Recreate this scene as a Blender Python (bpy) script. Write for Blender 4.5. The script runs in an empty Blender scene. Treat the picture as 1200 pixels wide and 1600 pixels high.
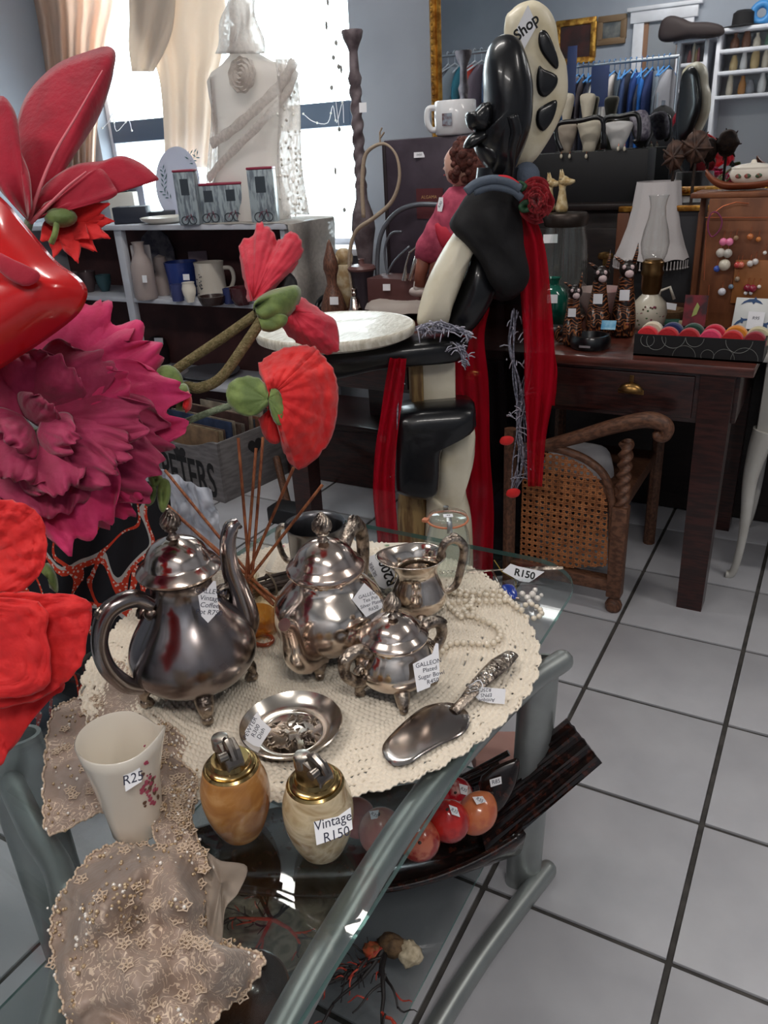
import bpy, bmesh, math, random
from mathutils import Vector, Matrix, noise
V = Vector
PI = math.pi
SC = bpy.context.scene
COL = SC.collection
R0 = random.Random(11)

# ------------------------------------------------------------------ camera
F, PITCH, ROLL, YAW, CH = 1230.0, math.radians(24.5), math.radians(3.2), math.radians(30.3), 1.32
CF = V((-math.sin(YAW) * math.cos(PITCH), math.cos(YAW) * math.cos(PITCH), -math.sin(PITCH)))
_r = V((math.cos(YAW), math.sin(YAW), 0)); _u = _r.cross(CF)
CR = _r * math.cos(ROLL) - _u * math.sin(ROLL)
CU = _u * math.cos(ROLL) + _r * math.sin(ROLL)
CC = V((0, 0, CH))
HF = V((-math.sin(YAW), math.cos(YAW), 0))          # level heading
HR = V((math.cos(YAW), math.sin(YAW), 0))
cam = bpy.data.cameras.new('camera'); camo = bpy.data.objects.new('camera', cam); COL.objects.link(camo)
cam.sensor_fit = 'VERTICAL'; cam.sensor_height = 36; cam.lens = F / 1600 * 36; cam.clip_start = .02
camo.matrix_world = Matrix(((CR.x, CU.x, -CF.x, CC.x), (CR.y, CU.y, -CF.y, CC.y), (CR.z, CU.z, -CF.z, CC.z), (0, 0, 0, 1)))
SC.camera = camo
# ------------------------------------------------------------------ sky / daylight, exposure
wd = bpy.data.worlds.new('sky'); SC.world = wd; wd.use_nodes = True
wd.node_tree.nodes['Background'].inputs[0].default_value = (.86, .93, 1, 1)
wd.node_tree.nodes['Background'].inputs[1].default_value = 10
SC.view_settings.view_transform = 'Standard'; SC.view_settings.look = 'None'
SC.view_settings.gamma = 1; SC.view_settings.exposure = 0.0; SC.view_settings.use_curve_mapping = False
try:
    SC.cycles.max_bounces = 8; SC.cycles.transparent_max_bounces = 16; SC.cycles.use_denoising = True
    SC.cycles.caustics_reflective = False; SC.cycles.caustics_refractive = False
    SC.cycles.sample_clamp_indirect = 6
except Exception: pass
LAMPS = [((.75, -.55, 2.74), 28), ((-1.3, -.35, 2.74), 22), ((1.1, 1.9, 2.74), 13), ((-1.5, 1.9, 2.74), 15)]   # ceiling battens (position, watts)

# ------------------------------------------------------------------ where a point of the room is seen from the camera
def ray(x, y): return CF + CR * ((x - 600) / F) + CU * ((800 - y) / F)
def gz(x, y, z): d = ray(x, y); return CC + d * ((z - CH) / d.z)
def gy(x, y, Y): d = ray(x, y); return CC + d * (Y / d.y)
def gx(x, y, X): d = ray(x, y); return CC + d * (X / d.x)
def gd(x, y, D): return CC + ray(x, y) * D
def gh(x, y, h): d = ray(x, y); return CC + d * (h / d.dot(HF))     # upright plane facing the camera at level distance h
def dep(p): return (V(p) - CC).dot(CF)
def mpp(p): return dep(p) / F                                       # metres per pixel at p

# ------------------------------------------------------------------ mesh helpers
def fr(o, n, up=(0, 0, 1)):
    n = V(n).normalized(); up = V(up)
    x = up.cross(n)
    if x.length < 1e-5: x = V((1, 0, 0)).cross(n)
    x.normalize(); y = n.cross(x)
    o = V(o)
    return Matrix(((x.x, y.x, n.x, o.x), (x.y, y.y, n.y, o.y), (x.z, y.z, n.z, o.z), (0, 0, 0, 1)))
def T(x, y=None, z=None): return Matrix.Translation(V(x) if y is None else V((x, y, z)))
def RZ(a): return Matrix.Rotation(a, 4, 'Z')
def RX(a): return Matrix.Rotation(a, 4, 'X')
def RY(a): return Matrix.Rotation(a, 4, 'Y')
def crom(pts, n, closed=False):
    pts = [V(p) for p in pts]; out = []; m = len(pts)
    segs = m if closed else m - 1
    for i in range(segs):
        p0 = pts[(i - 1) % m] if closed or i > 0 else pts[0] * 2 - pts[1]
        p1 = pts[i]; p2 = pts[(i + 1) % m]
        p3 = pts[(i + 2) % m] if closed or i + 2 < m else pts[-1] * 2 - pts[-2]
        for k in range(n):
            t = k / n
            out.append(.5 * ((2 * p1) + (p2 - p0) * t + (2 * p0 - 5 * p1 + 4 * p2 - p3) * t * t + (3 * p1 - p0 - 3 * p2 + p3) * t ** 3))
    if not closed: out.append(pts[-1])
    return out
def lerp(a, b, t): return a + (b - a) * t
def samp(L, t):
    t = max(0, min(1, t)) * (len(L) - 1); i = min(int(t), len(L) - 2)
    return lerp(L[i], L[i + 1], t - i)
class MB:
    def __init__(s): s.v = []; s.f = []; s.mi = []
    def add(s, vs, fs, M=None, mi=0):
        b = len(s.v)
        s.v += [(M @ V(p)) if M else V(p) for p in vs]
        s.f += [tuple(i + b for i in f) for f in fs]; s.mi += [mi] * len(fs)
        return s
    def box(s, c, size, M=None, bev=0, mi=0):
        c = V(c); hx, hy, hz = size[0] / 2, size[1] / 2, size[2] / 2
        if not bev:
            vs = [c + V((a * hx, b * hy, d * hz)) for a in (-1, 1) for b in (-1, 1) for d in (-1, 1)]
            return s.add(vs, [(0, 1, 3, 2), (4, 6, 7, 5), (0, 4, 5, 1), (2, 3, 7, 6), (0, 2, 6, 4), (1, 5, 7, 3)], M, mi)
        bm = bmesh.new(); bmesh.ops.create_cube(bm, size=1)
        for v in bm.verts: v.co = c + V((v.co.x * size[0], v.co.y * size[1], v.co.z * size[2]))
        bmesh.ops.bevel(bm, geom=bm.edges[:], offset=bev, segments=2, profile=.5, affect='EDGES')
        return s.bm(bm, M, mi)
    def bm(s, bm, M=None, mi=0):
        bm.verts.ensure_lookup_table()
        s.add([v.co.copy() for v in bm.verts], [[v.index for v in f.verts] for f in bm.faces], M, mi); bm.free(); return s
    def lathe(s, prof, n=32, M=None, mi=0, fn=None):
        vs, fs, rows = [], [], []
        for r, z in prof:
            if r < 1e-6: rows.append([len(vs)]); vs.append(V((0, 0, z)))
            else:
                row = []
                for k in range(n):
                    a = 2 * PI * k / n; rr, zz = (r, z) if not fn else fn(r, z, a)
                    row.append(len(vs)); vs.append(V((rr * math.cos(a), rr * math.sin(a), zz)))
                rows.append(row)
        for A, B in zip(rows, rows[1:]):
            for k in range(n):
                j = (k + 1) % n
                if len(A) == 1 and len(B) == 1: continue
                if len(A) == 1: fs.append((A[0], B[j], B[k]))
                elif len(B) == 1: fs.append((A[k], A[j], B[0]))
                else: fs.append((A[k], A[j], B[j], B[k]))
        return s.add(vs, fs, M, mi)
    def tube(s, pts, r, n=8, caps=True, flat=1.0, up=None, closed=False, M=None, mi=0):
        pts = [V(p) for p in pts]; m = len(pts); vs, fs = [], []
        nrm = None
        for i in range(m):
            a = pts[(i - 1) % m] if closed or i > 0 else pts[i]; b = pts[(i + 1) % m] if closed or i < m - 1 else pts[i]
            t = (b - a)
            if t.length < 1e-9: t = V((0, 0, 1))
            t.normalize()
            if nrm is None:
                nrm = V(up) if up else (V((0, 0, 1)) if abs(t.z) < .9 else V((1, 0, 0)))
            nn = nrm - t * nrm.dot(t)
            if nn.length < 1e-6: nn = t.orthogonal()
            nrm = nn.normalized(); bi = t.cross(nrm)
            rr = r[i] if isinstance(r, (list, tuple)) else r
            for k in range(n):
                q = 2 * PI * k / n
                vs.append(pts[i] + nrm * (rr * flat * math.sin(q)) + bi * (rr * math.cos(q)))
        for i in range(m if closed else m - 1):
            j = (i + 1) % m
            for k in range(n):
                l = (k + 1) % n
                fs.append((i * n + k, i * n + l, j * n + l, j * n + k))
        if caps and not closed:
            fs.append(tuple(range(n))[::-1]); fs.append(tuple(range((m - 1) * n, m * n)))
        return s.add(vs, fs, M, mi)
    def prism(s, poly, t, M=None, mi=0, bev=0, mi2=None):
        n = len(poly)
        vs, fs = [], []
        if bev:
            c = sum((V((p[0], p[1])) for p in poly), V((0, 0))) / n
            def ins(p): q = V((p[0], p[1])) - c; L = q.length; return c + q * max(0, (L - bev) / max(L, 1e-9))
            rings = [([ins(p) for p in poly], -t / 2), (poly, -t / 2 + bev), (poly, t / 2 - bev), ([ins(p) for p in poly], t / 2)]
        else: rings = [(poly, -t / 2), (poly, t / 2)]
        for pl, z in rings: vs += [V((p[0], p[1], z)) for p in pl]
        for i in range(len(rings) - 1):
            for k in range(n):
                l = (k + 1) % n; fs.append((i * n + k, i * n + l, (i + 1) * n + l, (i + 1) * n + k))
        s.add(vs, fs, M, mi if mi2 is None else mi2)
        m = (len(rings) - 1) * n
        return s.add(vs, [tuple(range(n))[::-1], tuple(range(m, m + n))], M, mi)
    def grid(s, G, mi=0, wu=False, M=None):
        nu, nv = len(G), len(G[0]); vs = [p for row in G for p in row]; fs = []
        for i in range(nu if wu else nu - 1):
            for j in range(nv - 1):
                a = (i + 1) % nu
                fs.append((i * nv + j, a * nv + j, a * nv + j + 1, i * nv + j + 1))
        return s.add(vs, fs, M, mi)
    def ball(s, c, r, n=10, m=6, M=None, mi=0):
        r = r if isinstance(r, (list, tuple)) else (r, r, r)
        prof = [(math.sin(PI * i / m), -math.cos(PI * i / m)) for i in range(m + 1)]; prof[0] = (0, -1); prof[-1] = (0, 1)
        L = T(V(c)) @ Matrix.Diagonal((r[0], r[1], r[2], 1))
        return s.lathe(prof, n, (M @ L) if M else L, mi)
    def build(s, name, mats, parent=None, smooth=40, solid=0, label=None, sub=0):
        me = bpy.data.meshes.new(name)
        off = V((0, 0, 0))
        if parent is None and s.v:
            xs = [v.x for v in s.v]; ys = [v.y for v in s.v]
            off = V(((min(xs) + max(xs)) / 2, (min(ys) + max(ys)) / 2, min(v.z for v in s.v)))
        else:
            q = parent
            while q is not None: off = off + q.location; q = q.parent
        me.from_pydata([v - off for v in s.v], [], s.f)
        for m in (mats if isinstance(mats, (list, tuple)) else [mats]): me.materials.append(m)
        me.polygons.foreach_set('material_index', s.mi)
        if smooth:
            me.polygons.foreach_set('use_smooth', [True] * len(s.f))
            if smooth < 180: me.set_sharp_from_angle(angle=math.radians(smooth))
        me.update()
        o = bpy.data.objects.new(name, me); COL.objects.link(o)
        if parent is None: o.location = off
        else: o.parent = parent
        if solid:
            md = o.modifiers.new('thickness', 'SOLIDIFY'); md.thickness = solid; md.offset = 0
        if sub:
            md = o.modifiers.new('smooth', 'SUBSURF'); md.levels = sub; md.render_levels = sub
        if label: o['label'] = label
        return o
def thing(name, label, cat, loc, group=None):
    o = bpy.data.objects.new(name, None); COL.objects.link(o); o.location = V(loc); o.empty_display_size = .05
    o['label'] = label; o['category'] = cat
    if group: o['group'] = group
    return o
def tag(o, label, cat, group=None):
    o['label'] = label; o['category'] = cat
    if group: o['group'] = group
    return o
def struct(o): o['kind'] = 'structure'; return o
def stuff(o): o['kind'] = 'stuff'; return o
def dup(root, loc, rotz=0, label=None, group=None, scale=1.0):
    r = root.copy(); COL.objects.link(r); r.location = V(loc); r.rotation_euler = (0, 0, rotz); r.scale = (scale,) * 3
    if label: r['label'] = label
    if group: r['group'] = group
    for ch in list(root.children):
        c = ch.copy(); COL.objects.link(c); c.parent = r
        for g in list(ch.children):
            d = g.copy(); COL.objects.link(d); d.parent = c
    return r
# closed pillow-like solid from an outline: superellipse edge, given half-thickness
def puff(mb, pts, nrm, t, n=3.0, rings=5, mi=0, smooth_n=3, back=1.0):
    P = crom(pts, smooth_n, True) if smooth_n > 1 else [V(p) for p in pts]
    c = sum(P, V((0, 0, 0))) / len(P); nrm = V(nrm).normalized(); m = len(P)
    vs, fs = [], []
    us = [math.sin(PI / 2 * (i / rings)) for i in range(1, rings + 1)]
    for side in (1, -back):
        vs.append(c + nrm * (t * side))
        for u in us:
            for p in P: vs.append(lerp(c, p, u) + nrm * (t * side * max(0, 1 - u ** n) ** (1 / n)))
    k0 = 1 + rings * m
    for b, flip in ((0, False), (k0, True)):
        for k in range(m):
            l = (k + 1) % m
            f = (b, b + 1 + k, b + 1 + l); fs.append(f if not flip else f[::-1])
            for i in range(rings - 1):
                q = (b + 1 + i * m + k, b + 1 + (i + 1) * m + k, b + 1 + (i + 1) * m + l, b + 1 + i * m + l)
                fs.append(q if not flip else q[::-1])
    mb.add(vs, fs, None, mi); return mb
def text_geo(body, size, shear=0.0, bold=0.0):
    cu = bpy.data.curves.new('lettering', 'FONT'); cu.body = body; cu.size = size; cu.align_x = 'CENTER'; cu.align_y = 'CENTER'
    cu.shear = shear; cu.offset = bold; cu.resolution_u = 3
    o = bpy.data.objects.new('lettering', cu); COL.objects.link(o)
    dg = bpy.context.evaluated_depsgraph_get()
    me = bpy.data.meshes.new_from_object(o.evaluated_get(dg))
    vs = [v.co.copy() for v in me.vertices]; fs = [tuple(p.vertices) for p in me.polygons]
    bpy.data.objects.remove(o); bpy.data.meshes.remove(me); bpy.data.curves.remove(cu)
    return vs, fs
def lettering(parent, M, body, size, mat, shear=.15, bold=0, name='lettering', dz=.0008):
    vs, fs = text_geo(body, size, shear, bold)
    mb = MB(); mb.add(vs, fs, M @ T(0, 0, dz)); return mb.build(name, mat, parent, smooth=0)
def card(parent, M, poly, body=None, size=.01, name='price_tag', ink=None, shear=.15, bold=0, paper=None, rot=0, off=(0, 0)):
    mb = MB(); mb.prism(poly, .0008, M); o = mb.build(name, paper or PAPER, parent, smooth=0)
    if body: lettering(o, M @ T(off[0], off[1], 0) @ RZ(rot), body, size, ink or INK, shear, bold)
    return o
def rect(w, h): return [(-w / 2, -h / 2), (w / 2, -h / 2), (w / 2, h / 2), (-w / 2, h / 2)]

# ------------------------------------------------------------------ materials
def S(r, g, b):
    def l(c): c /= 255; return c / 12.92 if c <= .04045 else ((c + .055) / 1.055) ** 2.4
    return (l(r), l(g), l(b), 1)
MATS = {}
def newmat(name):
    m = bpy.data.materials.new(name); m.use_nodes = True; nt = m.node_tree; nt.nodes.clear()
    out = nt.nodes.new('ShaderNodeOutputMaterial'); return m, nt, out
def nd(nt, t, **kw):
    n = nt.nodes.new(t)
    for k, v in kw.items(): setattr(n, k, v)
    return n
def coords(nt, stretch=None, kind='Object'):
    tc = nd(nt, 'ShaderNodeTexCoord'); s = tc.outputs[kind]
    if stretch:
        mp = nd(nt, 'ShaderNodeMapping'); mp.inputs['Scale'].default_value = stretch; nt.links.new(s, mp.inputs[0]); s = mp.outputs[0]
    return s
def mk(name, col, rough=.5, metal=0, col2=None, nscale=20, lo=.4, hi=.6, bump=0, bscale=80, trans=0, coat=0, sheen=0, ss=0,
       stretch=None, rough2=None, detail=4, ior=1.45, emit=None, estr=0, spec=None, alpha=1, dist=.0):
    if name in MATS: return MATS[name]
    m, nt, out = newmat(name); b = nd(nt, 'ShaderNodeBsdfPrincipled'); nt.links.new(b.outputs[0], out.inputs[0])
    b.inputs['Base Color'].default_value = col; b.inputs['Roughness'].default_value = rough; b.inputs['Metallic'].default_value = metal
    b.inputs['Transmission Weight'].default_value = trans; b.inputs['Coat Weight'].default_value = coat; b.inputs['Coat Roughness'].default_value = .08
    b.inputs['Sheen Weight'].default_value = sheen; b.inputs['IOR'].default_value = ior; b.inputs['Alpha'].default_value = alpha
    if spec is not None: b.inputs['Specular IOR Level'].default_value = spec
    if ss: b.inputs['Subsurface Weight'].default_value = ss; b.inputs['Subsurface Radius'].default_value = (.02, .012, .008)
    if emit: b.inputs['Emission Color'].default_value = emit; b.inputs['Emission Strength'].default_value = estr
    if col2 or rough2 is not None:
        c = coords(nt, stretch); n = nd(nt, 'ShaderNodeTexNoise'); n.inputs['Scale'].default_value = nscale; n.inputs['Detail'].default_value = detail
        n.inputs['Distortion'].default_value = dist
        nt.links.new(c, n.inputs['Vector']); mr = nd(nt, 'ShaderNodeMapRange'); mr.inputs[1].default_value = lo; mr.inputs[2].default_value = hi
        nt.links.new(n.outputs[0], mr.inputs[0])
        if col2:
            mx = nd(nt, 'ShaderNodeMix', data_type='RGBA'); mx.inputs[6].default_value = col; mx.inputs[7].default_value = col2
            nt.links.new(mr.outputs[0], mx.inputs[0]); nt.links.new(mx.outputs[2], b.inputs['Base Color'])
        if rough2 is not None:
            m2 = nd(nt, 'ShaderNodeMapRange'); m2.inputs[3].default_value = rough; m2.inputs[4].default_value = rough2
            nt.links.new(mr.outputs[0], m2.inputs[0]); nt.links.new(m2.outputs[0], b.inputs['Roughness'])
    if bump:
        c = coords(nt, stretch); n = nd(nt, 'ShaderNodeTexNoise'); n.inputs['Scale'].default_value = bscale; n.inputs['Detail'].default_value = 3
        nt.links.new(c, n.inputs['Vector']); bp = nd(nt, 'ShaderNodeBump'); bp.inputs['Strength'].default_value = bump; bp.inputs['Distance'].default_value = .004
        nt.links.new(n.outputs[0], bp.inputs['Height']); nt.links.new(bp.outputs[0], b.inputs['Normal'])
    MATS[name] = m; return m
def glassy(name, tint, refl=1.0, rough=.02, dens=0.0, ior=1.45):
    # thin clear glass: lets light straight through with a tint, mirrors by Fresnel
    if name in MATS: return MATS[name]
    m, nt, out = newmat(name); tr = nd(nt, 'ShaderNodeBsdfTransparent'); tr.inputs[0].default_value = tint
    gl = nd(nt, 'ShaderNodeBsdfGlossy'); gl.inputs['Roughness'].default_value = rough; gl.inputs[0].default_value = (refl, refl, refl, 1)
    fz = nd(nt, 'ShaderNodeFresnel'); ge = nd(nt, 'ShaderNodeNewGeometry'); mi = nd(nt, 'ShaderNodeMapRange')   # both faces of a sheet mirror alike
    mi.inputs[3].default_value = ior; mi.inputs[4].default_value = 1 / ior
    nt.links.new(ge.outputs['Backfacing'], mi.inputs[0]); nt.links.new(mi.outputs[0], fz.inputs[0])
    mx = nd(nt, 'ShaderNodeMixShader'); nt.links.new(fz.outputs[0], mx.inputs[0]); nt.links.new(tr.outputs[0], mx.inputs[1]); nt.links.new(gl.outputs[0], mx.inputs[2])
    res = mx
    if dens:
        df = nd(nt, 'ShaderNodeBsdfDiffuse'); df.inputs[0].default_value = tint
        m2 = nd(nt, 'ShaderNodeMixShader'); m2.inputs[0].default_value = dens
        nt.links.new(mx.outputs[0], m2.inputs[1]); nt.links.new(df.outputs[0], m2.inputs[2]); res = m2
    nt.links.new(res.outputs[0], out.inputs[0]); MATS[name] = m; return m
def sheer(name, col, op, col2=None, opac2=None, scale=30, glow=.35, weave=0):
    # net or voile: partly open cloth; op = how much of the light it stops
    if name in MATS: return MATS[name]
    m, nt, out = newmat(name); tr = nd(nt, 'ShaderNodeBsdfTransparent'); df = nd(nt, 'ShaderNodeBsdfDiffuse'); tl = nd(nt, 'ShaderNodeBsdfTranslucent')
    df.inputs[0].default_value = col; tl.inputs[0].default_value = col
    a = nd(nt, 'ShaderNodeMixShader'); a.inputs[0].default_value = glow; nt.links.new(df.outputs[0], a.inputs[1]); nt.links.new(tl.outputs[0], a.inputs[2])
    b = nd(nt, 'ShaderNodeMixShader'); b.inputs[0].default_value = op; nt.links.new(tr.outputs[0], b.inputs[1]); nt.links.new(a.outputs[0], b.inputs[2])
    if opac2 is not None:
        n = nd(nt, 'ShaderNodeTexNoise'); n.inputs['Scale'].default_value = scale; n.inputs['Detail'].default_value = 3; nt.links.new(coords(nt), n.inputs['Vector'])
        mr = nd(nt, 'ShaderNodeMapRange'); mr.inputs[1].default_value = .45; mr.inputs[2].default_value = .55; mr.inputs[3].default_value = op; mr.inputs[4].default_value = opac2
        nt.links.new(n.outputs[0], mr.inputs[0]); nt.links.new(mr.outputs[0], b.inputs[0])
    nt.links.new(b.outputs[0], out.inputs[0]); MATS[name] = m; return m
PAPER = mk('paper_white', S(236, 236, 240), .8)
INK = mk('ink_blue_black', S(38, 40, 62), .7)
BLACKP = mk('ink_black', S(20, 20, 22), .6)
WOODD = mk('wood_dark_mahogany', S(58, 26, 22), .35, col2=S(34, 15, 14), nscale=9, stretch=(2, 14, 14), coat=.25, bump=.05)
WOODT = mk('wood_desk_top', S(92, 44, 34), .3, col2=S(58, 28, 22), nscale=6, stretch=(1.5, 12, 12), coat=.4)
WOODM = mk('wood_brown_carved', S(112, 76, 56), .5, col2=S(78, 50, 36), nscale=14, stretch=(4, 20, 6), bump=.15)
BLACK = mk('black_matte', S(20, 20, 23), .55)
BLACKG = mk('black_gloss_paint', S(14, 15, 19), .3, coat=.35, bump=.12, bscale=28)
WHITEP = mk('white_paint', S(222, 224, 230), .45, col2=S(205, 206, 212), nscale=5)
GOLDF = mk('gold_gilt', S(212, 160, 74), .35, .8, col2=S(150, 100, 40), nscale=30, bump=.3, bscale=90)
BRASS = mk('brass_aged', S(170, 132, 78), .32, .9, col2=S(105, 78, 48), nscale=25)
GLASS = glassy('clear_glass', (.93, .97, .96, 1))
# ------------------------------------------------------------------ the room
X0, X1, Y0, Y1, ZC = -3.75, 2.4, -1.25, 3.28, 2.85
WALL = mk('wall_paint_grey', S(158, 164, 174), .75, col2=S(150, 156, 166), nscale=2.2, bump=.06, bscale=140)
CEIL = mk('ceiling_paint', S(225, 225, 222), .8)
GROUT = mk('grout_dark', S(74, 71, 68), .85, col2=S(58, 56, 54), nscale=30)
TILE = mk('floor_tile_grey', S(186, 186, 190), .32, col2=S(172, 172, 177), nscale=7, lo=.3, hi=.7, bump=.05, bscale=26, rough2=.45)
mb = MB(); mb.box(((X0 + X1) / 2, (Y0 + Y1) / 2, -.03), (X1 - X0 + .2, Y1 - Y0 + .2, .056))
floor = struct(mb.build('floor', GROUT, smooth=0))
floor['label'] = 'dark grout bed under square grey ceramic floor tiles'
PIT, AX, AY = .3485, -.4189, 1.0226
mb = MB(); mb.box((0, 0, .0), (PIT - .011, PIT - .011, .008), bev=.0015)
tm = mb.build('tile', TILE, None).data; bpy.data.objects.remove(bpy.data.objects['tile'])
for v in tm.vertices: v.co.z -= .008
fl = floor.location
ti = int((X0 - AX) / PIT)
for i in range(ti, 9):
    for j in range(-7, 8):
        x, y = AX + (i + .5) * PIT, AY + (j + .5) * PIT
        if x < X0 or x > X1 or y < Y0 or y > Y1 + .1: continue
        o = bpy.data.objects.new('tile', tm); COL.objects.link(o); o.parent = floor; o.location = V((x, y, .004)) - fl
# window opening in the far wall
WX0, WX1, WZ0, WZ1 = -3.52, -1.955, .93, 2.35
def wallbox(name, boxes, label):
    mb = MB()
    for c, s in boxes: mb.box(c, s)
    o = struct(mb.build(name, WALL, smooth=0)); o['label'] = label; return o
yc = Y1 + .09
wallbox('wall_far', [(((X0 - .1 + WX0) / 2, yc, ZC / 2), (WX0 - X0 + .1, .18, ZC)), (((WX1 + X1 + .1) / 2, yc, ZC / 2), (X1 + .1 - WX1, .18, ZC)),
                     (((WX0 + WX1) / 2, yc, WZ0 / 2), (WX1 - WX0, .18, WZ0)), (((WX0 + WX1) / 2, yc, (WZ1 + ZC) / 2), (WX1 - WX0, .18, ZC - WZ1))], 'grey painted far wall with the window and mirror')
wallbox('wall_left', [((X0 - .08, (Y0 + Y1) / 2, ZC / 2), (.16, Y1 - Y0, ZC))], 'grey painted left wall beside the window')
wallbox('wall_right', [((X1 + .08, (Y0 + Y1) / 2, ZC / 2), (.16, Y1 - Y0, ZC))], 'grey painted right wall')
wallbox('wall_near', [(((X0 + X1) / 2, Y0 - .08, ZC / 2), (X1 - X0 + .32, .16, ZC))], 'grey painted wall behind the viewer seen in the mirror')
mb = MB(); mb.box(((X0 + X1) / 2, (Y0 + Y1) / 2, ZC + .05), (X1 - X0 + .32, Y1 - Y0 + .36, .1)); o = struct(mb.build('ceiling', CEIL, smooth=0)); o['label'] = 'white painted ceiling'
mb = MB(); mb.box((0, 0, 0), (1, .016, .09), bev=.003)
for nm, x, w in (('baseboard_far', (X0 + X1) / 2, X1 - X0),):
    mb = MB(); mb.box((x, Y1 - .008, .045), (w, .016, .09), bev=.003); o = struct(mb.build(nm, WHITEP)); o['label'] = 'white baseboard along the far wall'
mb = MB(); mb.box((X0 + .008, (Y0 + Y1) / 2, .045), (.016, Y1 - Y0 - .04, .09), bev=.003); o = struct(mb.build('baseboard_left', WHITEP)); o['label'] = 'white baseboard along the left wall'
# window: frame, transom, panes, sill
FRM = mk('window_frame_blue_grey', S(78, 92, 112), .5)
w = bpy.data.objects.new('window_1', None); COL.objects.link(w); w.location = ((WX0 + WX1) / 2, Y1 + .1, WZ0); w['kind'] = 'structure'; w['label'] = 'bright sash window with a blue grey crossbar behind the white dresses'
mb = MB()
for x in (WX0 + .015, WX1 - .015): mb.box((x, Y1 + .1, (WZ0 + WZ1) / 2), (.03, .05, WZ1 - WZ0), bev=.004)
for z in (WZ0 + .015, WZ1 - .015): mb.box(((WX0 + WX1) / 2, Y1 + .1, z), (WX1 - WX0, .05, .03), bev=.004)
mb.build('window_frame', WHITEP, w)
mb = MB(); mb.box(((WX0 + WX1) / 2, Y1 + .085, 1.487), (WX1 - WX0 - .1, .08, .1), bev=.004); mb.build('crossbar', FRM, w)
mb = MB(); mb.box((-2.72, Y1 + .1, (WZ0 + WZ1) / 2), (.03, .04, WZ1 - WZ0 - .05), bev=.004); mb.build('mullion', WHITEP, w)
for xa, xb in ((WX0 + .03, -2.735), (-2.705, WX1 - .03)):
    for za, zb in ((WZ0 + .03, 1.437), (1.537, WZ1 - .03)):
        mb = MB(); mb.box(((xa + xb) / 2, Y1 + .11, (za + zb) / 2), (xb - xa, .004, zb - za)); mb.build('pane', GLASS, w, smooth=0)
mb = MB(); mb.box(((WX0 + WX1) / 2, Y1 + .0, WZ0 - .012), (WX1 - WX0 + .1, .22, .03), bev=.004); o = struct(mb.build('trim_1', WHITEP)); o['label'] = 'white window sill behind the shelf unit'
# ceiling battens: the lamps that light the shop
DIFF = mk('lamp_diffuser', (1, .97, .92, 1), .4, emit=(1, .95, .88, 1), estr=6)
for i, (p, wt) in enumerate(LAMPS):
    t = thing('ceiling_lamp', ['long white ceiling batten lamp near the clothes rail', 'white ceiling batten lamp by the left wall near the door', 'white ceiling batten lamp over the right of the shop', 'white ceiling batten lamp nearest the window'][i], 'lamp', (p[0], p[1], ZC - .001), 'ceiling batten lamps')
    mb = MB(); mb.box((p[0], p[1], ZC - .02), (1.24, .09, .04), bev=.006); mb.build('housing', WHITEP, t)
    mb = MB(); mb.tube([(p[0] - .6, p[1], ZC - .06), (p[0] + .6, p[1], ZC - .06)], .018, 12); mb.build('tube', DIFF, t)
    for sx in (-1, 1):
        mb = MB(); mb.box((p[0] + sx * .6, p[1], ZC - .055), (.03, .05, .05), bev=.005); mb.build('end_cap', WHITEP, t)
    L = bpy.data.lights.new('lamp_light', 'AREA'); L.shape = 'RECTANGLE'; L.size = 1.2; L.size_y = .12; L.energy = wt; L.color = (1, .95, .9)
    lo = bpy.data.objects.new('lamp_light', L); COL.objects.link(lo); lo.location = (p[0], p[1], ZC - .085)
# ------------------------------------------------------------------ glass table
GTOP = .562
GEDGE = glassy('glass_edge_green', (.22, .42, .38, 1), 1, .05, .3)
TINT = glassy('table_glass', (.92, .95, .945, 1))
TUBE = mk('satin_grey_metal', S(160, 165, 163), .36, .7, col2=S(146, 150, 149), nscale=8)
tbl = thing('glass_table', 'glass topped table on grey metal posts with a lower glass shelf', 'table', (-.66, .75, 0))
def rrect(x0, x1, y0, y1, rs, n=8):
    P = []
    for (cx, cy, a0, r) in ((x1 - rs[0], y1 - rs[0], 0, rs[0]), (x0 + rs[1], y1 - rs[1], 90, rs[1]), (x0 + rs[2], y0 + rs[2], 180, rs[2]), (x1 - rs[3], y0 + rs[3], 270, rs[3])):
        for k in range(n + 1): a = math.radians(a0 + 90 * k / n); P.append((cx + r * math.cos(a), cy + r * math.sin(a)))
    return P
mb = MB(); mb.prism(rrect(-1.03, -.342, .1, 1.362, (.11, .11, .1, .1)), .01, T(0, 0, GTOP - .005), 0, 0, 1); mb.build('glass_top', [TINT, GEDGE], tbl)
mb = MB(); mb.prism(rrect(-.98, -.40, .14, 1.2, (.05, .05, .05, .05)), .006, T(0, 0, .117), 0, 0, 1); mb.build('lower_shelf', [glassy('shelf_glass_smoke', (.76, .78, .78, 1)), GEDGE], tbl)
def post(b, t, ang, w=.04, d=.021):
    mb = MB(); n = 24; rows = []
    for p in (b, t):
        rows.append([V(p) + HR * 0 + RZ(ang) @ V((w * math.cos(2 * PI * k / n), d * math.sin(2 * PI * k / n), 0)) for k in range(n)])
    inner = [V(t) + RZ(ang) @ V((w * .86 * math.cos(2 * PI * k / n), d * .78 * math.sin(2 * PI * k / n), 0)) for k in range(n)]
    low = [p - V((0, 0, .03)) for p in inner]
    vs = rows[0] + rows[1] + inner + low; fs = [tuple(range(n))[::-1]]
    for a in range(3):
        for k in range(n): l = (k + 1) % n; fs.append((a * n + k, a * n + l, (a + 1) * n + l, (a + 1) * n + k))
    fs.append(tuple(range(3 * n, 4 * n))); mb.add(vs, fs); return mb
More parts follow.
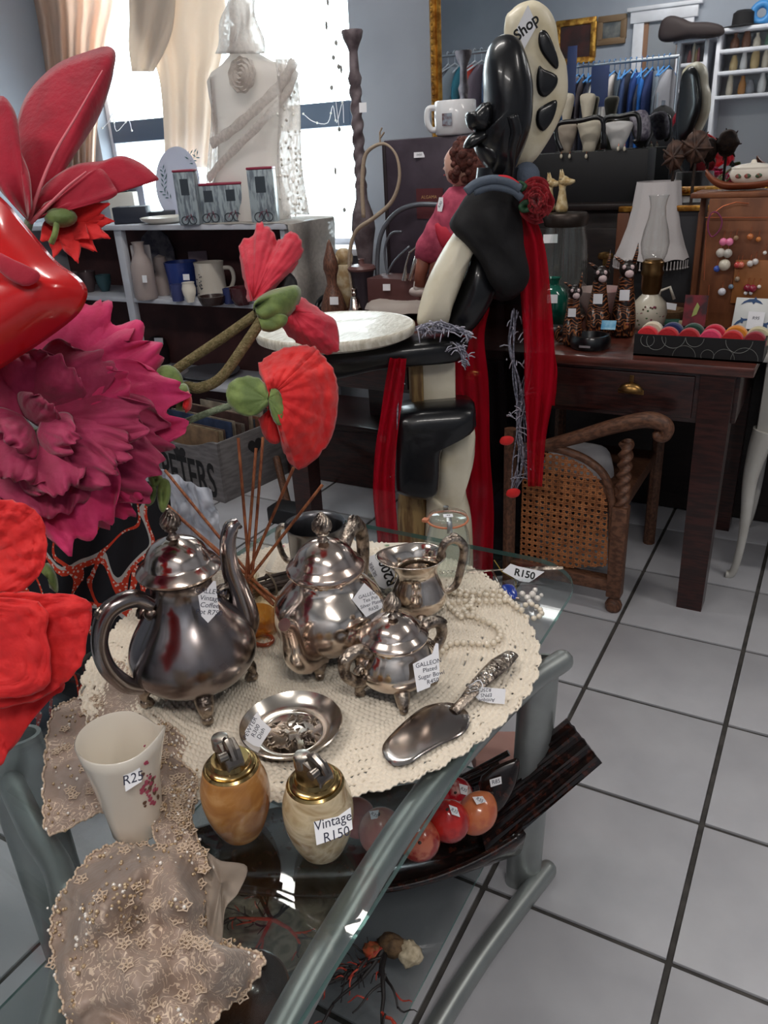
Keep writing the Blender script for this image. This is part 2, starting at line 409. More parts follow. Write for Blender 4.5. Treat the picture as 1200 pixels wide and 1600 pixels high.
post((-.356, 1.068, .003), (-.338, 1.07, .532), YAW, .034, .02).build('post', TUBE, tbl)
post((-.945, .505, .003), (-.972, .52, .560), YAW + .2, .047, .026).build('post', TUBE, tbl)
def bow(pts, z, r=.019, name='bow_tube'):
    P = crom([(x, y, z) for x, y in pts], 6); mb = MB()
    mb.tube(P, r, 18); mb.ball(P[0], r, 12, 8); mb.ball(P[-1], r, 12, 8); mb.build(name, TUBE, tbl, smooth=60)
bow([(-.305, 1.085), (-.335, 1.0), (-.36, .86), (-.378, .70), (-.377, .537), (-.366, .376), (-.345, .25), (-.31, .12)], .531)
bow([(-.318, 1.10), (-.343, .976), (-.365, .85), (-.38, .7), (-.38, .55), (-.36, .38), (-.33, .2)], .022)
bow([(-.945, .49), (-.84, .445), (-.737, .405), (-.63, .32), (-.55, .2), (-.52, .12)], .505, .0185)
bow([(-.37, 1.06), (-.66, .78), (-.92, .53)], .095, .013, 'stretcher')
bow([(-.98, .56), (-.95, .42), (-.95, .3), (-.97, .16)], .022)

# ------------------------------------------------------------------ crocheted doily
def doily():
    cx, cy, R = -.69, .915, .372
    mb = MB(); nr, na = 150, 900; G = []; rows = 46
    vs, fs, hole = [], [], []
    for i in range(nr + 1):
        r = R * (i / nr) ** .96
        for k in range(na):
            a = 2 * PI * k / na
            ns = 75 if r < .12 else (150 if r < .25 else 225)
            row = r / R * rows
            edge = 1 + (.016 * abs(math.sin(a * 28)) + .012 * math.sin(a * 3 + 1) + .008 * math.sin(a * 7)) * (r / R) ** 3
            q = math.cos(2 * PI * row); st = math.cos(ns * a + PI * int(row + .5))
            h = .0018 * q + .0019 * st * (.4 + .6 * (q > 0))
            w = .0012 * math.sin(a * 5 + 3 * r / R * PI) * (r / R)
            tw = .0025 * math.sin(2 * PI * row) / max(r, .03)
            vs.append(V((cx + r * edge * math.cos(a + tw), cy + r * edge * math.sin(a + tw), GTOP + .0052 + h + max(0, w))))
            hole.append(q < -.1 and st < .0 and r > .03)
    for i in range(nr):
        for k in range(na):
            l = (k + 1) % na; q = (i * na + k, (i + 1) * na + k, (i + 1) * na + l, i * na + l)
            if i > 3 and sum(hole[x] for x in q) >= 3: continue
            fs.append(q)
    mb.add(vs, fs)
    o = mb.build('doily', mk('crochet_cotton', S(230, 219, 202), .85), smooth=180, solid=.0016)
    tag(o, 'round cream crocheted doily spread over the glass table top', 'doily')
doily()
DZ = GTOP + .0096

# ------------------------------------------------------------------ silver
SILV = mk('silver_plate', (.82, .74, .66, 1), .12, 1, col2=(.38, .25, .2, 1), nscale=13, lo=.45, hi=.72, rough2=.3, detail=6)
SILD = mk('silver_tarnished', (.36, .33, .33, 1), .17, 1, col2=(.22, .165, .15, 1), nscale=9, lo=.4, hi=.7, rough2=.32, detail=6)
SILC = mk('silver_lid_copper_wear', (.76, .65, .58, 1), .15, 1, col2=(.45, .25, .18, 1), nscale=16, lo=.5, hi=.75, rough2=.34, detail=6)
SILO = mk('silver_ornament', (.50, .42, .35, 1), .28, 1, col2=(.10, .08, .07, 1), nscale=60, lo=.42, hi=.62, bump=.6, bscale=170)
def planar(P, d, pts):                     # points (distance along d, height) in the upright plane through P
    return [V(P) + V((d.x * a, d.y * a, h)) for a, h in pts]
def pfoot(root, P, d, r, h, s=1.0, mat=SILO):
    mb = MB(); path = crom(planar(P, d, [(r * .80, h + .012 * s), (r + .006 * s, h * .8), (r + .010 * s, h * .45), (r + .002 * s, h * .16), (r + .012 * s, .006 * s)]), 4)
    mb.tube(path, [lerp(.016, .007, min(1, i / 10)) * s for i in range(len(path))], 8, flat=.75)
    c = planar(P, d, [(r + .010 * s, .008 * s)])[0]; mb.ball(c, .0085 * s, 10, 6)
    side = V((-d.y, d.x, 0)); up = V((0, 0, 1))
    q = planar(P, d, [(r * .93, h + .012 * s)])[0]
    for a in range(-2, 3):                 # acanthus fan
        t = q + side * (a * .0085 * s) + up * ((.02 - abs(a) * .004) * s) - V((d.x, d.y, 0)) * (.004 * s)
        mb.tube([q - up * .008 * s, lerp(q, t, .6) + V((d.x, d.y, 0)) * .005 * s, t], [.004 * s, .005 * s, .0022 * s], 6)
    mb.build('foot', mat, root, smooth=60)
def finial(root, P, z, s, mat=SILO):
    mb = MB(); mb.lathe([(.0, -.004 * s), (.011 * s, -.003 * s), (.006 * s, .003 * s), (.005 * s, .007 * s), (.011 * s, .011 * s), (.007 * s, .015 * s), (.012 * s, .02 * s)], 16, T(V(P) + V((0, 0, z))))
    for k in range(10):                    # flame of twisted leaves
        a = 2 * PI * k / 10; L = []
        for i in range(6):
            t = i / 5; rr = (.011 + .006 * math.sin(PI * t)) * (1 - .85 * t) * s
            L.append(V(P) + V((rr * math.cos(a + t * 1.6), rr * math.sin(a + t * 1.6), z + (.018 + .028 * t) * s)))
        mb.tube(L, [.0045 * s, .005 * s, .005 * s, .0045 * s, .0035 * s, .0022 * s], 6)
    mb.build('finial', mat, root, smooth=60)
def spathe(root, P, d, pts, rad, name, mat, n=12, flat=1.0):
    path = crom(planar(P, d, pts), 6); m = len(path)
    mb = MB(); mb.tube(path, [samp(rad, i / (m - 1)) for i in range(m)], n, flat=flat)
    mb.build(name, mat, root, smooth=70); return path
def scrolls(root, P, d, spots, s=1.0):
    side = V((-d.y, d.x, 0))
    for a, h, r in spots:
        mb = MB(); c = planar(P, d, [(a, h)])[0]
        for sg in (-1, 1):
            L = [c + side * (sg * .004 * s) + V((d.x * math.cos(t) * r * (1 - t / 9), d.y * math.cos(t) * r * (1 - t / 9), math.sin(t) * r * (1 - t / 9))) for t in [k * .5 for k in range(14)]]
            mb.tube(L, .0035 * s, 6)
        mb.ball(c, r * .6, 8, 6)
        mb.build('scroll_ornament', SILO, root, smooth=60)
def cardpx(root, pts, D, body=None, size=.01, rot=0, off=(0, 0), name='price_tag', ink=None, shear=.15, bold=0, paper=None, tilt=0):
    cx = sum(p[0] for p in pts) / len(pts); cy = sum(p[1] for p in pts) / len(pts); k = D / F
    M = fr(gd(cx, cy, D), -ray(cx, cy), CU)
    if tilt: M = M @ RX(tilt)
    return card(root, M, [((x - cx) * k, (cy - y) * k) for x, y in pts][::-1], body, size, name, ink, shear, bold, paper, math.radians(rot), off)
dirv = lambda a, b: (HR * a + HF * b).normalized()

# coffee pot
P = gz(314, 1082, DZ); P.z = DZ
t = thing('coffee_pot', 'tall dark tarnished silver coffee pot with a handwritten tag, nearest the red flowers', 'coffee pot', P, 'silver tea service')
body = [(.0, .034), (.05, .033), (.074, .042), (.09, .06), (.095, .08), (.09, .103), (.075, .13), (.057, .156), (.047, .176), (.0445, .195), (.048, .208), (.053, .213), (.054, .216)]
bp = [(p.x, p.y) for p in crom([(a, b, 0) for a, b in body], 4)]
MB().lathe(bp, 48, T(P)).build('body', SILD, t, smooth=180)
lid = [(.0535, .215), (.0595, .2175), (.0605, .221), (.057, .226), (.049, .232), (.0465, .2345), (.045, .239), (.041, .25), (.031, .26), (.017, .2665), (.009, .269), (.0, .27)]
MB().lathe(lid, 48, T(P)).build('lid', SILC, t, smooth=50)
finial(t, P, .272, .9)
d = dirv(.82, .55)
spathe(t, P, d, [(.07, .07), (.088, .1), (.086, .145), (.078, .19), (.079, .232), (.088, .256), (.1, .262)], [.026, .024, .018, .014, .012, .0115, .008], 'spout', SILD)
spathe(t, P, -d, [(.048, .178), (.072, .197), (.108, .19), (.128, .15), (.126, .105), (.108, .068), (.086, .05)], [.011, .0135, .0135, .012, .0125, .013, .011], 'handle', SILD)
scrolls(t, P, -d, [(.052, .165, .017), (.112, .187, .012)])
scrolls(t, P, d, [(.088, .254, .013), (.06, .155, .014)])
for q in (-.35, 1.2, 2.8, 4.4):
    pfoot(t, P, V((math.cos(q + YAW - .9), math.sin(q + YAW - .9), 0)), .072, .04, 1.05)
cardpx(t, [(310, 930), (322, 922), (333, 908), (337, 908), (339, 930), (342, 955), (325, 973), (315, 962)], dep(P + V((0, 0, .17))) - .072, 'GALLEON\nVintage\nCoffee\nPot R750', .0095, -6, (0, -.004))

# teapot
P = gz(521, 1018, DZ); P.z = DZ
t = thing('teapot', 'round silver teapot with copper wear and its spout towards the viewer', 'teapot', P, 'silver tea service')
body = [(.0, .026), (.05, .026), (.072, .036), (.088, .055), (.092, .078), (.086, .102), (.071, .122), (.057, .137), (.052, .148), (.055, .156)]
bp = [(p.x, p.y) for p in crom([(a, b, 0) for a, b in body], 4)]
MB().lathe(bp, 48, T(P)).build('body', SILV, t, smooth=180)
MB().lathe([(.053, .155), (.0615, .157), (.0625, .161), (.059, .166), (.052, .171), (.049, .175), (.046, .181), (.040, .191), (.028, .2), (.014, .206), (.0, .208)], 48, T(P)).build('lid', SILC, t, smooth=50)
finial(t, P, .208, .98)
d = dirv(-.42, -.9)
spathe(t, P, d, [(.062, .042), (.092, .048), (.112, .068), (.116, .096), (.122, .122), (.134, .134)], [.030, .026, .02, .0155, .0135, .010], 'spout', SILV)
scrolls(t, P, d, [(.094, .07, .016)])
spathe(t, P, -d, [(.055, .15), (.08, .178), (.112, .182), (.134, .15), (.13, .1), (.105, .06), (.082, .045)], [.010, .0125, .0135, .0115, .011, .012, .01], 'handle', SILO)
scrolls(t, P, -d, [(.105, .187, .014), (.125, .168, .012)])
for q in (.3, 1.9, 3.45, 5.0):
    pfoot(t, P, V((math.cos(q), math.sin(q), 0)), .068, .032, .95)
cardpx(t, [(569, 911), (592, 932), (598, 945), (597, 950), (572, 964), (550, 937)], dep(P + V((0, 0, .11))) - .055, 'GALLEON\nTea Pot\nSilver Plated\nR650', .0075, 18)

# sugar bowl
P = gz(620, 1078, DZ); P.z = DZ
t = thing('sugar_bowl', 'small lidded silver sugar bowl with two handles beside the cake server', 'sugar bowl', P, 'silver tea service')
body = [(.0, .022), (.034, .022), (.05, .03), (.06, .045), (.06, .06), (.053, .076), (.045, .088), (.045, .096)]
bp = [(p.x, p.y) for p in crom([(a, b, 0) for a, b in body], 4)]
MB().lathe(bp, 48, T(P)).build('body', SILV, t, smooth=180)
MB().lathe([(.045, .095), (.0505, .0965), (.0515, .1), (.048, .105), (.041, .109), (.039, .112), (.036, .117), (.028, .125), (.015, .131), (.0, .133)], 48, T(P)).build('lid', SILC, t, smooth=50)
finial(t, P, .133, .82)
d = dirv(.86, .5)
for dd in (d, -d):
    spathe(t, P, dd, [(.044, .08), (.058, .096), (.08, .092), (.086, .068), (.072, .048), (.056, .04)], [.008, .0095, .0095, .0085, .009, .008], 'handle', SILO)
    scrolls(t, P, dd, [(.082, .088, .010), (.058, .06, .009)], .8)
for q in (-.9, .7, 2.3, 3.85):
    pfoot(t, P, V((math.cos(q), math.sin(q), 0)), .05, .026, .85)
cardpx(t, [(645, 1038), (675, 1022), (681, 1005), (685, 1006), (687, 1055), (683, 1064), (673, 1068), (672, 1073), (652, 1081)], dep(P + V((0, 0, .05))) - .066, 'GALLEON\nPlated\nSugar Bowl\nR450', .0085, 14, (0, -.004))

# creamer
P = gz(655, 962, DZ); P.z = DZ
t = thing('cream_jug', 'small open silver cream jug with a flared lip and tall handle', 'cream jug', P, 'silver tea service')
body = [(.0, .016), (.03, .016), (.044, .026), (.048, .042), (.043, .06), (.036, .078), (.034, .094), (.041, .11), (.050, .121)]
bp = [(p.x, p.y) for p in crom([(a, b, 0) for a, b in body], 4)]
bp += [(r - .0022, z) for r, z in reversed(bp[8:])]; bp.append((0, bp[-1][1]))
d = dirv(-.93, -.2); la = math.atan2(d.y, d.x)
def lip(r, z, a):
    c = max(0, math.cos(a - la)); k = max(0, (z - .085) / .036)
    return r + .022 * k * c ** 3, z + .006 * k * c ** 3
MB().lathe(bp, 48, T(P), fn=lip).build('body', SILV, t, smooth=180)
spathe(t, P, -d, [(.04, .108), (.05, .135), (.07, .14), (.084, .12), (.078, .08), (.068, .05), (.05, .04)], [.006, .008, .0085, .008, .0075, .0065, .005], 'handle', SILO)
scrolls(t, P, -d, [(.066, .142, .009)], .7)
for q in (-1.0, 1.1, 3.2):
    pfoot(t, P, V((math.cos(q), math.sin(q), 0)), .042, .02, .7)

# dark tankard behind the teapot
P = gz(500, 905, DZ); P.z = DZ; k = mpp(P)
t = thing('tankard', 'dark pewter tankard with a pale inside behind the teapot', 'tankard', P)
pr = [(0, 0), (.054, 0), (.056, .004), (.052, .05), (.053, .11), (.058, .118), (.0575, .121), (.054, .119), (.050, .11), (.049, .012), (0, .012)]
MB().lathe(pr, 40, T(P)).build('body', mk('pewter_dark', (.22, .22, .23, 1), .3, 1, col2=(.1, .1, .11, 1), nscale=12), t, smooth=45)
spathe(t, P, dirv(-.9, .5), [(.052, .1), (.08, .1), (.09, .07), (.078, .03), (.053, .025)], [.006] * 5, 'handle', SILO)

# pin dish
P = gz(457, 1148, DZ); P.z = DZ
t = thing('pin_dish', 'shallow silver dish with an embossed scene and a paper tag', 'dish', P)
pr = [(0, .001), (.046, .001), (.062, .008), (.071, .018), (.073, .0215), (.0715, .0225), (.069, .02), (.059, .0105), (.0455, .0042), (.044, .0048), (.043, .0038), (0, .0038)]
MB().lathe(pr, 64, T(P)).build('bowl', mk('silver_bright', (.78, .73, .66, 1), .2, 1, col2=(.55, .48, .40, 1), nscale=8), t, smooth=50)
mb = MB(); rr = random.Random(5)
for k in range(70):
    a = rr.random() * 6.283; q = .038 * math.sqrt(rr.random()); c = P + V((q * math.cos(a), q * math.sin(a), .0042))
    b = rr.random() * 6.28; e = V((math.cos(b), math.sin(b), 0)) * (.003 + .004 * rr.random()); f = V((-e.y, e.x, 0)) * .5
    mb.tube([c - e, c + f + V((0, 0, .0012)), c + e], [.0009, .0018, .0008], 5)
stuff(mb.build('embossed_scene', SILO, t, smooth=60))
cardpx(t, [(403, 1112), (408, 1125), (424, 1140), (403, 1171), (393, 1165), (385, 1160), (383, 1142), (395, 1122)], dep(P + V((0, 0, .02))) - .018, 'PEWTER\nR300\nDish', .0085, 62)

# cake server with tag
t = thing('cake_server', 'silver plated cake server with a chased black handle lying on the doily', 'cake server', gz(700, 1110, DZ))
def flat(x, y, z=DZ + .004): return gz(x, y, z)
bl = [(615, 1196), (600, 1182), (598, 1165), (612, 1146), (640, 1120), (665, 1103), (700, 1097), (722, 1105), (733, 1118), (731, 1138), (715, 1152), (690, 1163), (660, 1180), (640, 1193)]
mb = MB(); puff(mb, [flat(*p) for p in bl], (0, 0, 1), .0022, 8, 5); o = mb.build('blade', mk('server_blade', (.60, .56, .53, 1), .17, 1, col2=(.34, .29, .27, 1), nscale=11), t, smooth=60)
mb = MB(); path = crom([flat(708, 1112, DZ + .006), flat(728, 1092, DZ + .014), flat(745, 1072, DZ + .016), flat(772, 1046, DZ + .016), flat(800, 1022, DZ + .014)], 6)
m = len(path); mb.tube(path, [samp([.009, .0085, .0105, .0125, .0155, .0175, .012], i / (m - 1)) for i in range(m)], 12, flat=.45); mb.build('handle', SILO, t, smooth=60)
mb = MB(); rr = random.Random(8)
for k in range(26):
    i = rr.uniform(.3, .97); c = path[int(i * (m - 1))] + V((0, 0, .006)); L = []
    s0 = rr.uniform(-.007, .007); a0 = rr.random() * 6
    tv = (path[-1] - path[0]).normalized(); sv = V((-tv.y, tv.x, 0)).normalized()
    for q in range(9): aa = a0 + q * .6; L.append(c + sv * s0 + (tv * math.cos(aa) + sv * math.sin(aa)) * (.0052 * (1 - q / 12)))
    mb.tube(L, .0011, 5)
stuff(mb.build('chasing', mk('silver_relief', (.62, .58, .54, 1), .25, 1), t, smooth=60))
cardpx(t, [(736, 1083), (742, 1078), (752, 1074), (790, 1076), (788, 1099), (765, 1098), (748, 1094)], dep(flat(765, 1088)) - .012, 'Antique\nEPNS\nR250', .0075, 184)
mb = MB(); mb.tube(crom([flat(733, 1072, DZ + .02), flat(748, 1063, DZ + .03), flat(754, 1072, DZ + .026), flat(745, 1085, DZ + .014), flat(735, 1087, DZ + .008), flat(730, 1090, DZ + .006)], 5), .0009, 5); mb.build('string', PAPER, t)

# onyx table lighters
def lighter(P, name, label, mats, ang, tagtxt=None):
    t = thing(name, label, 'lighter', P, 'onyx table lighters')
    pr = [(0, 0), (.022, .0), (.028, .006), (.037, .03), (.0415, .055), (.041, .075), (.036, .094), (.030, .104), (0, .104)]
    MB().lathe([(p.x, p.y) for p in crom([(a, b, 0) for a, b in pr], 4)], 40, T(P)).build('stone_body', mats, t, smooth=60)
    MB().lathe([(.033, .1), (.0335, .103), (.031, .1055), (.029, .1055), (.0295, .108), (.027, .11), (.024, .1105), (.022, .116), (0, .116)], 40, T(P)).build('collar', mk('lighter_brass', (.52, .38, .16, 1), .2, 1, col2=(.3, .2, .09, 1), nscale=18), t, smooth=40)
    M = T(P) @ RZ(ang)
    st = mk('lighter_steel', (.45, .41, .36, 1), .25, 1, col2=(.2, .17, .15, 1), nscale=20)
    mb = MB(); pl = [(-.021, 0), (.021, 0), (.021, .008), (.012, .022), (-.006, .026), (-.021, .014)]
    mb.prism(pl, .022, M @ T(0, 0, .112) @ RX(PI / 2), 0, .0015); mb.build('mechanism', st, t, smooth=30)
    mb = MB(); mb.lathe([(0, 0), (.0095, 0), (.0105, .001), (.0105, .014), (.0095, .016), (.008, .0165), (0, .0165)], 20, M @ T(-.013, -.004, .124) @ RX(.0)); mb.build('cap', st, t, smooth=40)
    mb = MB(); mb.tube([(-.006, 0, .138), (.004, 0, .1425), (.014, 0, .137), (.021, 0, .127)], [.004, .0055, .005, .004], 8, M=M); mb.lathe([(0, -.005), (.006, -.005), (.006, .005), (0, .005)], 14, M @ T(.012, -.011, .131) @ RX(PI / 2)); mb.build('lever', st, t, smooth=40)
    return t
def onyx(name, a, b, c, sc):
    m, nt, out = newmat(name); p = nd(nt, 'ShaderNodeBsdfPrincipled'); nt.links.new(p.outputs[0], out.inputs[0])
    n = nd(nt, 'ShaderNodeTexNoise'); n.inputs['Scale'].default_value = sc; n.inputs['Detail'].default_value = 6; n.inputs['Distortion'].default_value = 1.6
    nt.links.new(coords(nt, (1, 1, 1.6)), n.inputs['Vector']); r = nd(nt, 'ShaderNodeValToRGB'); r.color_ramp.elements[0].position = .32; r.color_ramp.elements[1].position = .68
    r.color_ramp.elements[0].color = a; r.color_ramp.elements[1].color = c; e = r.color_ramp.elements.new(.5); e.color = b
    nt.links.new(n.outputs[0], r.inputs[0]); nt.links.new(r.outputs[0], p.inputs['Base Color']); p.inputs['Roughness'].default_value = .16
    p.inputs['Subsurface Weight'].default_value = .3; p.inputs['Subsurface Radius'].default_value = (.02, .012, .006); p.inputs['Coat Weight'].default_value = .4
    return m
P = gz(378, 1297, GTOP); P.z = GTOP
lighter(P, 'table_lighter', 'amber brown onyx table lighter, the one without a tag', onyx('onyx_amber', S(150, 98, 50), S(176, 122, 66), S(205, 160, 105), 14), -.5)
P = gz(504, 1325, GTOP); P.z = GTOP
t = lighter(P, 'table_lighter', 'cream marbled onyx table lighter with a Vintage R150 tag', onyx('onyx_cream', S(176, 150, 112), S(216, 198, 164), S(150, 118, 74), 18), -.2)
cardpx(t, [(490, 1284), (528, 1277), (548, 1264), (551, 1296), (532, 1306), (512, 1313), (495, 1318)], dep(P + V((0, 0, .055))) - .049, 'Vintage\nR150', .0145, 15, (0, 0))

# white porcelain spill jug with a spout
P = gz(217, 1292, GTOP); P.z = GTOP + .001
CER = mk('porcelain_cream', S(238, 230, 216), .18, coat=.4)
t = thing('porcelain_jug', 'tall white porcelain jug with a pulled spout, pink roses and an R25 tag', 'jug', P)
pr = [(0, 0), (.03, 0), (.0325, .004), (.034, .03), (.0395, .08), (.0455, .125), (.048, .142), (.0465, .1435), (.0445, .14), (.037, .08), (.031, .02), (0, .014)]
d = dirv(.97, -.1); la = math.atan2(d.y, d.x)
def spt(r, z, a):
    c = max(0, math.cos(a - la)); k = max(0, (z - .085) / .058)
    return r + .012 * k * c ** 8, z + .017 * k * c ** 7 - .007 * k * max(0, math.sin(a - la)) * c * 2 + .004 * k * (-math.cos(a - la))
MB().lathe(pr, 72, T(P), fn=spt).build('body', CER, t, smooth=60)
ROSE = mk('print_rose', S(186, 84, 110), .3); LEAFP = mk('print_leaf', S(110, 80, 66), .3)
mb = MB(); mb2 = MB(); rr = random.Random(4)
for kx in range(44):
    ang = la - .55 + rr.gauss(0, .2); z = .085 + rr.gauss(0, .020); r = lerp(.034, .0478, (z - .03) / .112) + .0006 + .012 * max(0, (z - .085) / .058) * max(0, math.cos(ang - la)) ** 8
    c = P + V((r * math.cos(ang), r * math.sin(ang), z)); n_ = V((math.cos(ang), math.sin(ang), -.1))
    s_ = .0013 + .002 * rr.random(); (mb if rr.random() < .6 else mb2).prism([(s_ * math.cos(q) * (1 + .3 * math.sin(3 * q)), s_ * math.sin(q)) for q in [i * .785 for i in range(8)]], .0003, fr(c, n_))
stuff(mb.build('rose_print', ROSE, t, smooth=0)); stuff(mb2.build('leaf_print', LEAFP, t, smooth=0))
cardpx(t, [(193, 1209), (218, 1200), (221, 1222), (197, 1235)], dep(P + V((0, 0, .085))) - .052, 'R25', .015, 12)
# ------------------------------------------------------------------ flowers
def petal_mat(name, c1, c2, rough=.7, sheen=.3, tl=.25):
    if name in MATS: return MATS[name]
    m, nt, out = newmat(name); p = nd(nt, 'ShaderNodeBsdfPrincipled'); p.inputs['Roughness'].default_value = rough; p.inputs['Sheen Weight'].default_value = sheen
    n = nd(nt, 'ShaderNodeTexNoise'); n.inputs['Scale'].default_value = 26; n.inputs['Detail'].default_value = 5; nt.links.new(coords(nt), n.inputs['Vector'])
    mx = nd(nt, 'ShaderNodeMix', data_type='RGBA'); mx.inputs[6].default_value = c1; mx.inputs[7].default_value = c2
    mr = nd(nt, 'ShaderNodeMapRange'); mr.inputs[1].default_value = .35; mr.inputs[2].default_value = .65; nt.links.new(n.outputs[0], mr.inputs[0]); nt.links.new(mr.outputs[0], mx.inputs[0])
    nt.links.new(mx.outputs[2], p.inputs['Base Color'])
    n2 = nd(nt, 'ShaderNodeTexNoise'); n2.inputs['Scale'].default_value = 110; n2.inputs['Detail'].default_value = 5; nt.links.new(coords(nt), n2.inputs['Vector'])
    bp = nd(nt, 'ShaderNodeBump'); bp.inputs['Strength'].default_value = .45; bp.inputs['Distance'].default_value = .003; nt.links.new(n2.outputs[0], bp.inputs['Height']); nt.links.new(bp.outputs[0], p.inputs['Normal'])
    t = nd(nt, 'ShaderNodeBsdfTranslucent'); nt.links.new(mx.outputs[2], t.inputs[0])
    ms = nd(nt, 'ShaderNodeMixShader'); ms.inputs[0].default_value = tl; nt.links.new(p.outputs[0], ms.inputs[1]); nt.links.new(t.outputs[0], ms.inputs[2]); nt.links.new(ms.outputs[0], out.inputs[0])
    MATS[name] = m; return m
RED = petal_mat('petal_red', S(244, 44, 42), S(226, 28, 34)); ROSEP = petal_mat('petal_rose_red', S(232, 56, 78), S(212, 40, 66))
MAG = petal_mat('petal_magenta', S(200, 34, 92), S(228, 56, 122)); WINE = petal_mat('petal_wine', S(158, 36, 76), S(186, 50, 98))
DRED = petal_mat('petal_velvet_red', S(196, 28, 58), S(172, 18, 48), .85, .5)
GREEN = mk('leaf_green', S(118, 138, 70), .65, col2=S(88, 108, 52), nscale=40, bump=.3, bscale=120, sheen=.3)
STEM = mk('stem_flocked', S(132, 118, 84), .9, col2=S(104, 94, 60), nscale=200, bump=.8, bscale=500)
STEMG = mk('stem_grey_green', S(128, 142, 116), .85, col2=S(96, 108, 84), nscale=120, bump=.5, bscale=400)
# petal spread as a fan between a base point and an outline, bulging and pleated in depth
def fan(mb, base, outline, D, D2=None, bulge=.02, pleat=.004, npl=14, nu=10, nv=None, seed=0, closed=False, place=None, power=.8, rim=0.0, mi=0, crk=0.0, jag=0.0):
    D2 = D if D2 is None else D2; place = place or gd
    O = crom([(x, y, 0) for x, y in outline], 5, closed); nv = len(O); G = []
    for j, q in enumerate(O):
        row = []
        for i in range(nu + 1):
            u = i / nu
            x, y = lerp(base[0], q.x, u), lerp(base[1], q.y, u)
            s = j / nv * npl * 2 * PI
            dd = lerp(D, D2, u) - bulge * math.sin(PI * min(1, u ** power * .92)) + pleat * u * math.sin(s + seed) + .6 * pleat * u * math.sin(2.3 * s + 2 * seed) + rim * u ** 6
            dd += .5 * pleat * noise.noise(V((x * .03, y * .03, seed))) + crk * u * (noise.noise(V((x * .09, y * .09, seed))) + .6 * noise.noise(V((x * .2, y * .2, seed + 3))))
            if u > .7: x += 2.2 * jag * (u - .7) / .3 * noise.noise(V((j * .55, 1, seed))); y += 2.2 * jag * (u - .7) / .3 * noise.noise(V((j * .55, 5, seed)))
            row.append(place(x, y, dd))
        G.append(row)
    mb.grid(G, mi, wu=closed); return mb
# single petal from base to tip with a ruffled free edge
def petal(mb, b, t, w, D, D1, cup=.02, ruf=.006, seed=0, shape=.6, nu=12, nv=12, curl=0.0, mi=0, wob=.10, tipw=None):
    b = V((b[0], b[1], 0)); t = V((t[0], t[1], 0)); ax = t - b; L = ax.length; ax.normalize(); sd = V((-ax.y, ax.x, 0)); G = []
    for i in range(nu + 1):
        u = i / nu; ww = w * math.sin(PI * min(1, u ** shape * (.9 if tipw is None else tipw) + .04)) ** .75; row = []
        for j in range(nv + 1):
            v = j / nv * 2 - 1
            e = 1 - (.18 * v * v) * u + wob * noise.noise(V((v * 3.2 + seed * 7, u * 2, seed))) * u ** 3
            q = b + ax * (L * u * e) + sd * (v * ww * .5)
            dd = lerp(D, D1, u) + ruf * .5 * u * noise.noise(V((v * 9 + seed, u * 2.5, seed * 2))) + cup * (v * v - .4) * math.sin(PI * u * .8) + ruf * u ** 2 * (noise.noise(V((v * 4.5 + seed * 3, u * 3 + seed, 1.7))) + .7 * math.sin(v * 9 + seed * 2) * abs(v)) + curl * u ** 4
            row.append(gd(q.x, q.y, dd))
        G.append(row)
    mb.grid(G, mi); return mb
BG = 'artificial flowers of the red bouquet'
def stemtube(mb, pts, r, n=8):
    P = crom([gd(x, y, d) for x, y, d in pts], 6); mb.tube(P, r, n); return mb

# big poppy seen from the back
t = thing('poppy', 'bright red crinkled poppy seen from behind with two round green leaves', 'flower', gd(430, 625, 1.06), BG)
mb = MB(); fan(mb, (424, 618), [(418, 640), (410, 600), (405, 570), (420, 556), (440, 546), (470, 540), (492, 542), (500, 552), (516, 570), (528, 605), (526, 650), (518, 682), (500, 710), (472, 732), (452, 722), (440, 695), (432, 660)], 1.03, 1.075, .045, .003, 13, 30, seed=1, power=.7, crk=.009, jag=2); mb.build('petal', RED, t, smooth=180, solid=.0012)
mb = MB(); fan(mb, (424, 622), [(428, 600), (470, 560), (520, 600), (524, 660), (490, 715), (450, 680)], 1.06, 1.10, -.03, .005, 10, 8, seed=4); mb.build('petal', RED, t, smooth=180, solid=.0012)
mb = MB(); fan(mb, (424, 636), [(404, 655), (412, 680), (425, 693), (438, 688), (440, 655)], 1.05, 1.05, .02, .003, 4, 8, seed=2); mb.build('petal', RED, t, smooth=180, solid=.0012)
for nm, b, o, dd in (('leaf', (418, 624), [(420, 632), (400, 648), (378, 648), (358, 632), (354, 610), (365, 594), (388, 588), (408, 594), (420, 612)], 1.0), ('leaf', (420, 622), [(424, 606), (436, 612), (444, 630), (446, 655), (440, 664), (430, 660), (422, 640)], 1.0)):
    mb = MB(); fan(mb, b, o, dd, dd + .006, .005, .0015, 3, 8, seed=3, crk=.0015, jag=.8); mb.build(nm, GREEN, t, smooth=180, solid=.0018)
mb = MB(); stemtube(mb, [(424, 622, 1.015), (360, 634, 1.03), (300, 655, 1.06), (240, 682, 1.1), (150, 720, 1.14), (60, 790, 1.16)], .0045); mb.build('stem', STEMG, t, smooth=180)
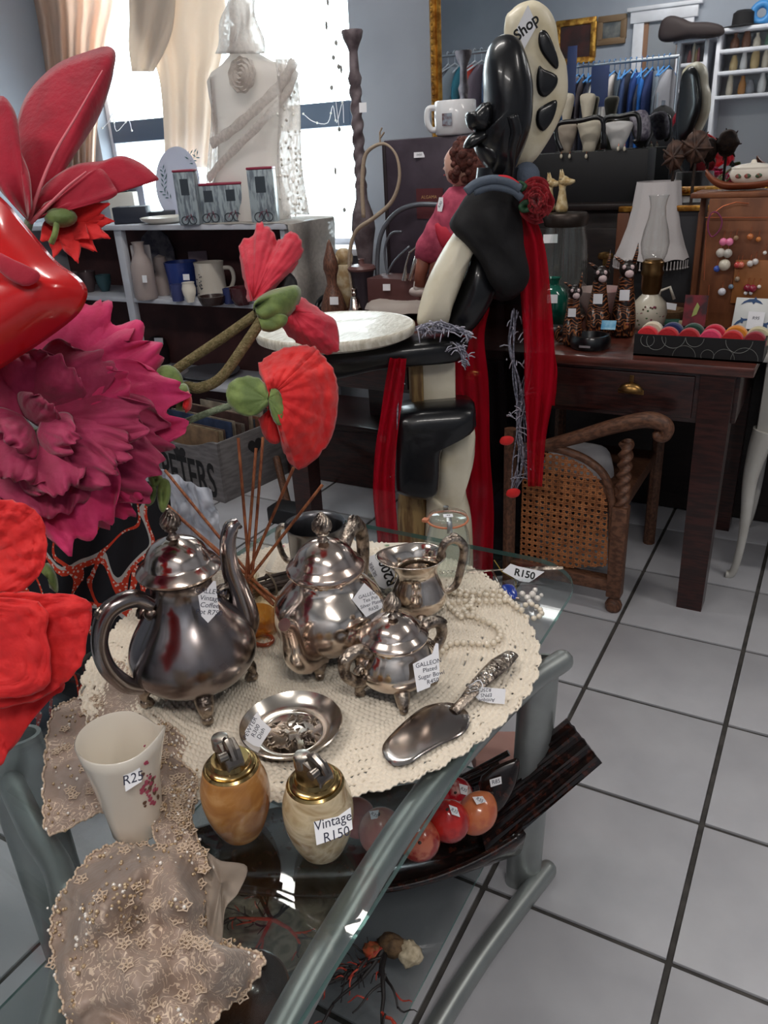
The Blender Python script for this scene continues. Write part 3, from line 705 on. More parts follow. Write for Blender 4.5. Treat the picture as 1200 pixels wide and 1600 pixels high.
# upper poppy, half open
t = thing('poppy', 'rose red poppy with two long petals and a green calyx, uppermost of the poppies', 'flower', gd(430, 475, 1.1), BG)
mb = MB(); fan(mb, (395, 470), [(388, 472), (382, 440), (374, 395), (380, 375), (396, 368), (402, 348), (414, 352), (428, 364), (434, 378), (450, 364), (464, 366), (472, 382), (470, 402), (455, 425), (430, 450), (410, 465)], 1.1, 1.13, .03, .0015, 7, 24, seed=7, crk=.005, jag=1.8); mb.build('petal', ROSEP, t, smooth=180, solid=.0012)
mb = MB(); fan(mb, (455, 485), [(438, 505), (452, 526), (475, 540), (500, 552), (526, 550), (530, 530), (524, 502), (505, 488), (480, 470), (466, 462)], 1.09, 1.12, .03, .002, 7, 24, seed=9, crk=.005, jag=1.8); mb.build('petal', ROSEP, t, smooth=180, solid=.0012)
mb = MB(); fan(mb, (397, 478), [(396, 486), (400, 470), (420, 456), (445, 449), (464, 447), (470, 460), (464, 478), (448, 496), (425, 508), (405, 500)], 1.07, 1.08, .03, .001, 2, 8, seed=1); mb.build('calyx', GREEN, t, smooth=180, solid=.002)
mb = MB(); fan(mb, (402, 492), [(402, 488), (425, 490), (448, 494), (445, 508), (425, 518), (410, 516)], 1.065, 1.06, .012, .001, 2, 6, seed=1); mb.build('calyx', GREEN, t, smooth=180, solid=.002)
mb = MB(); fan(mb, (440, 470), [(425, 465), (445, 430), (458, 432), (464, 450), (455, 480)], 1.12, 1.12, .01, .001, 2, 6, seed=1); mb.build('flower_heart', BLACK, t, smooth=180, solid=.004)
mb = MB(); stemtube(mb, [(402, 490, 1.07), (345, 530, 1.08), (272, 580, 1.1), (200, 640, 1.12), (120, 730, 1.15)], .0068); mb.build('stem', STEM, t, smooth=180)
mb = MB(); stemtube(mb, [(410, 498, 1.06), (382, 540, 1.06), (345, 590, 1.07), (312, 606, 1.08), (285, 606, 1.09), (240, 640, 1.1), (180, 720, 1.14)], .0075); mb.build('stem', STEM, t, smooth=180)
# poppy bud
t = thing('poppy_bud', 'green poppy bud with a red tip at the end of a flocked stem', 'flower bud', gd(265, 605, 1.05), BG)
mb = MB(); mb.ball((0, 0, 0), (.022, .018, .026), 14, 10, T(gd(264, 600, 1.06))); mb.build('bud', GREEN, t, smooth=180)
mb = MB(); fan(mb, (278, 618), [(272, 608), (285, 600), (293, 604), (296, 622), (286, 640), (274, 640)], 1.04, 1.05, .012, .001, 2, 6); mb.build('calyx', GREEN, t, smooth=180, solid=.002)
mb = MB(); fan(mb, (286, 632), [(286, 640), (292, 612), (299, 622), (298, 638), (290, 645)], 1.03, 1.04, .012, .001, 2, 6); mb.build('petal', RED, t, smooth=180, solid=.0015)
mb = MB(); stemtube(mb, [(262, 615, 1.07), (220, 660, 1.1), (140, 760, 1.15)], .005); mb.build('stem', STEM, t, smooth=180)

# large magenta peony
t = thing('peony', 'large magenta and wine coloured peony with layered ruffled petals', 'flower', gd(90, 680, .98), BG)
PE = [  # base, tip, width, D0, D1, colour
    ((60, 640), (190, 490), 170, 1.05, 1.07, 1), ((70, 660), (240, 545), 120, 1.04, 1.05, 1), ((60, 640), (120, 470), 170, 1.06, 1.07, 1),
    ((70, 660), (285, 628), 130, 1.02, 1.02, 1), ((70, 665), (262, 690), 120, 1.01, 1.0, 0), ((70, 670), (250, 745), 120, .99, .98, 0),
    ((65, 680), (215, 800), 110, 1.0, .99, 1), ((60, 690), (135, 845), 150, .98, .96, 1), ((60, 680), (75, 800), 150, .97, .95, 0), ((40, 680), (20, 800), 130, .98, .97, 0),
    ((70, 650), (200, 600), 105, .99, .96, 1), ((70, 660), (225, 655), 90, .975, .95, 0), ((70, 670), (205, 705), 80, .965, .94, 0), ((66, 680), (175, 745), 80, .955, .93, 0),
    ((60, 640), (170, 560), 120, .99, .96, 0), ((50, 630), (95, 560), 120, .98, .95, 0), ((40, 640), (5, 560), 130, .98, .95, 0), ((40, 660), (-50, 640), 150, .97, .94, 0),
    ((60, 690), (100, 770), 90, .95, .92, 0), ((45, 690), (20, 750), 100, .955, .92, 0), ((50, 660), (75, 625), 70, .95, .92, 0), ((45, 660), (10, 690), 80, .945, .91, 0), ((60, 668), (120, 690), 60, .94, .915, 0)]
for i, (b, tp, w, d0, d1, c) in enumerate(PE):
    mb = MB(); petal(mb, b, tp, w * 1.25, d0, d1, .022 if i < 10 else .03, .016, i * 1.37 + .4, 1.0, 18, 26, wob=.2, tipw=.74)
    mb.build('petal', MAG if c else WINE, t, smooth=180, solid=.001)
mb = MB(); stemtube(mb, [(55, 670, 1.07), (10, 820, 1.1), (-60, 1000, 1.15)], .006); mb.build('stem', STEMG, t, smooth=180)
for o in ([(225, 770), (235, 755), (245, 765), (240, 785), (228, 790)], [(245, 765), (250, 748), (264, 752), (266, 775), (256, 800), (248, 792)], [(232, 745), (245, 740), (255, 750), (240, 762)]):
    mb = MB(); cx = sum(p[0] for p in o) / len(o); cy = sum(p[1] for p in o) / len(o); fan(mb, (cx, cy), o, 1.05, 1.05, .006, .001, 2, 4, closed=True); mb.build('leaf', GREEN, t, smooth=180, solid=.0012)

# velvet lily with long pointed petals
t = thing('velvet_lily', 'deep red velvet lily with long pointed petals reaching over the window', 'flower', gd(50, 330, 1.1), BG)
mb = MB(); fan(mb, (48, 345), [(45, 330), (30, 265), (27, 215), (30, 180), (48, 140), (90, 100), (140, 80), (168, 73), (180, 82), (178, 105), (170, 140), (155, 180), (140, 205), (118, 222), (104, 240), (98, 280), (75, 320)], 1.1, 1.14, .03, .0015, 3, 14, seed=2); mb.build('petal', DRED, t, smooth=180, solid=.0015)
mb = MB(); fan(mb, (48, 345), [(50, 322), (70, 290), (98, 268), (125, 256), (160, 252), (190, 244), (222, 256), (248, 280), (225, 274), (195, 258), (170, 260), (140, 268), (120, 292), (90, 310), (65, 332)], 1.09, 1.08, .02, .0015, 3, 12, seed=5); mb.build('petal', DRED, t, smooth=180, solid=.0015)
mb = MB(); fan(mb, (48, 345), [(70, 318), (105, 300), (140, 270), (160, 265), (178, 290), (183, 303), (165, 312), (120, 312), (85, 330)], 1.08, 1.06, .02, .0015, 3, 12, seed=6); mb.build('petal', DRED, t, smooth=180, solid=.0015)
mb = MB(); fan(mb, (44, 345), [(30, 330), (-10, 280), (-30, 200), (0, 150), (25, 180), (28, 225), (45, 270), (50, 320)], 1.07, 1.05, .03, .0015, 3, 12, seed=8); mb.build('petal', DRED, t, smooth=180, solid=.0015)
PALE = mk('petal_vein', S(222, 120, 130), .7)
for pts in ([(46, 345, 1.085), (60, 300, 1.07), (85, 240, 1.065), (120, 180, 1.085), (160, 110, 1.115)], [(48, 348, 1.075), (75, 322, 1.06), (105, 292, 1.05), (135, 268, 1.055)]):
    mb = MB(); P = crom([gd(x, y, d - .018) for x, y, d in pts], 6); mb.tube(P, [lerp(.003, .0008, i / len(P)) for i in range(len(P))], 6); mb.build('vein', PALE, t, smooth=180)
mb = MB(); stemtube(mb, [(46, 345, 1.11), (10, 480, 1.14), (-60, 700, 1.16)], .006); mb.build('stem', STEMG, t, smooth=180)
# small red daisy hanging below the lily
t = thing('red_daisy', 'red many petalled daisy seen from below with a green calyx, under the lily', 'flower', gd(95, 345, 1.08), BG)
for i, (tx, ty, w) in enumerate([(172, 318, 40), (178, 346, 40), (172, 372, 40), (150, 392, 38), (122, 412, 38), (84, 402, 40), (62, 378, 40), (165, 338, 40), (140, 372, 44), (110, 390, 44)]):
    mb = MB(); petal(mb, (98, 344), (tx, ty), w * .9, 1.08 + .004 * (i % 3), 1.06 + .008 * (i % 2), .008, .003, i * 2.1, .8, 8, 6); mb.build('petal', RED, t, smooth=180, solid=.0012)
mb = MB(); mb.ball(gd(95, 340, 1.06), (.024, .02, .013), 12, 8); mb.build('calyx', GREEN, t, smooth=180)
mb = MB(); stemtube(mb, [(90, 342, 1.05), (86, 365, 1.045), (80, 380, 1.05)], .004); mb.build('stem', GREEN, t, smooth=180)

# glossy anthurium
GRED = mk('anthurium_gloss_red', S(204, 20, 22), .22, coat=.5, col2=S(186, 14, 18), nscale=9)
t = thing('anthurium', 'glossy waxy red anthurium spathe cut by the left edge of the picture', 'flower', gd(30, 440, .86), BG)
mb = MB(); fan(mb, (-20, 440), [(-140, 300), (-60, 270), (0, 310), (40, 355), (85, 408), (120, 434), (134, 452), (132, 470), (118, 492), (80, 522), (30, 555), (-40, 590), (-140, 570), (-200, 430)], .85, .90, .03, .0004, 2, 18, closed=True, seed=3, power=1.0); mb.build('spathe', GRED, t, smooth=180, solid=.004)
mb = MB(); puff(mb, [gd(x, y, .832) for x, y in ((-5, 395), (20, 405), (60, 425), (58, 440), (35, 447), (0, 425))], -CF, .004, 3, 4); mb.build('patch', DRED, t, smooth=180)
mb = MB(); stemtube(mb, [(-30, 450, .9), (-80, 700, 1.0), (-120, 900, 1.05)], .006); mb.build('stem', STEMG, t, smooth=180)

# large red poppy at the lower left
t = thing('crepe_poppy', 'huge bright red crepe poppy hanging at the left beside the table post', 'flower', gd(10, 980, .9), BG)
LOW = [([(-80, 800), (0, 782), (40, 788), (68, 815), (73, 860), (60, 900), (20, 930), (-60, 935)], (-40, 880), .93, .88), ([(-60, 930), (20, 925), (90, 928), (141, 942), (138, 985), (126, 1040), (90, 1075), (40, 1100), (-60, 1110)], (-60, 1010), .91, .86),
       ([(-60, 1040), (30, 1040), (100, 1070), (70, 1100), (20, 1165), (0, 1195), (-60, 1200)], (-60, 1060), .95, .9), ([(-60, 930), (60, 940), (75, 1000), (70, 1080), (-60, 1090)], (-80, 1010), .89, .84)]
for i, (o, b, d0, d1) in enumerate(LOW):
    mb = MB(); fan(mb, b, o, d0, d1, .03, .0025, 7, 28, seed=i * 2.2, crk=.007, jag=2); mb.build('petal', RED, t, smooth=180, solid=.0012)
for b, o in (((75, 905), [(60, 890), (75, 880), (88, 900), (90, 925), (78, 918)]), ((45, 745), [(32, 770), (35, 752), (48, 752), (55, 765), (48, 780)])):
    mb = MB(); fan(mb, b, o, .97, .98, .01, .001, 2, 5); mb.build('leaf', GREEN if b[0] > 50 else mk('leaf_yellow', S(190, 180, 40), .6), t, smooth=180, solid=.0012)
mb = MB(); stemtube(mb, [(-40, 900, .96), (-120, 1100, 1.05)], .006); mb.build('stem', STEMG, t, smooth=180)

# ------------------------------------------------------------------ dark printed cloth behind the table
def print_cloth():
    m, nt, out = newmat('cloth_navy_ribbon_print'); p = nd(nt, 'ShaderNodeBsdfPrincipled'); nt.links.new(p.outputs[0], out.inputs[0]); p.inputs['Roughness'].default_value = .85
    c = coords(nt)
    def band(scale, lo, hi, off):
        mp = nd(nt, 'ShaderNodeMapping'); mp.inputs['Location'].default_value = off; nt.links.new(c, mp.inputs[0])
        n = nd(nt, 'ShaderNodeTexNoise'); n.inputs['Scale'].default_value = scale; n.inputs['Detail'].default_value = 0; n.inputs['Distortion'].default_value = .6; nt.links.new(mp.outputs[0], n.inputs['Vector'])
        a = nd(nt, 'ShaderNodeMath', operation='GREATER_THAN'); a.inputs[1].default_value = lo; b = nd(nt, 'ShaderNodeMath', operation='LESS_THAN'); b.inputs[1].default_value = hi
        nt.links.new(n.outputs[0], a.inputs[0]); nt.links.new(n.outputs[0], b.inputs[0]); mu = nd(nt, 'ShaderNodeMath', operation='MULTIPLY'); nt.links.new(a.outputs[0], mu.inputs[0]); nt.links.new(b.outputs[0], mu.inputs[1]); return mu
    r = band(7, .47, .515, (0, 0, 0)); g = band(7, .515, .545, (0, 0, 0)); r2 = band(8, .485, .525, (3, 1, 2)); 
    v = nd(nt, 'ShaderNodeTexVoronoi'); v.inputs['Scale'].default_value = 150; nt.links.new(c, v.inputs['Vector']); vd = nd(nt, 'ShaderNodeMath', operation='LESS_THAN'); vd.inputs[1].default_value = .36; nt.links.new(v.outputs['Distance'], vd.inputs[0])
    dot = nd(nt, 'ShaderNodeMix', data_type='RGBA'); dot.inputs[6].default_value = S(206, 58, 30); dot.inputs[7].default_value = S(226, 200, 190); nt.links.new(vd.outputs[0], dot.inputs[0])
    m1 = nd(nt, 'ShaderNodeMix', data_type='RGBA'); m1.inputs[6].default_value = S(14, 14, 24); m1.inputs[7].default_value = S(190, 188, 186); nt.links.new(g.outputs[0], m1.inputs[0])
    mxr = nd(nt, 'ShaderNodeMath', operation='MAXIMUM'); nt.links.new(r.outputs[0], mxr.inputs[0]); nt.links.new(r2.outputs[0], mxr.inputs[1])
    m2 = nd(nt, 'ShaderNodeMix', data_type='RGBA'); nt.links.new(m1.outputs[2], m2.inputs[6]); nt.links.new(dot.outputs[2], m2.inputs[7]); nt.links.new(mxr.outputs[0], m2.inputs[0]); nt.links.new(m2.outputs[2], p.inputs['Base Color'])
    return m
mb = MB(); G = []
for i in range(41):
    a = i / 40; row = []
    for j in range(31):
        b = j / 30
        x = lerp(-30, 262, a) + 10 * math.sin(b * 5); y = lerp(770, 1180, b) - 20 * a * (1 - b)
        D = 1.43 + .16 * b + .02 * math.sin(a * 11 + b * 2) + .012 * math.sin(a * 23 + b * 5)
        row.append(gd(x, y, D))
    G.append(row)
mb.grid(G); o = mb.build('printed_cloth', print_cloth(), smooth=180, solid=.003); tag(o, 'navy cloth printed with orange dotted ribbons draped behind the coffee pot', 'cloth')
# crumpled clear plastic bag
mb = MB(); G = []
for i in range(25):
    row = []
    for j in range(17):
        a, b = i / 24, j / 16; x = lerp(238, 345, a) + (b - .5) * 30 + 9 * noise.noise(V((b * 5, a * 2, 7))); y = lerp(745, 880, b) + 40 * a - 20 + 14 * noise.noise(V((a * 5, b * 2, 1)))
        row.append(gd(x, y, 1.55 - .04 * math.sin(PI * a) + .06 * noise.noise(V((a * 7, b * 7, 3))) + .03 * noise.noise(V((a * 17, b * 17, 3)))))
    G.append(row)
mb.grid(G); o = mb.build('plastic_bag', sheer('plastic_milky', S(226, 230, 240), .55), smooth=180, solid=.001); tag(o, 'crumpled milky plastic bag behind the coffee pot lid', 'bag')

# ------------------------------------------------------------------ beaded lace shawl
def lace_mat():
    m, nt, out = newmat('beaded_lace'); c = coords(nt)
    tr = nd(nt, 'ShaderNodeBsdfTransparent'); p = nd(nt, 'ShaderNodeBsdfPrincipled'); p.inputs['Roughness'].default_value = .5; p.inputs['Sheen Weight'].default_value = .2
    n = nd(nt, 'ShaderNodeTexNoise'); n.inputs['Scale'].default_value = 85; n.inputs['Detail'].default_value = 1; n.inputs['Distortion'].default_value = 1.2; nt.links.new(c, n.inputs['Vector'])
    s1 = nd(nt, 'ShaderNodeMath', operation='SUBTRACT'); s1.inputs[1].default_value = .5; nt.links.new(n.outputs[0], s1.inputs[0]); ab = nd(nt, 'ShaderNodeMath', operation='ABSOLUTE'); nt.links.new(s1.outputs[0], ab.inputs[0])
    lt = nd(nt, 'ShaderNodeMath', operation='LESS_THAN'); lt.inputs[1].default_value = .028; nt.links.new(ab.outputs[0], lt.inputs[0])          # cord outlines
    n3 = nd(nt, 'ShaderNodeTexNoise'); n3.inputs['Scale'].default_value = 11; n3.inputs['Detail'].default_value = 1; nt.links.new(c, n3.inputs['Vector']); g3 = nd(nt, 'ShaderNodeMapRange'); g3.inputs[1].default_value = .46; g3.inputs[2].default_value = .54; nt.links.new(n3.outputs[0], g3.inputs[0])
    n4 = nd(nt, 'ShaderNodeTexVoronoi'); n4.inputs['Scale'].default_value = 120; nt.links.new(c, n4.inputs['Vector'])
    mu = nd(nt, 'ShaderNodeMath', operation='MULTIPLY'); nt.links.new(lt.outputs[0], mu.inputs[0]); nt.links.new(g3.outputs[0], mu.inputs[1])
    mx = nd(nt, 'ShaderNodeMix', data_type='RGBA'); mx.inputs[6].default_value = S(166, 144, 130); mx.inputs[7].default_value = S(216, 194, 172); nt.links.new(mu.outputs[0], mx.inputs[0]); nt.links.new(mx.outputs[2], p.inputs['Base Color'])
    bp = nd(nt, 'ShaderNodeBump'); bp.inputs['Strength'].default_value = .8; bp.inputs['Distance'].default_value = .003; ad = nd(nt, 'ShaderNodeMath', operation='MULTIPLY_ADD'); ad.inputs[1].default_value = .3; nt.links.new(n4.outputs['Distance'], ad.inputs[0]); nt.links.new(mu.outputs[0], ad.inputs[2])
    nt.links.new(ad.outputs[0], bp.inputs['Height']); nt.links.new(bp.outputs[0], p.inputs['Normal'])
    al = nd(nt, 'ShaderNodeMapRange'); al.inputs[3].default_value = .6; al.inputs[4].default_value = .88; nt.links.new(g3.outputs[0], al.inputs[0])
    al2 = nd(nt, 'ShaderNodeMath', operation='MAXIMUM'); nt.links.new(al.outputs[0], al2.inputs[0]); nt.links.new(mu.outputs[0], al2.inputs[1])
    ms = nd(nt, 'ShaderNodeMixShader'); nt.links.new(al2.outputs[0], ms.inputs[0]); nt.links.new(tr.outputs[0], ms.inputs[1]); nt.links.new(p.outputs[0], ms.inputs[2]); nt.links.new(ms.outputs[0], out.inputs[0]); return m
LACE = lace_mat(); BEAD = mk('bead_champagne', S(206, 184, 152), .25, .3, col2=S(170, 142, 110), nscale=300); PEARLB = mk('bead_pearl_white', S(240, 234, 226), .15, .2)
lc = thing('lace_shawl', 'crumpled champagne beaded lace shawl lying under the porcelain jug', 'shawl', gz(230, 1400, GTOP))
SURF = []
def lace(name, center, outline, hf, nu=26):
    O = crom([(x, y, 0) for x, y in outline], 9, True); G = []; m = len(O)
    for j, q in enumerate(O):
        row = []
        for i in range(nu + 1):
            u = i / nu; sc = 1 + (.02 * math.sin(j * 1.9)) * u ** 4
            x, y = lerp(center[0], q.x, u * sc), lerp(center[1], q.y, u * sc)
            row.append(gz(x, y, GTOP + .0015 + hf(x, y, u, j / m)))
        G.append(row)
    mb = MB(); mb.grid(G, wu=True); mb.build(name, LACE, lc, smooth=180, solid=.0012); SURF.append(G)
def hA(x, y, u, v): return .008 + .004 * noise.noise(V((x * .03, y * .03, 0))) + .003 * math.sin(x * .06 + y * .02) - .005 * u
lace('shawl_end', (190, 1170), [(172, 1032), (215, 1060), (240, 1115), (275, 1140), (300, 1175), (308, 1220), (300, 1270), (250, 1300), (200, 1290), (160, 1270), (80, 1304), (68, 1250), (72, 1170), (85, 1110), (130, 1085)], hA)
def hB(x, y, u, v):
    r1 = math.exp(-(((x - 330) * .8 - (y - 1440) * .45) / 42) ** 2) * .045 + math.exp(-(((x - 180) + (y - 1400) * .9) / 40) ** 2) * .04
    return max(.001, (.05 * (1 - u ** 2.5) + r1 * (1 - u ** 4) + .03 * noise.noise(V((x * .014, y * .014, 4))) + .012 * noise.noise(V((x * .035, y * .03, 6))) + .01 * math.sin(x * .045 - y * .03) * (1 - u ** 6)))
lace('shawl_heap', (235, 1470), [(145, 1335), (190, 1318), (230, 1322), (290, 1318), (318, 1345), (328, 1395), (325, 1440), (350, 1475), (412, 1496), (385, 1550), (340, 1590), (310, 1660), (240, 1720), (150, 1680), (110, 1610), (92, 1540), (80, 1470), (85, 1420), (105, 1385)], hB, 34)
def hC(x, y, u, v): return .02 + .012 * noise.noise(V((x * .03, y * .03, 9))) + .02 * (1 - u)
lace('shawl_strip', (265, 1250), [(240, 1190), (262, 1180), (300, 1205), (308, 1225), (298, 1270), (308, 1310), (325, 1360), (285, 1350), (245, 1318), (235, 1250)], hC, 14)
mb = MB(); fan(mb, (345, 1380), [(318, 1335), (345, 1345), (386, 1354), (372, 1395), (352, 1420), (346, 1470), (328, 1480), (322, 1420)], .04, .02, .012, .004, 3, 10, closed=True, place=lambda x, y, z: gz(x, y, GTOP + max(.002, z))); mb.build('voile_corner', sheer('voile_beige', S(205, 190, 176), .45), lc, smooth=180, solid=.0006)
rr = random.Random(3); mb = MB(); mb2 = MB(); mb3 = MB()
for G in SURF:
    m, nu = len(G), len(G[0]) - 1
    for k in range(900 if len(G) > 160 else 420):
        j = rr.randrange(m); i = rr.randrange(3, nu + 1); p = G[j][i]
        if noise.noise(p * 14) < (.02 if i < nu - 4 else -.25): continue
        p = p + V((rr.gauss(0, .002), rr.gauss(0, .002), .0022)); (mb if rr.random() < .75 else mb2).ball(p, rr.uniform(.0012, .0026), 6, 4)
    for k in range(36):
        j = rr.randrange(m); i = rr.randrange(4, nu + 1); p = G[j][i] + V((0, 0, .003)); a0 = rr.random() * 6
        for q in range(5):
            a = a0 + q * 1.256; e = V((math.cos(a), math.sin(a), .15)); f = V((-e.y, e.x, 0)); r = .0065
            L = [p + e * r * .2, p + e * r * .7 + f * r * .42, p + e * r * 1.25, p + e * r * .7 - f * r * .42]; mb3.tube(L, .0009, 5, closed=True)
    for j in range(0, m):                      # corded scallop edge
        a, b = G[j][-1], G[(j + 1) % m][-1]; mid = lerp(a, b, .5) + V((0, 0, .002)); mb3.tube([a, mid, b], [.0012, .0018, .0012], 5)
stuff(mb.build('beads', BEAD, lc, smooth=180)); stuff(mb2.build('pearl_beads', PEARLB, lc, smooth=180)); stuff(mb3.build('cord_embroidery', mk('cord_champagne', S(200, 178, 156), .5), lc, smooth=180))
# ------------------------------------------------------------------ reed diffuser
P = gz(400, 985, DZ); P.z = DZ
t = thing('reed_diffuser', 'glass reed diffuser with amber oil and brown reeds between the two pots', 'diffuser', P)
pr = [(0, 0), (.034, 0), (.039, .006), (.041, .03), (.04, .055), (.03, .075), (.016, .086), (.0145, .096), (.0145, .104), (.018, .108), (.018, .111), (.014, .111), (.012, .1), (.027, .072), (.0365, .052), (.037, .008), (0, .005)]
MB().lathe(pr, 32, T(P)).build('bottle', glassy('bottle_glass', (.95, .93, .86, 1)), t, smooth=50)
MB().lathe([(0, .006), (.035, .009), (.036, .034), (.0, .034)], 32, T(P)).build('oil', glassy('amber_oil', (.86, .52, .12, 1), .8, .02, .25), t, smooth=50)
REED = mk('reed_brown', S(170, 104, 64), .6, col2=S(134, 72, 44), nscale=30, stretch=(6, 6, 1))
top = P + V((0, 0, .105))
for i, (x, y) in enumerate([(372, 684), (400, 700), (411, 683), (459, 730), (504, 757), (258, 735), (262, 790), (270, 800)]):
    e = gd(x, y, dep(top) + (-.02 if i < 5 else .06) + .012 * (i % 3)); b = P + V((.012 * math.cos(i * 2.4), .012 * math.sin(i * 2.4), .012)); m_ = top + V((.006 * math.cos(i * 2.4 + 2), .006 * math.sin(i * 2.4 + 2), 0))
    dv = (e - m_).normalized(); b = m_ - dv * .07
    mb = MB(); mb.tube([b, m_, e], .0027, 7); mb.build('reed', REED, t, smooth=60)
# small amber glass cup whose loop handle shows beside it
P = gz(392, 1012, DZ); P = gz(398, 1000, DZ) + HF * -.0; P.z = DZ
t = thing('amber_ring', 'red brown amber glass ring dish peeping out under the diffuser', 'dish', gz(413, 1003, DZ))
mb = MB(); c = gz(412, 1004, DZ); mb.tube([c + V((.018 * math.cos(a), .013 * math.sin(a), .0055 + .002 * math.sin(a))) for a in [k * PI / 10 for k in range(20)]], .0035, 8, closed=True); mb.build('ring', mk('amber_glass', S(150, 70, 44), .12, coat=.5), t, smooth=180)

# bundle of twigs
P = gz(425, 925, DZ); t = thing('twig_bundle', 'small tied bundle of dark twigs beside the tankard', 'twigs', P)
rr = random.Random(2)
TW = mk('twig_dark', S(72, 60, 54), .8, col2=S(44, 36, 32), nscale=60)
for k in range(16):
    c = P + V((rr.uniform(-.012, .012), rr.uniform(-.02, .02), .006 + .022 * rr.random())); d = (HR * .9 + HF * .5 + V((rr.gauss(0, .08), rr.gauss(0, .08), rr.gauss(0, .04)))).normalized()
    mb = MB(); mb.tube([c - d * .055, c + V((0, 0, .002)), c + d * .055], [.0032, .0036, .0028], 6); mb.build('twig', TW, t, smooth=60)
mb = MB(); d = (HR * .9 + HF * .5).normalized(); s_ = V((-d.y, d.x, 0)); mb.tube([P + s_ * (.027 * math.cos(a)) + V((0, 0, .017 + .018 * math.sin(a))) for a in [k * PI / 8 for k in range(16)]], .0022, 6, closed=True); mb.build('tie', mk('string_brown', S(96, 84, 70), .9), t, smooth=60)

# white rectangular tray with painted sprigs at the back of the table
P = gz(530, 880, GTOP); P.z = GTOP
t = thing('porcelain_tray', 'white rectangular porcelain tray at the back edge of the glass table', 'tray', P)
A, B = gz(432, 850, GTOP + .012), gz(650, 848, GTOP + .012); ux = (B - A); L = ux.length; ux.normalize(); uy = V((ux.y, -ux.x, 0)); cc = (A + B) / 2 + uy * .065; cc.z = GTOP
MT = Matrix(((ux.x, -uy.x, 0, cc.x), (ux.y, -uy.y, 0, cc.y), (0, 0, 1, cc.z), (0, 0, 0, 1)))
rings = [(.44, .05, .001), (.47, .056, .006), (.5, .062, .013), (.495, .061, .0145), (.465, .054, .008), (.44, .048, .0035)]
mb = MB(); rw = []
for a, b, z in rings: rw.append([V((x * 1.0, y, z)) for x, y in rrect(-a * L, a * L, -b, b, (.018,) * 4, 5)])
n_ = len(rw[0]); vs = [p for r in rw for p in r]; fs = [tuple(range(n_))[::-1], tuple(range(5 * n_, 6 * n_))]
for i in range(5):
    for k in range(n_): fs.append((i * n_ + k, i * n_ + (k + 1) % n_, (i + 1) * n_ + (k + 1) % n_, (i + 1) * n_ + k))
mb.add(vs, fs, MT); mb.build('tray_body', CER, t, smooth=40)
rr = random.Random(7)
for k in range(7):
    mb = MB(); c = V((lerp(-.45, .45, k / 6) * L, .052, .0135)); q = [(.005 * math.cos(a) * (1 + .4 * math.sin(3 * a + k)), .0035 * math.sin(a)) for a in [i * .6 for i in range(10)]]; mb.prism(q, .0004, MT @ T(c)); mb.build('painted_sprig', mk('print_green', S(130, 158, 128), .4) if k % 3 else ROSE, t, smooth=0)

# clip-top glass jar
P = gz(701, 893, GTOP); P.z = GTOP
JG = glassy('jar_glass', (.94, .965, .955, 1), 1, .02, .02)
t = thing('glass_jar', 'small clear preserving jar with an orange rubber seal and metal clips', 'jar', P)
MB().lathe([(0, .0), (.034, 0), (.039, .006), (.043, .035), (.043, .055), (.04, .085), (.034, .105), (.034, .112), (.032, .112), (.037, .085), (.040, .05), (.036, .008), (0, .006)], 40, T(P)).build('jar_body', JG, t, smooth=50)
MB().lathe([(0, .126), (.03, .126), (.037, .122), (.0385, .117), (.036, .115), (.0, .115)], 40, T(P)).build('lid', JG, t, smooth=50)
mb = MB(); mb.tube([P + V((.0385 * math.cos(a), .0385 * math.sin(a), .1135)) for a in [k * PI / 20 for k in range(40)]], .0022, 8, closed=True); mb.build('rubber_seal', mk('rubber_orange', S(206, 130, 96), .6), t, smooth=180)
mb = MB(); mb.box(P + HR * -.042 + V((0, 0, .115)), (.012, .012, .006), bev=.001); mb.build('seal_tab', mk('rubber_orange', S(206, 130, 96), .6), t)
CLIP = mk('clip_steel', (.5, .52, .52, 1), .35, 1)
for a in (math.atan2(-HF.y, -HF.x), math.atan2(HF.y, HF.x)):
    dv = V((math.cos(a), math.sin(a), 0)); mb = MB(); mb.tube([P + dv * .024 + V((0, 0, .1285)), P + dv * .036 + V((0, 0, .126)), P + dv * .0415 + V((0, 0, .116)), P + dv * .041 + V((0, 0, .104))], .005, 8, flat=.22, up=dv); mb.build('clip', CLIP, t)
M = fr(P + V((0, 0, .1272)) - HF * .012, (0, 0, 1), HF); card(t, M, rect(.018, .014), '45', .008)

# oval tray with R200 hang tag, cutlery with R150 tag
P = gz(590, 915, DZ); t = thing('oval_tray', 'small dark patterned oval tray with a large printed R200 tag', 'tray', P)
def rsx(r, z, a): return r * (1.5 if abs(math.cos(a)) > 2 else 1), z
mb = MB(); Mx = T(P) @ RZ(YAW - .75) @ Matrix.Diagonal((1.55, .72, 1, 1)); mb.lathe([(0, 0), (.042, 0), (.05, .004), (.052, .007), (.05, .0075), (.043, .003), (0, .003)], 40, Mx); mb.build('tray_body', mk('metal_patterned', S(120, 112, 96), .4, .7, col2=S(52, 48, 40), nscale=150, lo=.45, hi=.55, bump=.5, bscale=160), t, smooth=40)
cardpx(t, [(567, 874), (605, 858), (607, 872), (614, 884), (618, 903), (615, 917), (600, 920), (592, 916)], dep(P) - .03, 'R200', .024, 112, (.004, -.002), bold=.0006, shear=0, ink=BLACKP)
M = fr(gd(583, 890, dep(P) - .0312), -ray(583, 890), CU); lettering(t, M @ RZ(math.radians(112)), 'SILVER', .0095, INK, 0)
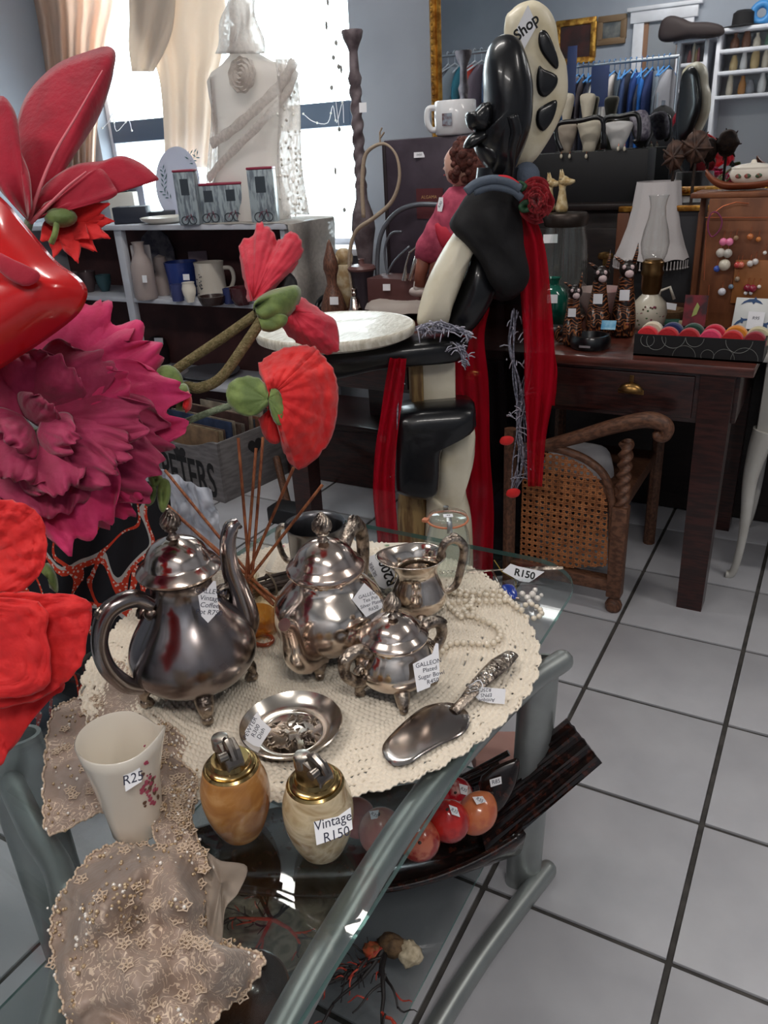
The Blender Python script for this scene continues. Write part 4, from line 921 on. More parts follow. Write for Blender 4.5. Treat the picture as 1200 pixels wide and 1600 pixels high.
mb = MB(); mb.tube(crom([gd(611, 912, dep(P) - .03), gd(616, 905, dep(P) - .06), gd(620, 890, dep(P) - .05), gd(618, 880, dep(P) - .03)], 5), .0008, 5); mb.build('string', mk('string_gold', S(170, 140, 60), .6), t)
mb = MB()
t = thing('pickle_fork', 'long thin silver fork with twisted handle lying across the bare glass', 'fork', gz(800, 890, GTOP))
pa = [gz(x, y, GTOP + .007) for x, y in ((722, 893), (745, 893), (770, 891), (800, 889), (840, 888), (880, 887))]
path = crom(pa, 8); m = len(path)
mb.tube(path, [samp([.002, .006, .0075, .003, .0022, .002, .0022, .004, .006, .0062, .0045], i / (m - 1)) for i in range(m)], 8, flat=.6); mb.build('handle', SILO, t, smooth=60)
for k in (-1, 0, 1):
    mb = MB(); a = pa[0]; mb.tube([a, a + (pa[0] - pa[2]).normalized() * .02 + HF * (.004 * k), a + (pa[0] - pa[2]).normalized() * .045 + HF * (.004 * k)], [.0018, .0015, .0008], 6); mb.build('tine', SILV, t, smooth=60)
tg = cardpx(t, [(785, 893), (798, 881), (810, 885), (850, 893), (834, 905), (826, 910), (812, 908)], dep(gz(815, 895, GTOP + .004)) - .012, 'R150', .019, -12, (.004, -.001), bold=.0005, shear=0, ink=BLACKP)
mb = MB(); q = dep(gz(790, 890, GTOP)) - .014; mb.tube([gd(772, 875, q), gd(784, 893, q), gd(795, 900, q), gd(806, 908, q), gd(806, 925, q)], .0009, 5); mb.build('string', mk('string_gold', S(170, 140, 60), .6), t)
# dragonfly brooch with blue enamel
P = gz(800, 928, GTOP); t = thing('brooch', 'blue enamel and pearl brooch lying on the bare glass', 'brooch', P)
z = GTOP + .006
mb = MB(); puff(mb, [gz(x, y, z) for x, y in ((784, 915), (800, 914), (808, 925), (806, 936), (792, 930))], (0, 0, 1), .004, 3, 4); mb.build('enamel_wing', mk('enamel_blue', S(36, 62, 150), .12, coat=.6), t, smooth=180)
mb = MB(); mb.tube([gz(x, y, z) for x, y in ((768, 890), (776, 905), (784, 922), (800, 933), (812, 936))], .0022, 7); mb.build('pin', SILV, t, smooth=180)
for k, (x, y, r) in enumerate(((816, 928, .006), (824, 934, .0065), (832, 929, .007), (840, 935, .006), (828, 941, .006), (846, 930, .004), (836, 922, .005))):
    mb = MB(); mb.ball(gz(x, y, z), r, 10, 6); mb.build('pearl', PEARLB, t, smooth=180)
# pearl necklace: a strand of separate pearls
P = gz(770, 975, DZ); t = thing('pearl_necklace', 'long looped strand of white pearls trailing over the doily onto the glass', 'necklace', P)
PEARL = mk('pearl', S(238, 226, 206), .18, .1, coat=.6)
strand = [(690, 1030), (705, 1017), (735, 1016), (765, 1018), (778, 1010), (782, 1000), (775, 990), (755, 980), (735, 972), (725, 965), (735, 955), (740, 945), (722, 940), (705, 935), (700, 928), (720, 932), (745, 938), (770, 942), (790, 945), (805, 958), (822, 968), (836, 970), (846, 963), (842, 955), (830, 948), (818, 950)]
strand2 = [(690, 938), (712, 934), (735, 936), (760, 934), (782, 935), (792, 943), (786, 950), (765, 950), (740, 950), (715, 951), (700, 955), (712, 967), (722, 975), (740, 968), (736, 958)]
bm_ = MB(); bm_.ball((0, 0, 0), .0052, 12, 8); pm = bm_.build('pearl', PEARL, t, smooth=180).data; bpy.data.objects.remove(t.children[0])
for v in pm.vertices: v.co += t.location
for sd in (strand, strand2):
    L = crom([gz(x, y, GTOP) for x, y in sd], 12); acc = .01; last = L[0]
    for p in L[1:]:
        acc += (p - last).length; last = p
        if acc >= .0112:
            acc = 0; dr = (V((p.x, p.y, 0)) - V((-.69, .915, 0))).length; z = (DZ if dr < .372 else GTOP) + .0053
            o = bpy.data.objects.new('pearl', pm); COL.objects.link(o); o.parent = t; o.location = V((p.x, p.y, z)) - t.location

# ------------------------------------------------------------------ lower shelf: boat basket, gourds, coral, tray
SZ = .1205
t = thing('boat_bowl', 'long black carved boat shaped bowl with a fan tail under the glass', 'bowl', gz(600, 1360, SZ))
LAC = mk('lacquer_black_brown', S(24, 16, 15), .2, coat=.4, col2=S(70, 34, 24), nscale=9, lo=.5, hi=.7, stretch=(9, 9, 9))
A, B = gz(300, 1365, SZ + .03), gz(800, 1312, SZ + .03); A.z = B.z = 0; ax = (B - A); L = ax.length; ax.normalize(); sd = V((-ax.y, ax.x, 0))
def hull(off, zo):
    G = []
    for i in range(33):
        u = i / 32; w = .115 * math.sin(PI * (u * .74 + .07)) ** .6; row = []
        for j in range(17):
            v = j / 16 * 2 - 1; z = SZ + zo + .012 + (abs(v) ** 2.4) * (.055 + .06 * u ** 4 + .02 * (1 - u) ** 4) + .05 * max(0, u - .7) ** 1.3
            row.append(A + ax * (L * u) + sd * (v * (w - off)) + V((0, 0, z)))
        G.append(row)
    return G
mb = MB(); mb.grid(hull(0, 0)); mb.build('hull', LAC, t, smooth=180, solid=.012)
for u in (.3, .72):
    for sg in (-1, 1):
        mb = MB(); p = A + ax * (L * u) + sd * (sg * .035); mb.tube([p + V((0, 0, SZ + .02)), p + V((0, 0, SZ + .0005))], [.012, .008], 8); mb.build('foot', LAC, t)
base = B - ax * .06 + V((0, 0, SZ + .07)); tl = [gd(x, y, 1.36) for x, y in ((885, 1122), (893, 1132), (901, 1142), (909, 1152), (917, 1161), (924, 1170), (931, 1179), (940, 1190))]
for k in range(7):
    a, b = tl[k], tl[k + 1]; a0 = base + sd * (.075 - .021 * k); b0 = base + sd * (.075 - .021 * (k + 1))
    nv = (a - a0).cross(b - a).normalized(); h = nv * .004; mid = lerp(a, b, .5) + h * (1.2 if k % 2 else .4); m0 = lerp(a0, b0, .5) + h
    vs = [a0, m0, b0, b, mid, a]; vs += [p - nv * .006 for p in vs]
    mb = MB(); mb.add(vs, [(0, 1, 4, 5), (1, 2, 3, 4), (6, 11, 10, 7), (7, 10, 9, 8), (0, 5, 11, 6), (2, 8, 9, 3), (5, 4, 10, 11), (4, 3, 9, 10), (0, 6, 7, 1), (1, 7, 8, 2)]); mb.build('tail_slat', LAC, t, smooth=0)
mb = MB(); puff(mb, [gd(x, y, 1.33) for x, y in ((752, 1212), (800, 1186), (812, 1190), (806, 1225), (786, 1262), (770, 1272), (752, 1250))], -CF + V((0, 0, .6)), .012, 3, 5); mb.build('tail_root', LAC, t, smooth=180)
cardpx(t, [(765, 1219), (783, 1213), (784, 1224), (767, 1230)], 1.31, 'R85', .009, 14)
# slatted rack of thin sticks leaning behind the bowl
t = thing('stick_mat', 'dark slatted bamboo mat leaning behind the boat bowl', 'mat', gz(740, 1230, SZ))
for k in range(6):
    mb = MB(); mb.tube([gd(690 - 6 * k, 1232 + 6 * k, 1.5 - .005 * k), gd(795 - 14 * k, 1176 + 13 * k + (k % 2) * 3, 1.47)], .006, 7); mb.build('slat', LAC, t, smooth=60)
mb = MB(); mb.tube([gd(672, 1262, 1.51), gd(700, 1225, 1.51)], .005, 6); mb.build('binding', LAC, t, smooth=60)
mb = MB(); A2 = gz(770, 1170, .16); mb.box((0, 0, 0), (.12, .03, .2), M=fr(gd(780, 1175, 1.62), -CF, CU), bev=.003); o = mb.build('pink_box', mk('pink_card', S(196, 150, 140), .7), smooth=40); tag(o, 'dusty pink cardboard box behind the table post', 'box')
# gourds
def gourd(x, y, r, D, col, col2, label, tilt, tagp=None, el=1.18, ns=9):
    c = gd(x, y, D); k = r * D / F
    t = thing('painted_gourd', label, 'gourd', c - V((0, 0, k)), 'painted gourds in the boat bowl')
    M = T(c) @ RZ(tilt) @ RX(tilt * 1.7) @ Matrix.Diagonal((1, 1, el, 1))
    pr = [(0, -1), (.35, -.95), (.72, -.7), (.95, -.3), (1, .05), (.88, .45), (.6, .78), (.3, .96), (.1, 1.03), (0, 1.04)]
    MB().lathe([(p.x * k, p.y * k) for p in crom([(a, b, 0) for a, b in pr], 3)], 24, M).build('shell', mk('gourd_' + str(x), col, .22, col2=col2, nscale=ns * 3, coat=.4, lo=.45, hi=.55), t, smooth=180)
    mb = MB(); mb.tube([M @ V((0, 0, k * 1.0)), M @ V((k * .05, 0, k * 1.12))], [k * .09, k * .06], 7); mb.build('stalk', TW, t)
    if tagp: cardpx(t, tagp, D - k * 1.06, 'R35', .007, -25)
gourd(655, 1312, 33, 1.22, S(196, 110, 84), S(150, 40, 36), 'orange gourd with red brush stripes nearest the table tube', .5, [(640, 1292), (654, 1288), (657, 1298), (644, 1302)])
gourd(702, 1283, 32, 1.24, S(196, 44, 40), S(160, 30, 34), 'plain red gourd in the middle of the bowl', .2, [(701, 1258), (714, 1262), (719, 1276), (706, 1272)])
gourd(746, 1270, 30, 1.27, S(206, 120, 78), S(190, 100, 70), 'plain orange gourd at the tail end of the bowl', -.5, [(738, 1246), (754, 1244), (760, 1252), (745, 1257)])
gourd(712, 1243, 28, 1.36, S(176, 26, 40), S(226, 200, 190), 'dark red gourd with pale spots behind the others', .4, [(717, 1225), (731, 1228), (730, 1242), (720, 1240)])
gourd(672, 1250, 32, 1.34, S(190, 60, 70), S(170, 44, 58), 'rose red gourd under the doily edge', .8)
gourd(596, 1300, 36, 1.26, S(190, 110, 100), S(206, 140, 120), 'pale terracotta gourd behind the cream lighter', .1, [(577, 1268), (592, 1266), (590, 1278), (580, 1280)])
gourd(558, 1278, 30, 1.32, S(184, 90, 84), S(160, 70, 70), 'dull pink gourd hidden behind the cream lighter', .9)
# painted round tray with a branch motif
P = gz(425, 1440, SZ); P.z = SZ
t = thing('painted_tray', 'round painted tray with red and black coral branches under the glass', 'tray', P)
MB().lathe([(0, 0), (.095, 0), (.108, .006), (.112, .016), (.109, .017), (.104, .009), (.092, .004), (0, .004)], 48, T(P)).build('tray_body', mk('tray_paint', S(150, 144, 128), .4, col2=S(104, 98, 88), nscale=22, dist=2), t, smooth=40)
def branches(p, d, L, r, out, rng, lvl=0):
    pts = [p]; q = p.copy(); dv = d.copy(); n = 6
    for i in range(n):
        dv = (dv + V((rng.gauss(0, .16), rng.gauss(0, .16), 0))).normalized(); q = q + dv * (L / n); pts.append(q.copy())
        if lvl < 2 and rng.random() < .5:
            sgn = rng.choice((-1, 1)); branches(q.copy(), (RZ(sgn * rng.uniform(.4, .9)).to_3x3() @ dv), L * .5, r * .6, out, rng, lvl + 1)
    out.append((pts, r))
rng = random.Random(5); BR = []
for a in (0.2, 1.3, 2.6, 3.7, 5.0): branches(P + V((.0, .0, .006)), V((math.cos(a), math.sin(a), 0)), .075, .0042, BR, rng)
CR_ = mk('coral_red', S(196, 78, 58), .55, col2=S(160, 50, 40), nscale=80); CB = mk('coral_black', S(34, 30, 30), .5)
mb = MB(); mb2 = MB()
for k, (pts, r) in enumerate(BR):
    ok = [p for p in pts if (V((p.x, p.y, 0)) - V((P.x, P.y, 0))).length < .092]
    if len(ok) > 1: (mb if k % 3 == 0 else mb2).tube(ok, [lerp(r, r * .4, i / len(ok)) for i in range(len(ok))], 6, flat=.4)
stuff(mb.build('red_branch_motif', CR_, t, smooth=60)); stuff(mb2.build('black_branch_motif', CB, t, smooth=60))
# real coral branch
P = gz(600, 1500, SZ); t = thing('coral_branch', 'orange and black dried coral branch with a pale rock base on the lower shelf', 'coral', P)
rng = random.Random(9); BR = []
st = gz(606, 1478, SZ + .02)
for tx, ty in ((545, 1590), (575, 1600), (520, 1560), (548, 1530)):
    e = gz(tx, ty, SZ + .012); branches(st.copy(), (e - st).normalized(), (e - st).length, .005, BR, rng)
mb = MB(); mb2 = MB()
for k, (pts, r) in enumerate(BR):
    pts = [p + V((0, 0, .006 * math.sin(i + k))) for i, p in enumerate(pts)]
    o = MB(); o.tube(pts, [lerp(r, r * .35, i / len(pts)) for i in range(len(pts))], 6); o.build('branch', CR_ if k % 3 == 0 else CB, t, smooth=60)
def rock(name, c, s, mat, seed, parent):
    mb = MB(); mb.ball((0, 0, 0), 1, 18, 12)
    for v in mb.v: v *= 1 + .35 * noise.noise(v * 2.2 + V((seed, 0, 0))) + .12 * noise.noise(v * 6 + V((0, seed, 0)))
    mb.v = [V((v.x * s[0], v.y * s[1], v.z * s[2])) + V(c) for v in mb.v]; return mb.build(name, mat, parent, smooth=180)
rock('rock_base', gz(612, 1478, SZ + .022), (.026, .018, .016), mk('rock_brown', S(112, 88, 62), .8, col2=S(70, 54, 40), nscale=60, bump=.5), 3, t)
rock('rock_tip', gz(640, 1490, SZ + .02), (.02, .02, .016), mk('rock_pale', S(206, 192, 164), .8, col2=S(170, 156, 130), nscale=70, bump=.5), 5, t)
rock('rock_bump', gz(585, 1488, SZ + .016), (.02, .014, .012), mk('coral_orange', S(206, 92, 58), .7, col2=S(120, 84, 50), nscale=60), 8, t)
# brown pottery bowl at the bottom
P = gz(385, 1590, SZ); P.z = SZ
t = thing('brown_bowl', 'glossy dark brown pottery bowl at the front of the lower shelf', 'bowl', P)
MB().lathe([(0, 0), (.03, 0), (.05, .012), (.07, .04), (.073, .06), (.07, .061), (.064, .04), (.044, .016), (0, .012)], 40, T(P)).build('bowl_body', mk('glaze_brown', S(86, 52, 34), .2, coat=.4, col2=S(50, 30, 22), nscale=14), t, smooth=60)
# ------------------------------------------------------------------ desk
DT = .765
t = thing('writing_desk', 'dark mahogany writing desk crowded with bric-a-brac along the far wall', 'desk', (-.95, 2.56, 0))
mb = MB(); mb.box((-.95, 2.565, DT - .014), (1.59, .72, .028), bev=.006); mb.build('desk_top', WOODT, t)
mb = MB(); mb.box((-.95, 2.24, DT - .1), (1.42, .02, .142), bev=.002); mb.build('apron', WOODD, t)
mb = MB(); mb.box((-.2, 2.56, DT - .1), (.02, .6, .142), bev=.002); mb.build('apron', WOODD, t)
mb = MB(); mb.box((-1.7, 2.56, DT - .1), (.02, .6, .142), bev=.002); mb.build('apron', WOODD, t)
for x in (-.244, -1.655):
    for y in (2.262, 2.865):
        mb = MB(); h = .737; a, b = .043, .036; vs = [V((x + sx * r, y + sy * r, z)) for z, r in ((0, b), (h, a)) for sx, sy in ((-1, -1), (1, -1), (1, 1), (-1, 1))]
        mb.add(vs, [(3, 2, 1, 0), (4, 5, 6, 7), (0, 1, 5, 4), (1, 2, 6, 5), (2, 3, 7, 6), (3, 0, 4, 7)]); mb.build('leg', WOODD, t, smooth=0)
for x0, x1 in ((-.70, -.30), (-1.14, -.74), (-1.58, -1.18)):
    mb = MB(); mb.box(((x0 + x1) / 2, 2.226, DT - .098), (x1 - x0, .014, .118), bev=.003); dr = mb.build('drawer', WOODD, t)
    cx = (x0 + x1) / 2 + (.033 if x0 > -.8 else 0); mb = MB(); G = []
    for i in range(13):
        a = PI * i / 12; row = []
        for j in range(7):
            b = PI / 2 * j / 6; row.append(V((cx + .033 * math.cos(a) * (1 if j < 6 else 1), 2.218 - .02 * math.sin(a) * math.sin(b), DT - .092 + .024 * math.sin(a) * math.cos(b) - .0)))
        G.append(row)
    mb.grid(G); mb.box((cx, 2.2175, DT - .094), (.07, .003, .012), bev=.001); mb.build('cup_handle', BRASS, dr, smooth=70, solid=.002)
    mb = MB(); mb.box((cx, 2.2175, DT - .058), (.012, .003, .022), bev=.001); mb.build('keyhole_plate', BRASS, dr)
# dark chest on the floor under the desk
t = thing('wooden_chest', 'low dark wooden chest on the floor under the left of the desk', 'chest', (-1.75, 2.86, 0))
mb = MB(); mb.box((-1.75, 2.86, .13), (.62, .36, .25), bev=.008); mb.build('chest_body', WOODD, t)
mb = MB(); mb.box((-1.75, 2.86, .272), (.65, .39, .03), bev=.008); mb.build('lid', WOODD, t)
for x in (-1.55, -1.95):
    mb = MB(); mb.box((x, 2.677, .255), (.03, .006, .05), bev=.001); mb.build('hasp', CLIP, t)
# folded dark stool beside the crate
t = thing('folding_stool', 'dark wooden folding stool leaning beside the grey crate', 'stool', gz(455, 815, 0))
for i, (a, b) in enumerate((((432, 715), (455, 812)), ((462, 725), (490, 815)))):
    mb = MB(); mb.tube([gz(b[0], b[1], .006), gd(a[0], a[1], dep(gz(b[0], b[1], 0)) + .12)], .016, 6); mb.build('leg', WOODM, t, smooth=60)
mb = MB(); q = gz(455, 815, 0); mb.box(q + V((0, .0, .035)), (.16, .1, .07), bev=.01); mb.build('foot_block', BLACK, t)

# ------------------------------------------------------------------ carved waiter figure
FH = 2.13
def g(x, y, h=0.0): return gh(x, y, FH + h)
CREAM = mk('cream_paint_worn', S(228, 220, 198), .42, col2=S(200, 186, 152), nscale=9, lo=.45, hi=.75, bump=.25, bscale=40, coat=.15)
CREAMB = mk('cream_paint_brown_wear', S(160, 132, 86), .55, col2=S(112, 84, 52), nscale=8, stretch=(8, 8, 1.2), bump=.3, bscale=50)
t = thing('carved_figure', 'life size black and cream carved wooden waiter figure holding a round tray', 'sculpture', (-.9, 1.93, 0))
NF = -HF
def solid(name, pts, h, th, mat, n=3.2, sm=4, nrm=None):
    mb = MB(); puff(mb, [g(x, y, h) for x, y in pts], nrm or NF, th, n, 6, smooth_n=sm); return mb.build(name, mat, t, smooth=70)
hat = solid('hat_brim', [(788, 40), (800, 15), (818, 3), (838, 1), (856, 14), (867, 38), (872, 72), (883, 100), (886, 138), (882, 165), (870, 195), (852, 228), (832, 254), (812, 260), (795, 250), (790, 150)], .07, .035, CREAM, 4)
mb = MB(); puff(mb, [g(x, y, .112) for x, y in ((800, 60), (812, 30), (835, 20), (855, 40), (866, 80), (874, 130), (868, 170), (848, 215), (826, 240), (806, 240), (798, 150))], NF, .02, 3.5, 5); mb.build('hat_back', BLACKG, hat, smooth=180)
for pts in ([(845, 48), (855, 50), (867, 75), (873, 98), (869, 108), (856, 96), (844, 78), (841, 60)], [(842, 103), (850, 108), (870, 118), (869, 135), (853, 151), (841, 146), (838, 125)], [(869, 156), (869, 172), (861, 192), (848, 205), (838, 194), (839, 174), (850, 164)]):
    mb = MB(); puff(mb, [g(x, y, .032) for x, y in pts], NF, .007, 3, 4); mb.build('black_patch', BLACKG, hat, smooth=180)
M = fr(g(822, 43, .026), NF, (0, 0, 1)); k = (FH + .03) / 1357
c_ = card(hat, M, [((x - 822) * k * 1.02, (43 - y) * k * 1.02) for x, y in ((824, 15), (838, 41), (820, 70), (808, 44))][::-1], 'Shop', .033, 'sticker', BLACKP, .1, .0008, None, math.radians(38))
solid('head', [(756, 110), (762, 78), (775, 59), (792, 53), (808, 60), (820, 85), (829, 120), (831, 150), (829, 185), (823, 215), (810, 248), (798, 272), (788, 284), (768, 276), (762, 255), (748, 238), (744, 215), (757, 200), (757, 150)], -.02, .085, BLACKG, 2.4)
solid('nose', [(744, 170), (755, 160), (768, 162), (772, 182), (765, 205), (748, 208), (732, 200), (727, 186), (729, 176), (738, 175)], -.05, .04, BLACKG, 2.4)
solid('lips', [(724, 230), (728, 218), (738, 208), (760, 203), (764, 212), (750, 224), (738, 232), (730, 234)], -.06, .03, BLACKG, 2.4)
solid('jaw', [(740, 225), (760, 215), (790, 215), (795, 260), (770, 268), (752, 252)], -.02, .06, BLACKG, 2.4)
mb = MB(); L = crom([g(800, 180, -.10), g(806, 205, -.1), g(800, 230, -.09), g(796, 262, -.07), g(792, 285, -.06)], 5); mb.tube(L, .014, 8); mb.build('ear', BLACKG, t, smooth=180)
mb = MB(); mb.tube([g(780, 262, 0), g(778, 300, 0), g(772, 330, 0)], [.055, .06, .075], 16); mb.build('neck', BLACKG, t, smooth=60)
solid('shirt_front', [(652, 505), (658, 470), (670, 436), (690, 396), (712, 362), (726, 350), (745, 372), (735, 400), (722, 436), (706, 478), (696, 508), (672, 512)], -.02, .075, CREAM, 2.6)
solid('black_side', [(694, 508), (706, 476), (724, 432), (742, 392), (765, 400), (776, 430), (768, 465), (748, 500), (728, 520), (706, 522)], .0, .08, BLACKG, 2.6)
solid('torso', [(720, 330), (760, 310), (800, 320), (815, 380), (815, 450), (780, 470), (740, 440), (722, 390)], .05, .09, BLACK, 2.6)
# arm slab and tray
mb = MB(); A = [(462, 556), (520, 540), (600, 530), (690, 522), (728, 528), (730, 545), (716, 560), (650, 566), (580, 574), (520, 588), (488, 590), (470, 575)]
puff(mb, [g(x, y, -.02) for x, y in A], NF, .075, 3.5, 6); mb.build('tray_arm', BLACKG, t, smooth=70)
c = gh(524, 512, FH - .03); r = 125 * mpp(c)
mb = MB(); mb.lathe([(0, -.026), (r * .9, -.026), (r * .985, -.018), (r, -.006), (r * .995, .003), (r * .975, .006), (r * .95, .004), (0, .004)], 64, T(c)); mb.build('tray', mk('tray_cream_wood', S(226, 220, 206), .38, col2=S(196, 188, 170), nscale=14, stretch=(10, 2, 2), bump=.5, bscale=30, coat=.2), t, smooth=50)
def block(name, x0, x1, y0, y1, h, dp, mat, bev=.01):
    a, b = g(x0, (y0 + y1) / 2, h), g(x1, (y0 + y1) / 2, h); z0, z1 = g((x0 + x1) / 2, y1, h).z, g((x0 + x1) / 2, y0, h).z
    c = (a + b) / 2; c.z = (z0 + z1) / 2; M = T(c) @ RZ(YAW); mb = MB(); mb.box((0, dp / 2, 0), ((b - a).length, dp, z1 - z0), M, bev=bev); return mb.build(name, mat, t)
block('hip_block', 646, 712, 560, 645, -.02, .12, CREAM, .006)
block('hip_edge', 642, 662, 560, 643, -.03, .12, CREAMB, .006)
solid('black_block', [(615, 645), (640, 632), (690, 627), (736, 625), (741, 640), (738, 660), (700, 678), (686, 695), (684, 735), (678, 764), (655, 770), (620, 760), (613, 750), (612, 690)], -.05, .09, BLACKG, 5, 3)
solid('cream_leg', [(684, 694), (702, 680), (738, 662), (741, 690), (738, 715), (726, 738), (728, 770), (735, 800), (738, 850), (738, 900), (735, 945), (680, 950), (662, 900), (664, 830), (668, 772), (682, 764)], .0, .06, CREAM, 3.2)
solid('brown_leg', [(625, 762), (664, 766), (664, 830), (660, 905), (664, 950), (625, 950), (622, 860)], .03, .05, CREAMB, 3.2)
mb = MB(); c = g(690, 950, .05); c.z = .02; mb.box((0, 0, 0), (.34, .24, .035), T(c.x, c.y, .0185) @ RZ(YAW), bev=.006); mb.build('plinth', BLACKG, t)
# ------------------------------------------------------------------ scarves, tulle, rose
def ribbon(mb, path, h, folds=3, amp=.012, nv=14, n=8, h2=None, seed=0):
    P = crom([(x, y, w) for x, y, w in path], n); G = []; m = len(P)
    for i, p in enumerate(P):
        row = []
        for j in range(nv + 1):
            v = j / nv * 2 - 1; u = i / (m - 1)
            x = p.x + v * p.z * .5 + 2.0 * noise.noise(V((u * 5, v * 2, seed))); hh = lerp(h, h if h2 is None else h2, u)
            row.append(g(x, p.y + 2 * noise.noise(V((u * 3, v * 3, seed + 5))), hh + amp * math.sin(v * folds * PI + u * 5 + seed) + amp * .6 * noise.noise(V((u * 6, v * 4, seed)))))
        G.append(row)
    mb.grid(G); return mb
TR = sheer('tulle_red', S(206, 24, 48), .64, glow=.3); TR2 = sheer('tulle_red_thin', S(206, 18, 44), .62, glow=.3); TBK = sheer('tulle_black', S(26, 22, 24), .74, glow=.2); CH_ = mk('chiffon_black', S(18, 17, 20), .8, bump=.2, bscale=60)
def drape(name, label, path, h, mat, **kw):
    mb = MB(); ribbon(mb, path, h, **kw); o = mb.build(name, mat, smooth=180, solid=.0008); tag(o, label, 'scarf', 'scarves draped on the carved figure'); return o
drape('tulle_scarf', 'narrow red tulle scarf hanging left of the black block', [(622, 560, 26), (614, 620, 30), (604, 690, 32), (600, 760, 34), (606, 850, 32), (606, 900, 30)], -.13, TR, folds=2.5, seed=1)
drape('tulle_scarf', 'long red tulle scarf hanging right of the rose past the desk front', [(812, 330, 40), (828, 380, 44), (836, 450, 46), (842, 540, 48), (842, 620, 44), (838, 690, 28), (836, 760, 22)], -.04, TR, folds=2.5, seed=2)
drape('tulle_scarf', 'short red tulle end flaring beside the desk drawer', [(838, 500, 40), (850, 560, 38), (855, 600, 30), (850, 634, 34)], .02, TR2, folds=2, seed=3)
drape('tulle_scarf', 'wide red tulle scarf falling beside the cream leg to the floor', [(735, 480, 60), (728, 530, 58), (735, 600, 56), (742, 700, 48), (745, 800, 52), (740, 880, 60), (738, 935, 64)], .09, TR, folds=3, seed=4)
drape('tulle_scarf', 'sheer black tulle scarf falling between the figure and the cane chair', [(778, 430, 70), (782, 520, 74), (790, 620, 70), (800, 720, 74), (798, 820, 80), (795, 900, 86)], .16, TBK, folds=3, seed=5)
mb = MB(); puff(mb, [g(x, y, -.05) for x, y in ((702, 350), (715, 325), (735, 300), (765, 288), (800, 292), (814, 330), (818, 380), (826, 430), (815, 452), (788, 462), (765, 445), (748, 408), (728, 385), (712, 368))], NF, .085, 2.2, 8)
for i, v in enumerate(mb.v): v += NF * (.022 * noise.noise(v * 9) + .012 * noise.noise(v * 22) + .006 * math.sin(v.x * 60 + v.z * 40))
o = mb.build('chiffon_scarf', CH_, smooth=180); tag(o, 'black chiffon scarf wrapped over the shoulder of the carved figure', 'scarf', 'scarves draped on the carved figure')
GSC = mk('scarf_blue_grey', S(84, 94, 108), .8, bump=.5, bscale=90); YARN = mk('yarn_silver_grey', S(160, 160, 176), .7, col2=S(90, 92, 104), nscale=120)
k_ = thing('knotted_scarf', 'grey knotted scarf with silver yarn and red trim round the neck', 'scarf', g(770, 290, -.1), 'scarves draped on the carved figure')
for nm, pts, r, m_ in (('twist', [(728, 300), (745, 287), (770, 281), (795, 285), (812, 296)], .014, GSC), ('twist', [(735, 292), (760, 282), (790, 280), (808, 290)], .011, mk('scarf_red', S(186, 30, 44), .8)), ('twist', [(740, 300), (770, 292), (800, 298), (815, 310)], .011, GSC)):
    mb = MB(); L = crom([g(x, y, -.145) for x, y in pts], 5); mb.tube(L, r, 8, flat=.8); mb.build(nm, m_, k_, smooth=180)
mb = MB(); mb.ball(g(822, 276, -.02), .034, 16, 10); o = mb.build('felt_ball', mk('felt_grey_blue', S(92, 102, 118), .95, bump=.4, bscale=120), smooth=180); tag(o, 'grey blue felt ball tucked behind the neck of the figure', 'ball')
def yarn(name, label, strands, h, n=5, spread=6, hang=True):
    y_ = thing(name, label, 'scarf', g(strands[0][0][0], strands[0][-1][1], h), 'scarves draped on the carved figure')
    rr = random.Random(len(strands) * 7 + int(strands[0][0][0])); mb = MB()
    for s in strands:
        for q in range(n):
            L = crom([g(x + rr.gauss(0, spread), y + rr.gauss(0, 4), h + rr.gauss(0, .012)) for x, y in s], 4); mb.tube(L, .0022, 5)
    stuff(mb.build('yarn_strands', YARN, y_, smooth=180)); mb = MB()
    for s in strands:
        for k in range(26):
            u = rr.random() * (len(s) - 1); i = min(int(u), len(s) - 2); x, y = lerp(s[i][0], s[i + 1][0], u - i) + rr.gauss(0, spread), lerp(s[i][1], s[i + 1][1], u - i)
            p = g(x, y, h - .01); e = V((rr.gauss(0, .01), rr.gauss(0, .01), rr.gauss(0, .008))); mb.tube([p, p + e, p + e * 1.6 + V((0, 0, -.006))], .0016, 4)
    stuff(mb.build('yarn_loops', mk('yarn_silver', S(196, 194, 208), .5, .2), y_, smooth=180)); return y_
yarn('yarn_fringe', 'silver grey yarn fringe hanging from the shoulder to the cane chair', [[(805, 480), (800, 540), (806, 600), (812, 660), (815, 720), (803, 770)], [(822, 480), (826, 560), (818, 620), (816, 680), (825, 745)]], .0, 6, 5)
yarn('yarn_tie', 'silver grey yarn tied round the figure above the tray arm', [[(652, 512), (672, 508), (700, 512), (730, 520)], [(655, 518), (690, 516), (722, 516), (735, 528)], [(715, 540), (722, 548), (728, 570)]], -.115, 7, 3)
yarn('yarn_tail', 'silver yarn strand hanging behind the left tulle scarf', [[(628, 570), (622, 660), (620, 740), (612, 800), (614, 880)]], -.1, 3, 3)
for i, (x, y) in enumerate(((792, 688), (802, 770))):
    mb = MB(); puff(mb, [g(x + dx, y + dy, -.03) for dx, dy in ((-11, 4), (-8, -5), (4, -7), (11, -3), (8, 5), (-2, 8))], NF, .006, 2, 4); o = mb.build('fabric_petal', RED, smooth=180); tag(o, ['loose red fabric petal caught in the yarn fringe', 'loose red fabric petal at the tip of the yarn fringe'][i], 'petal')
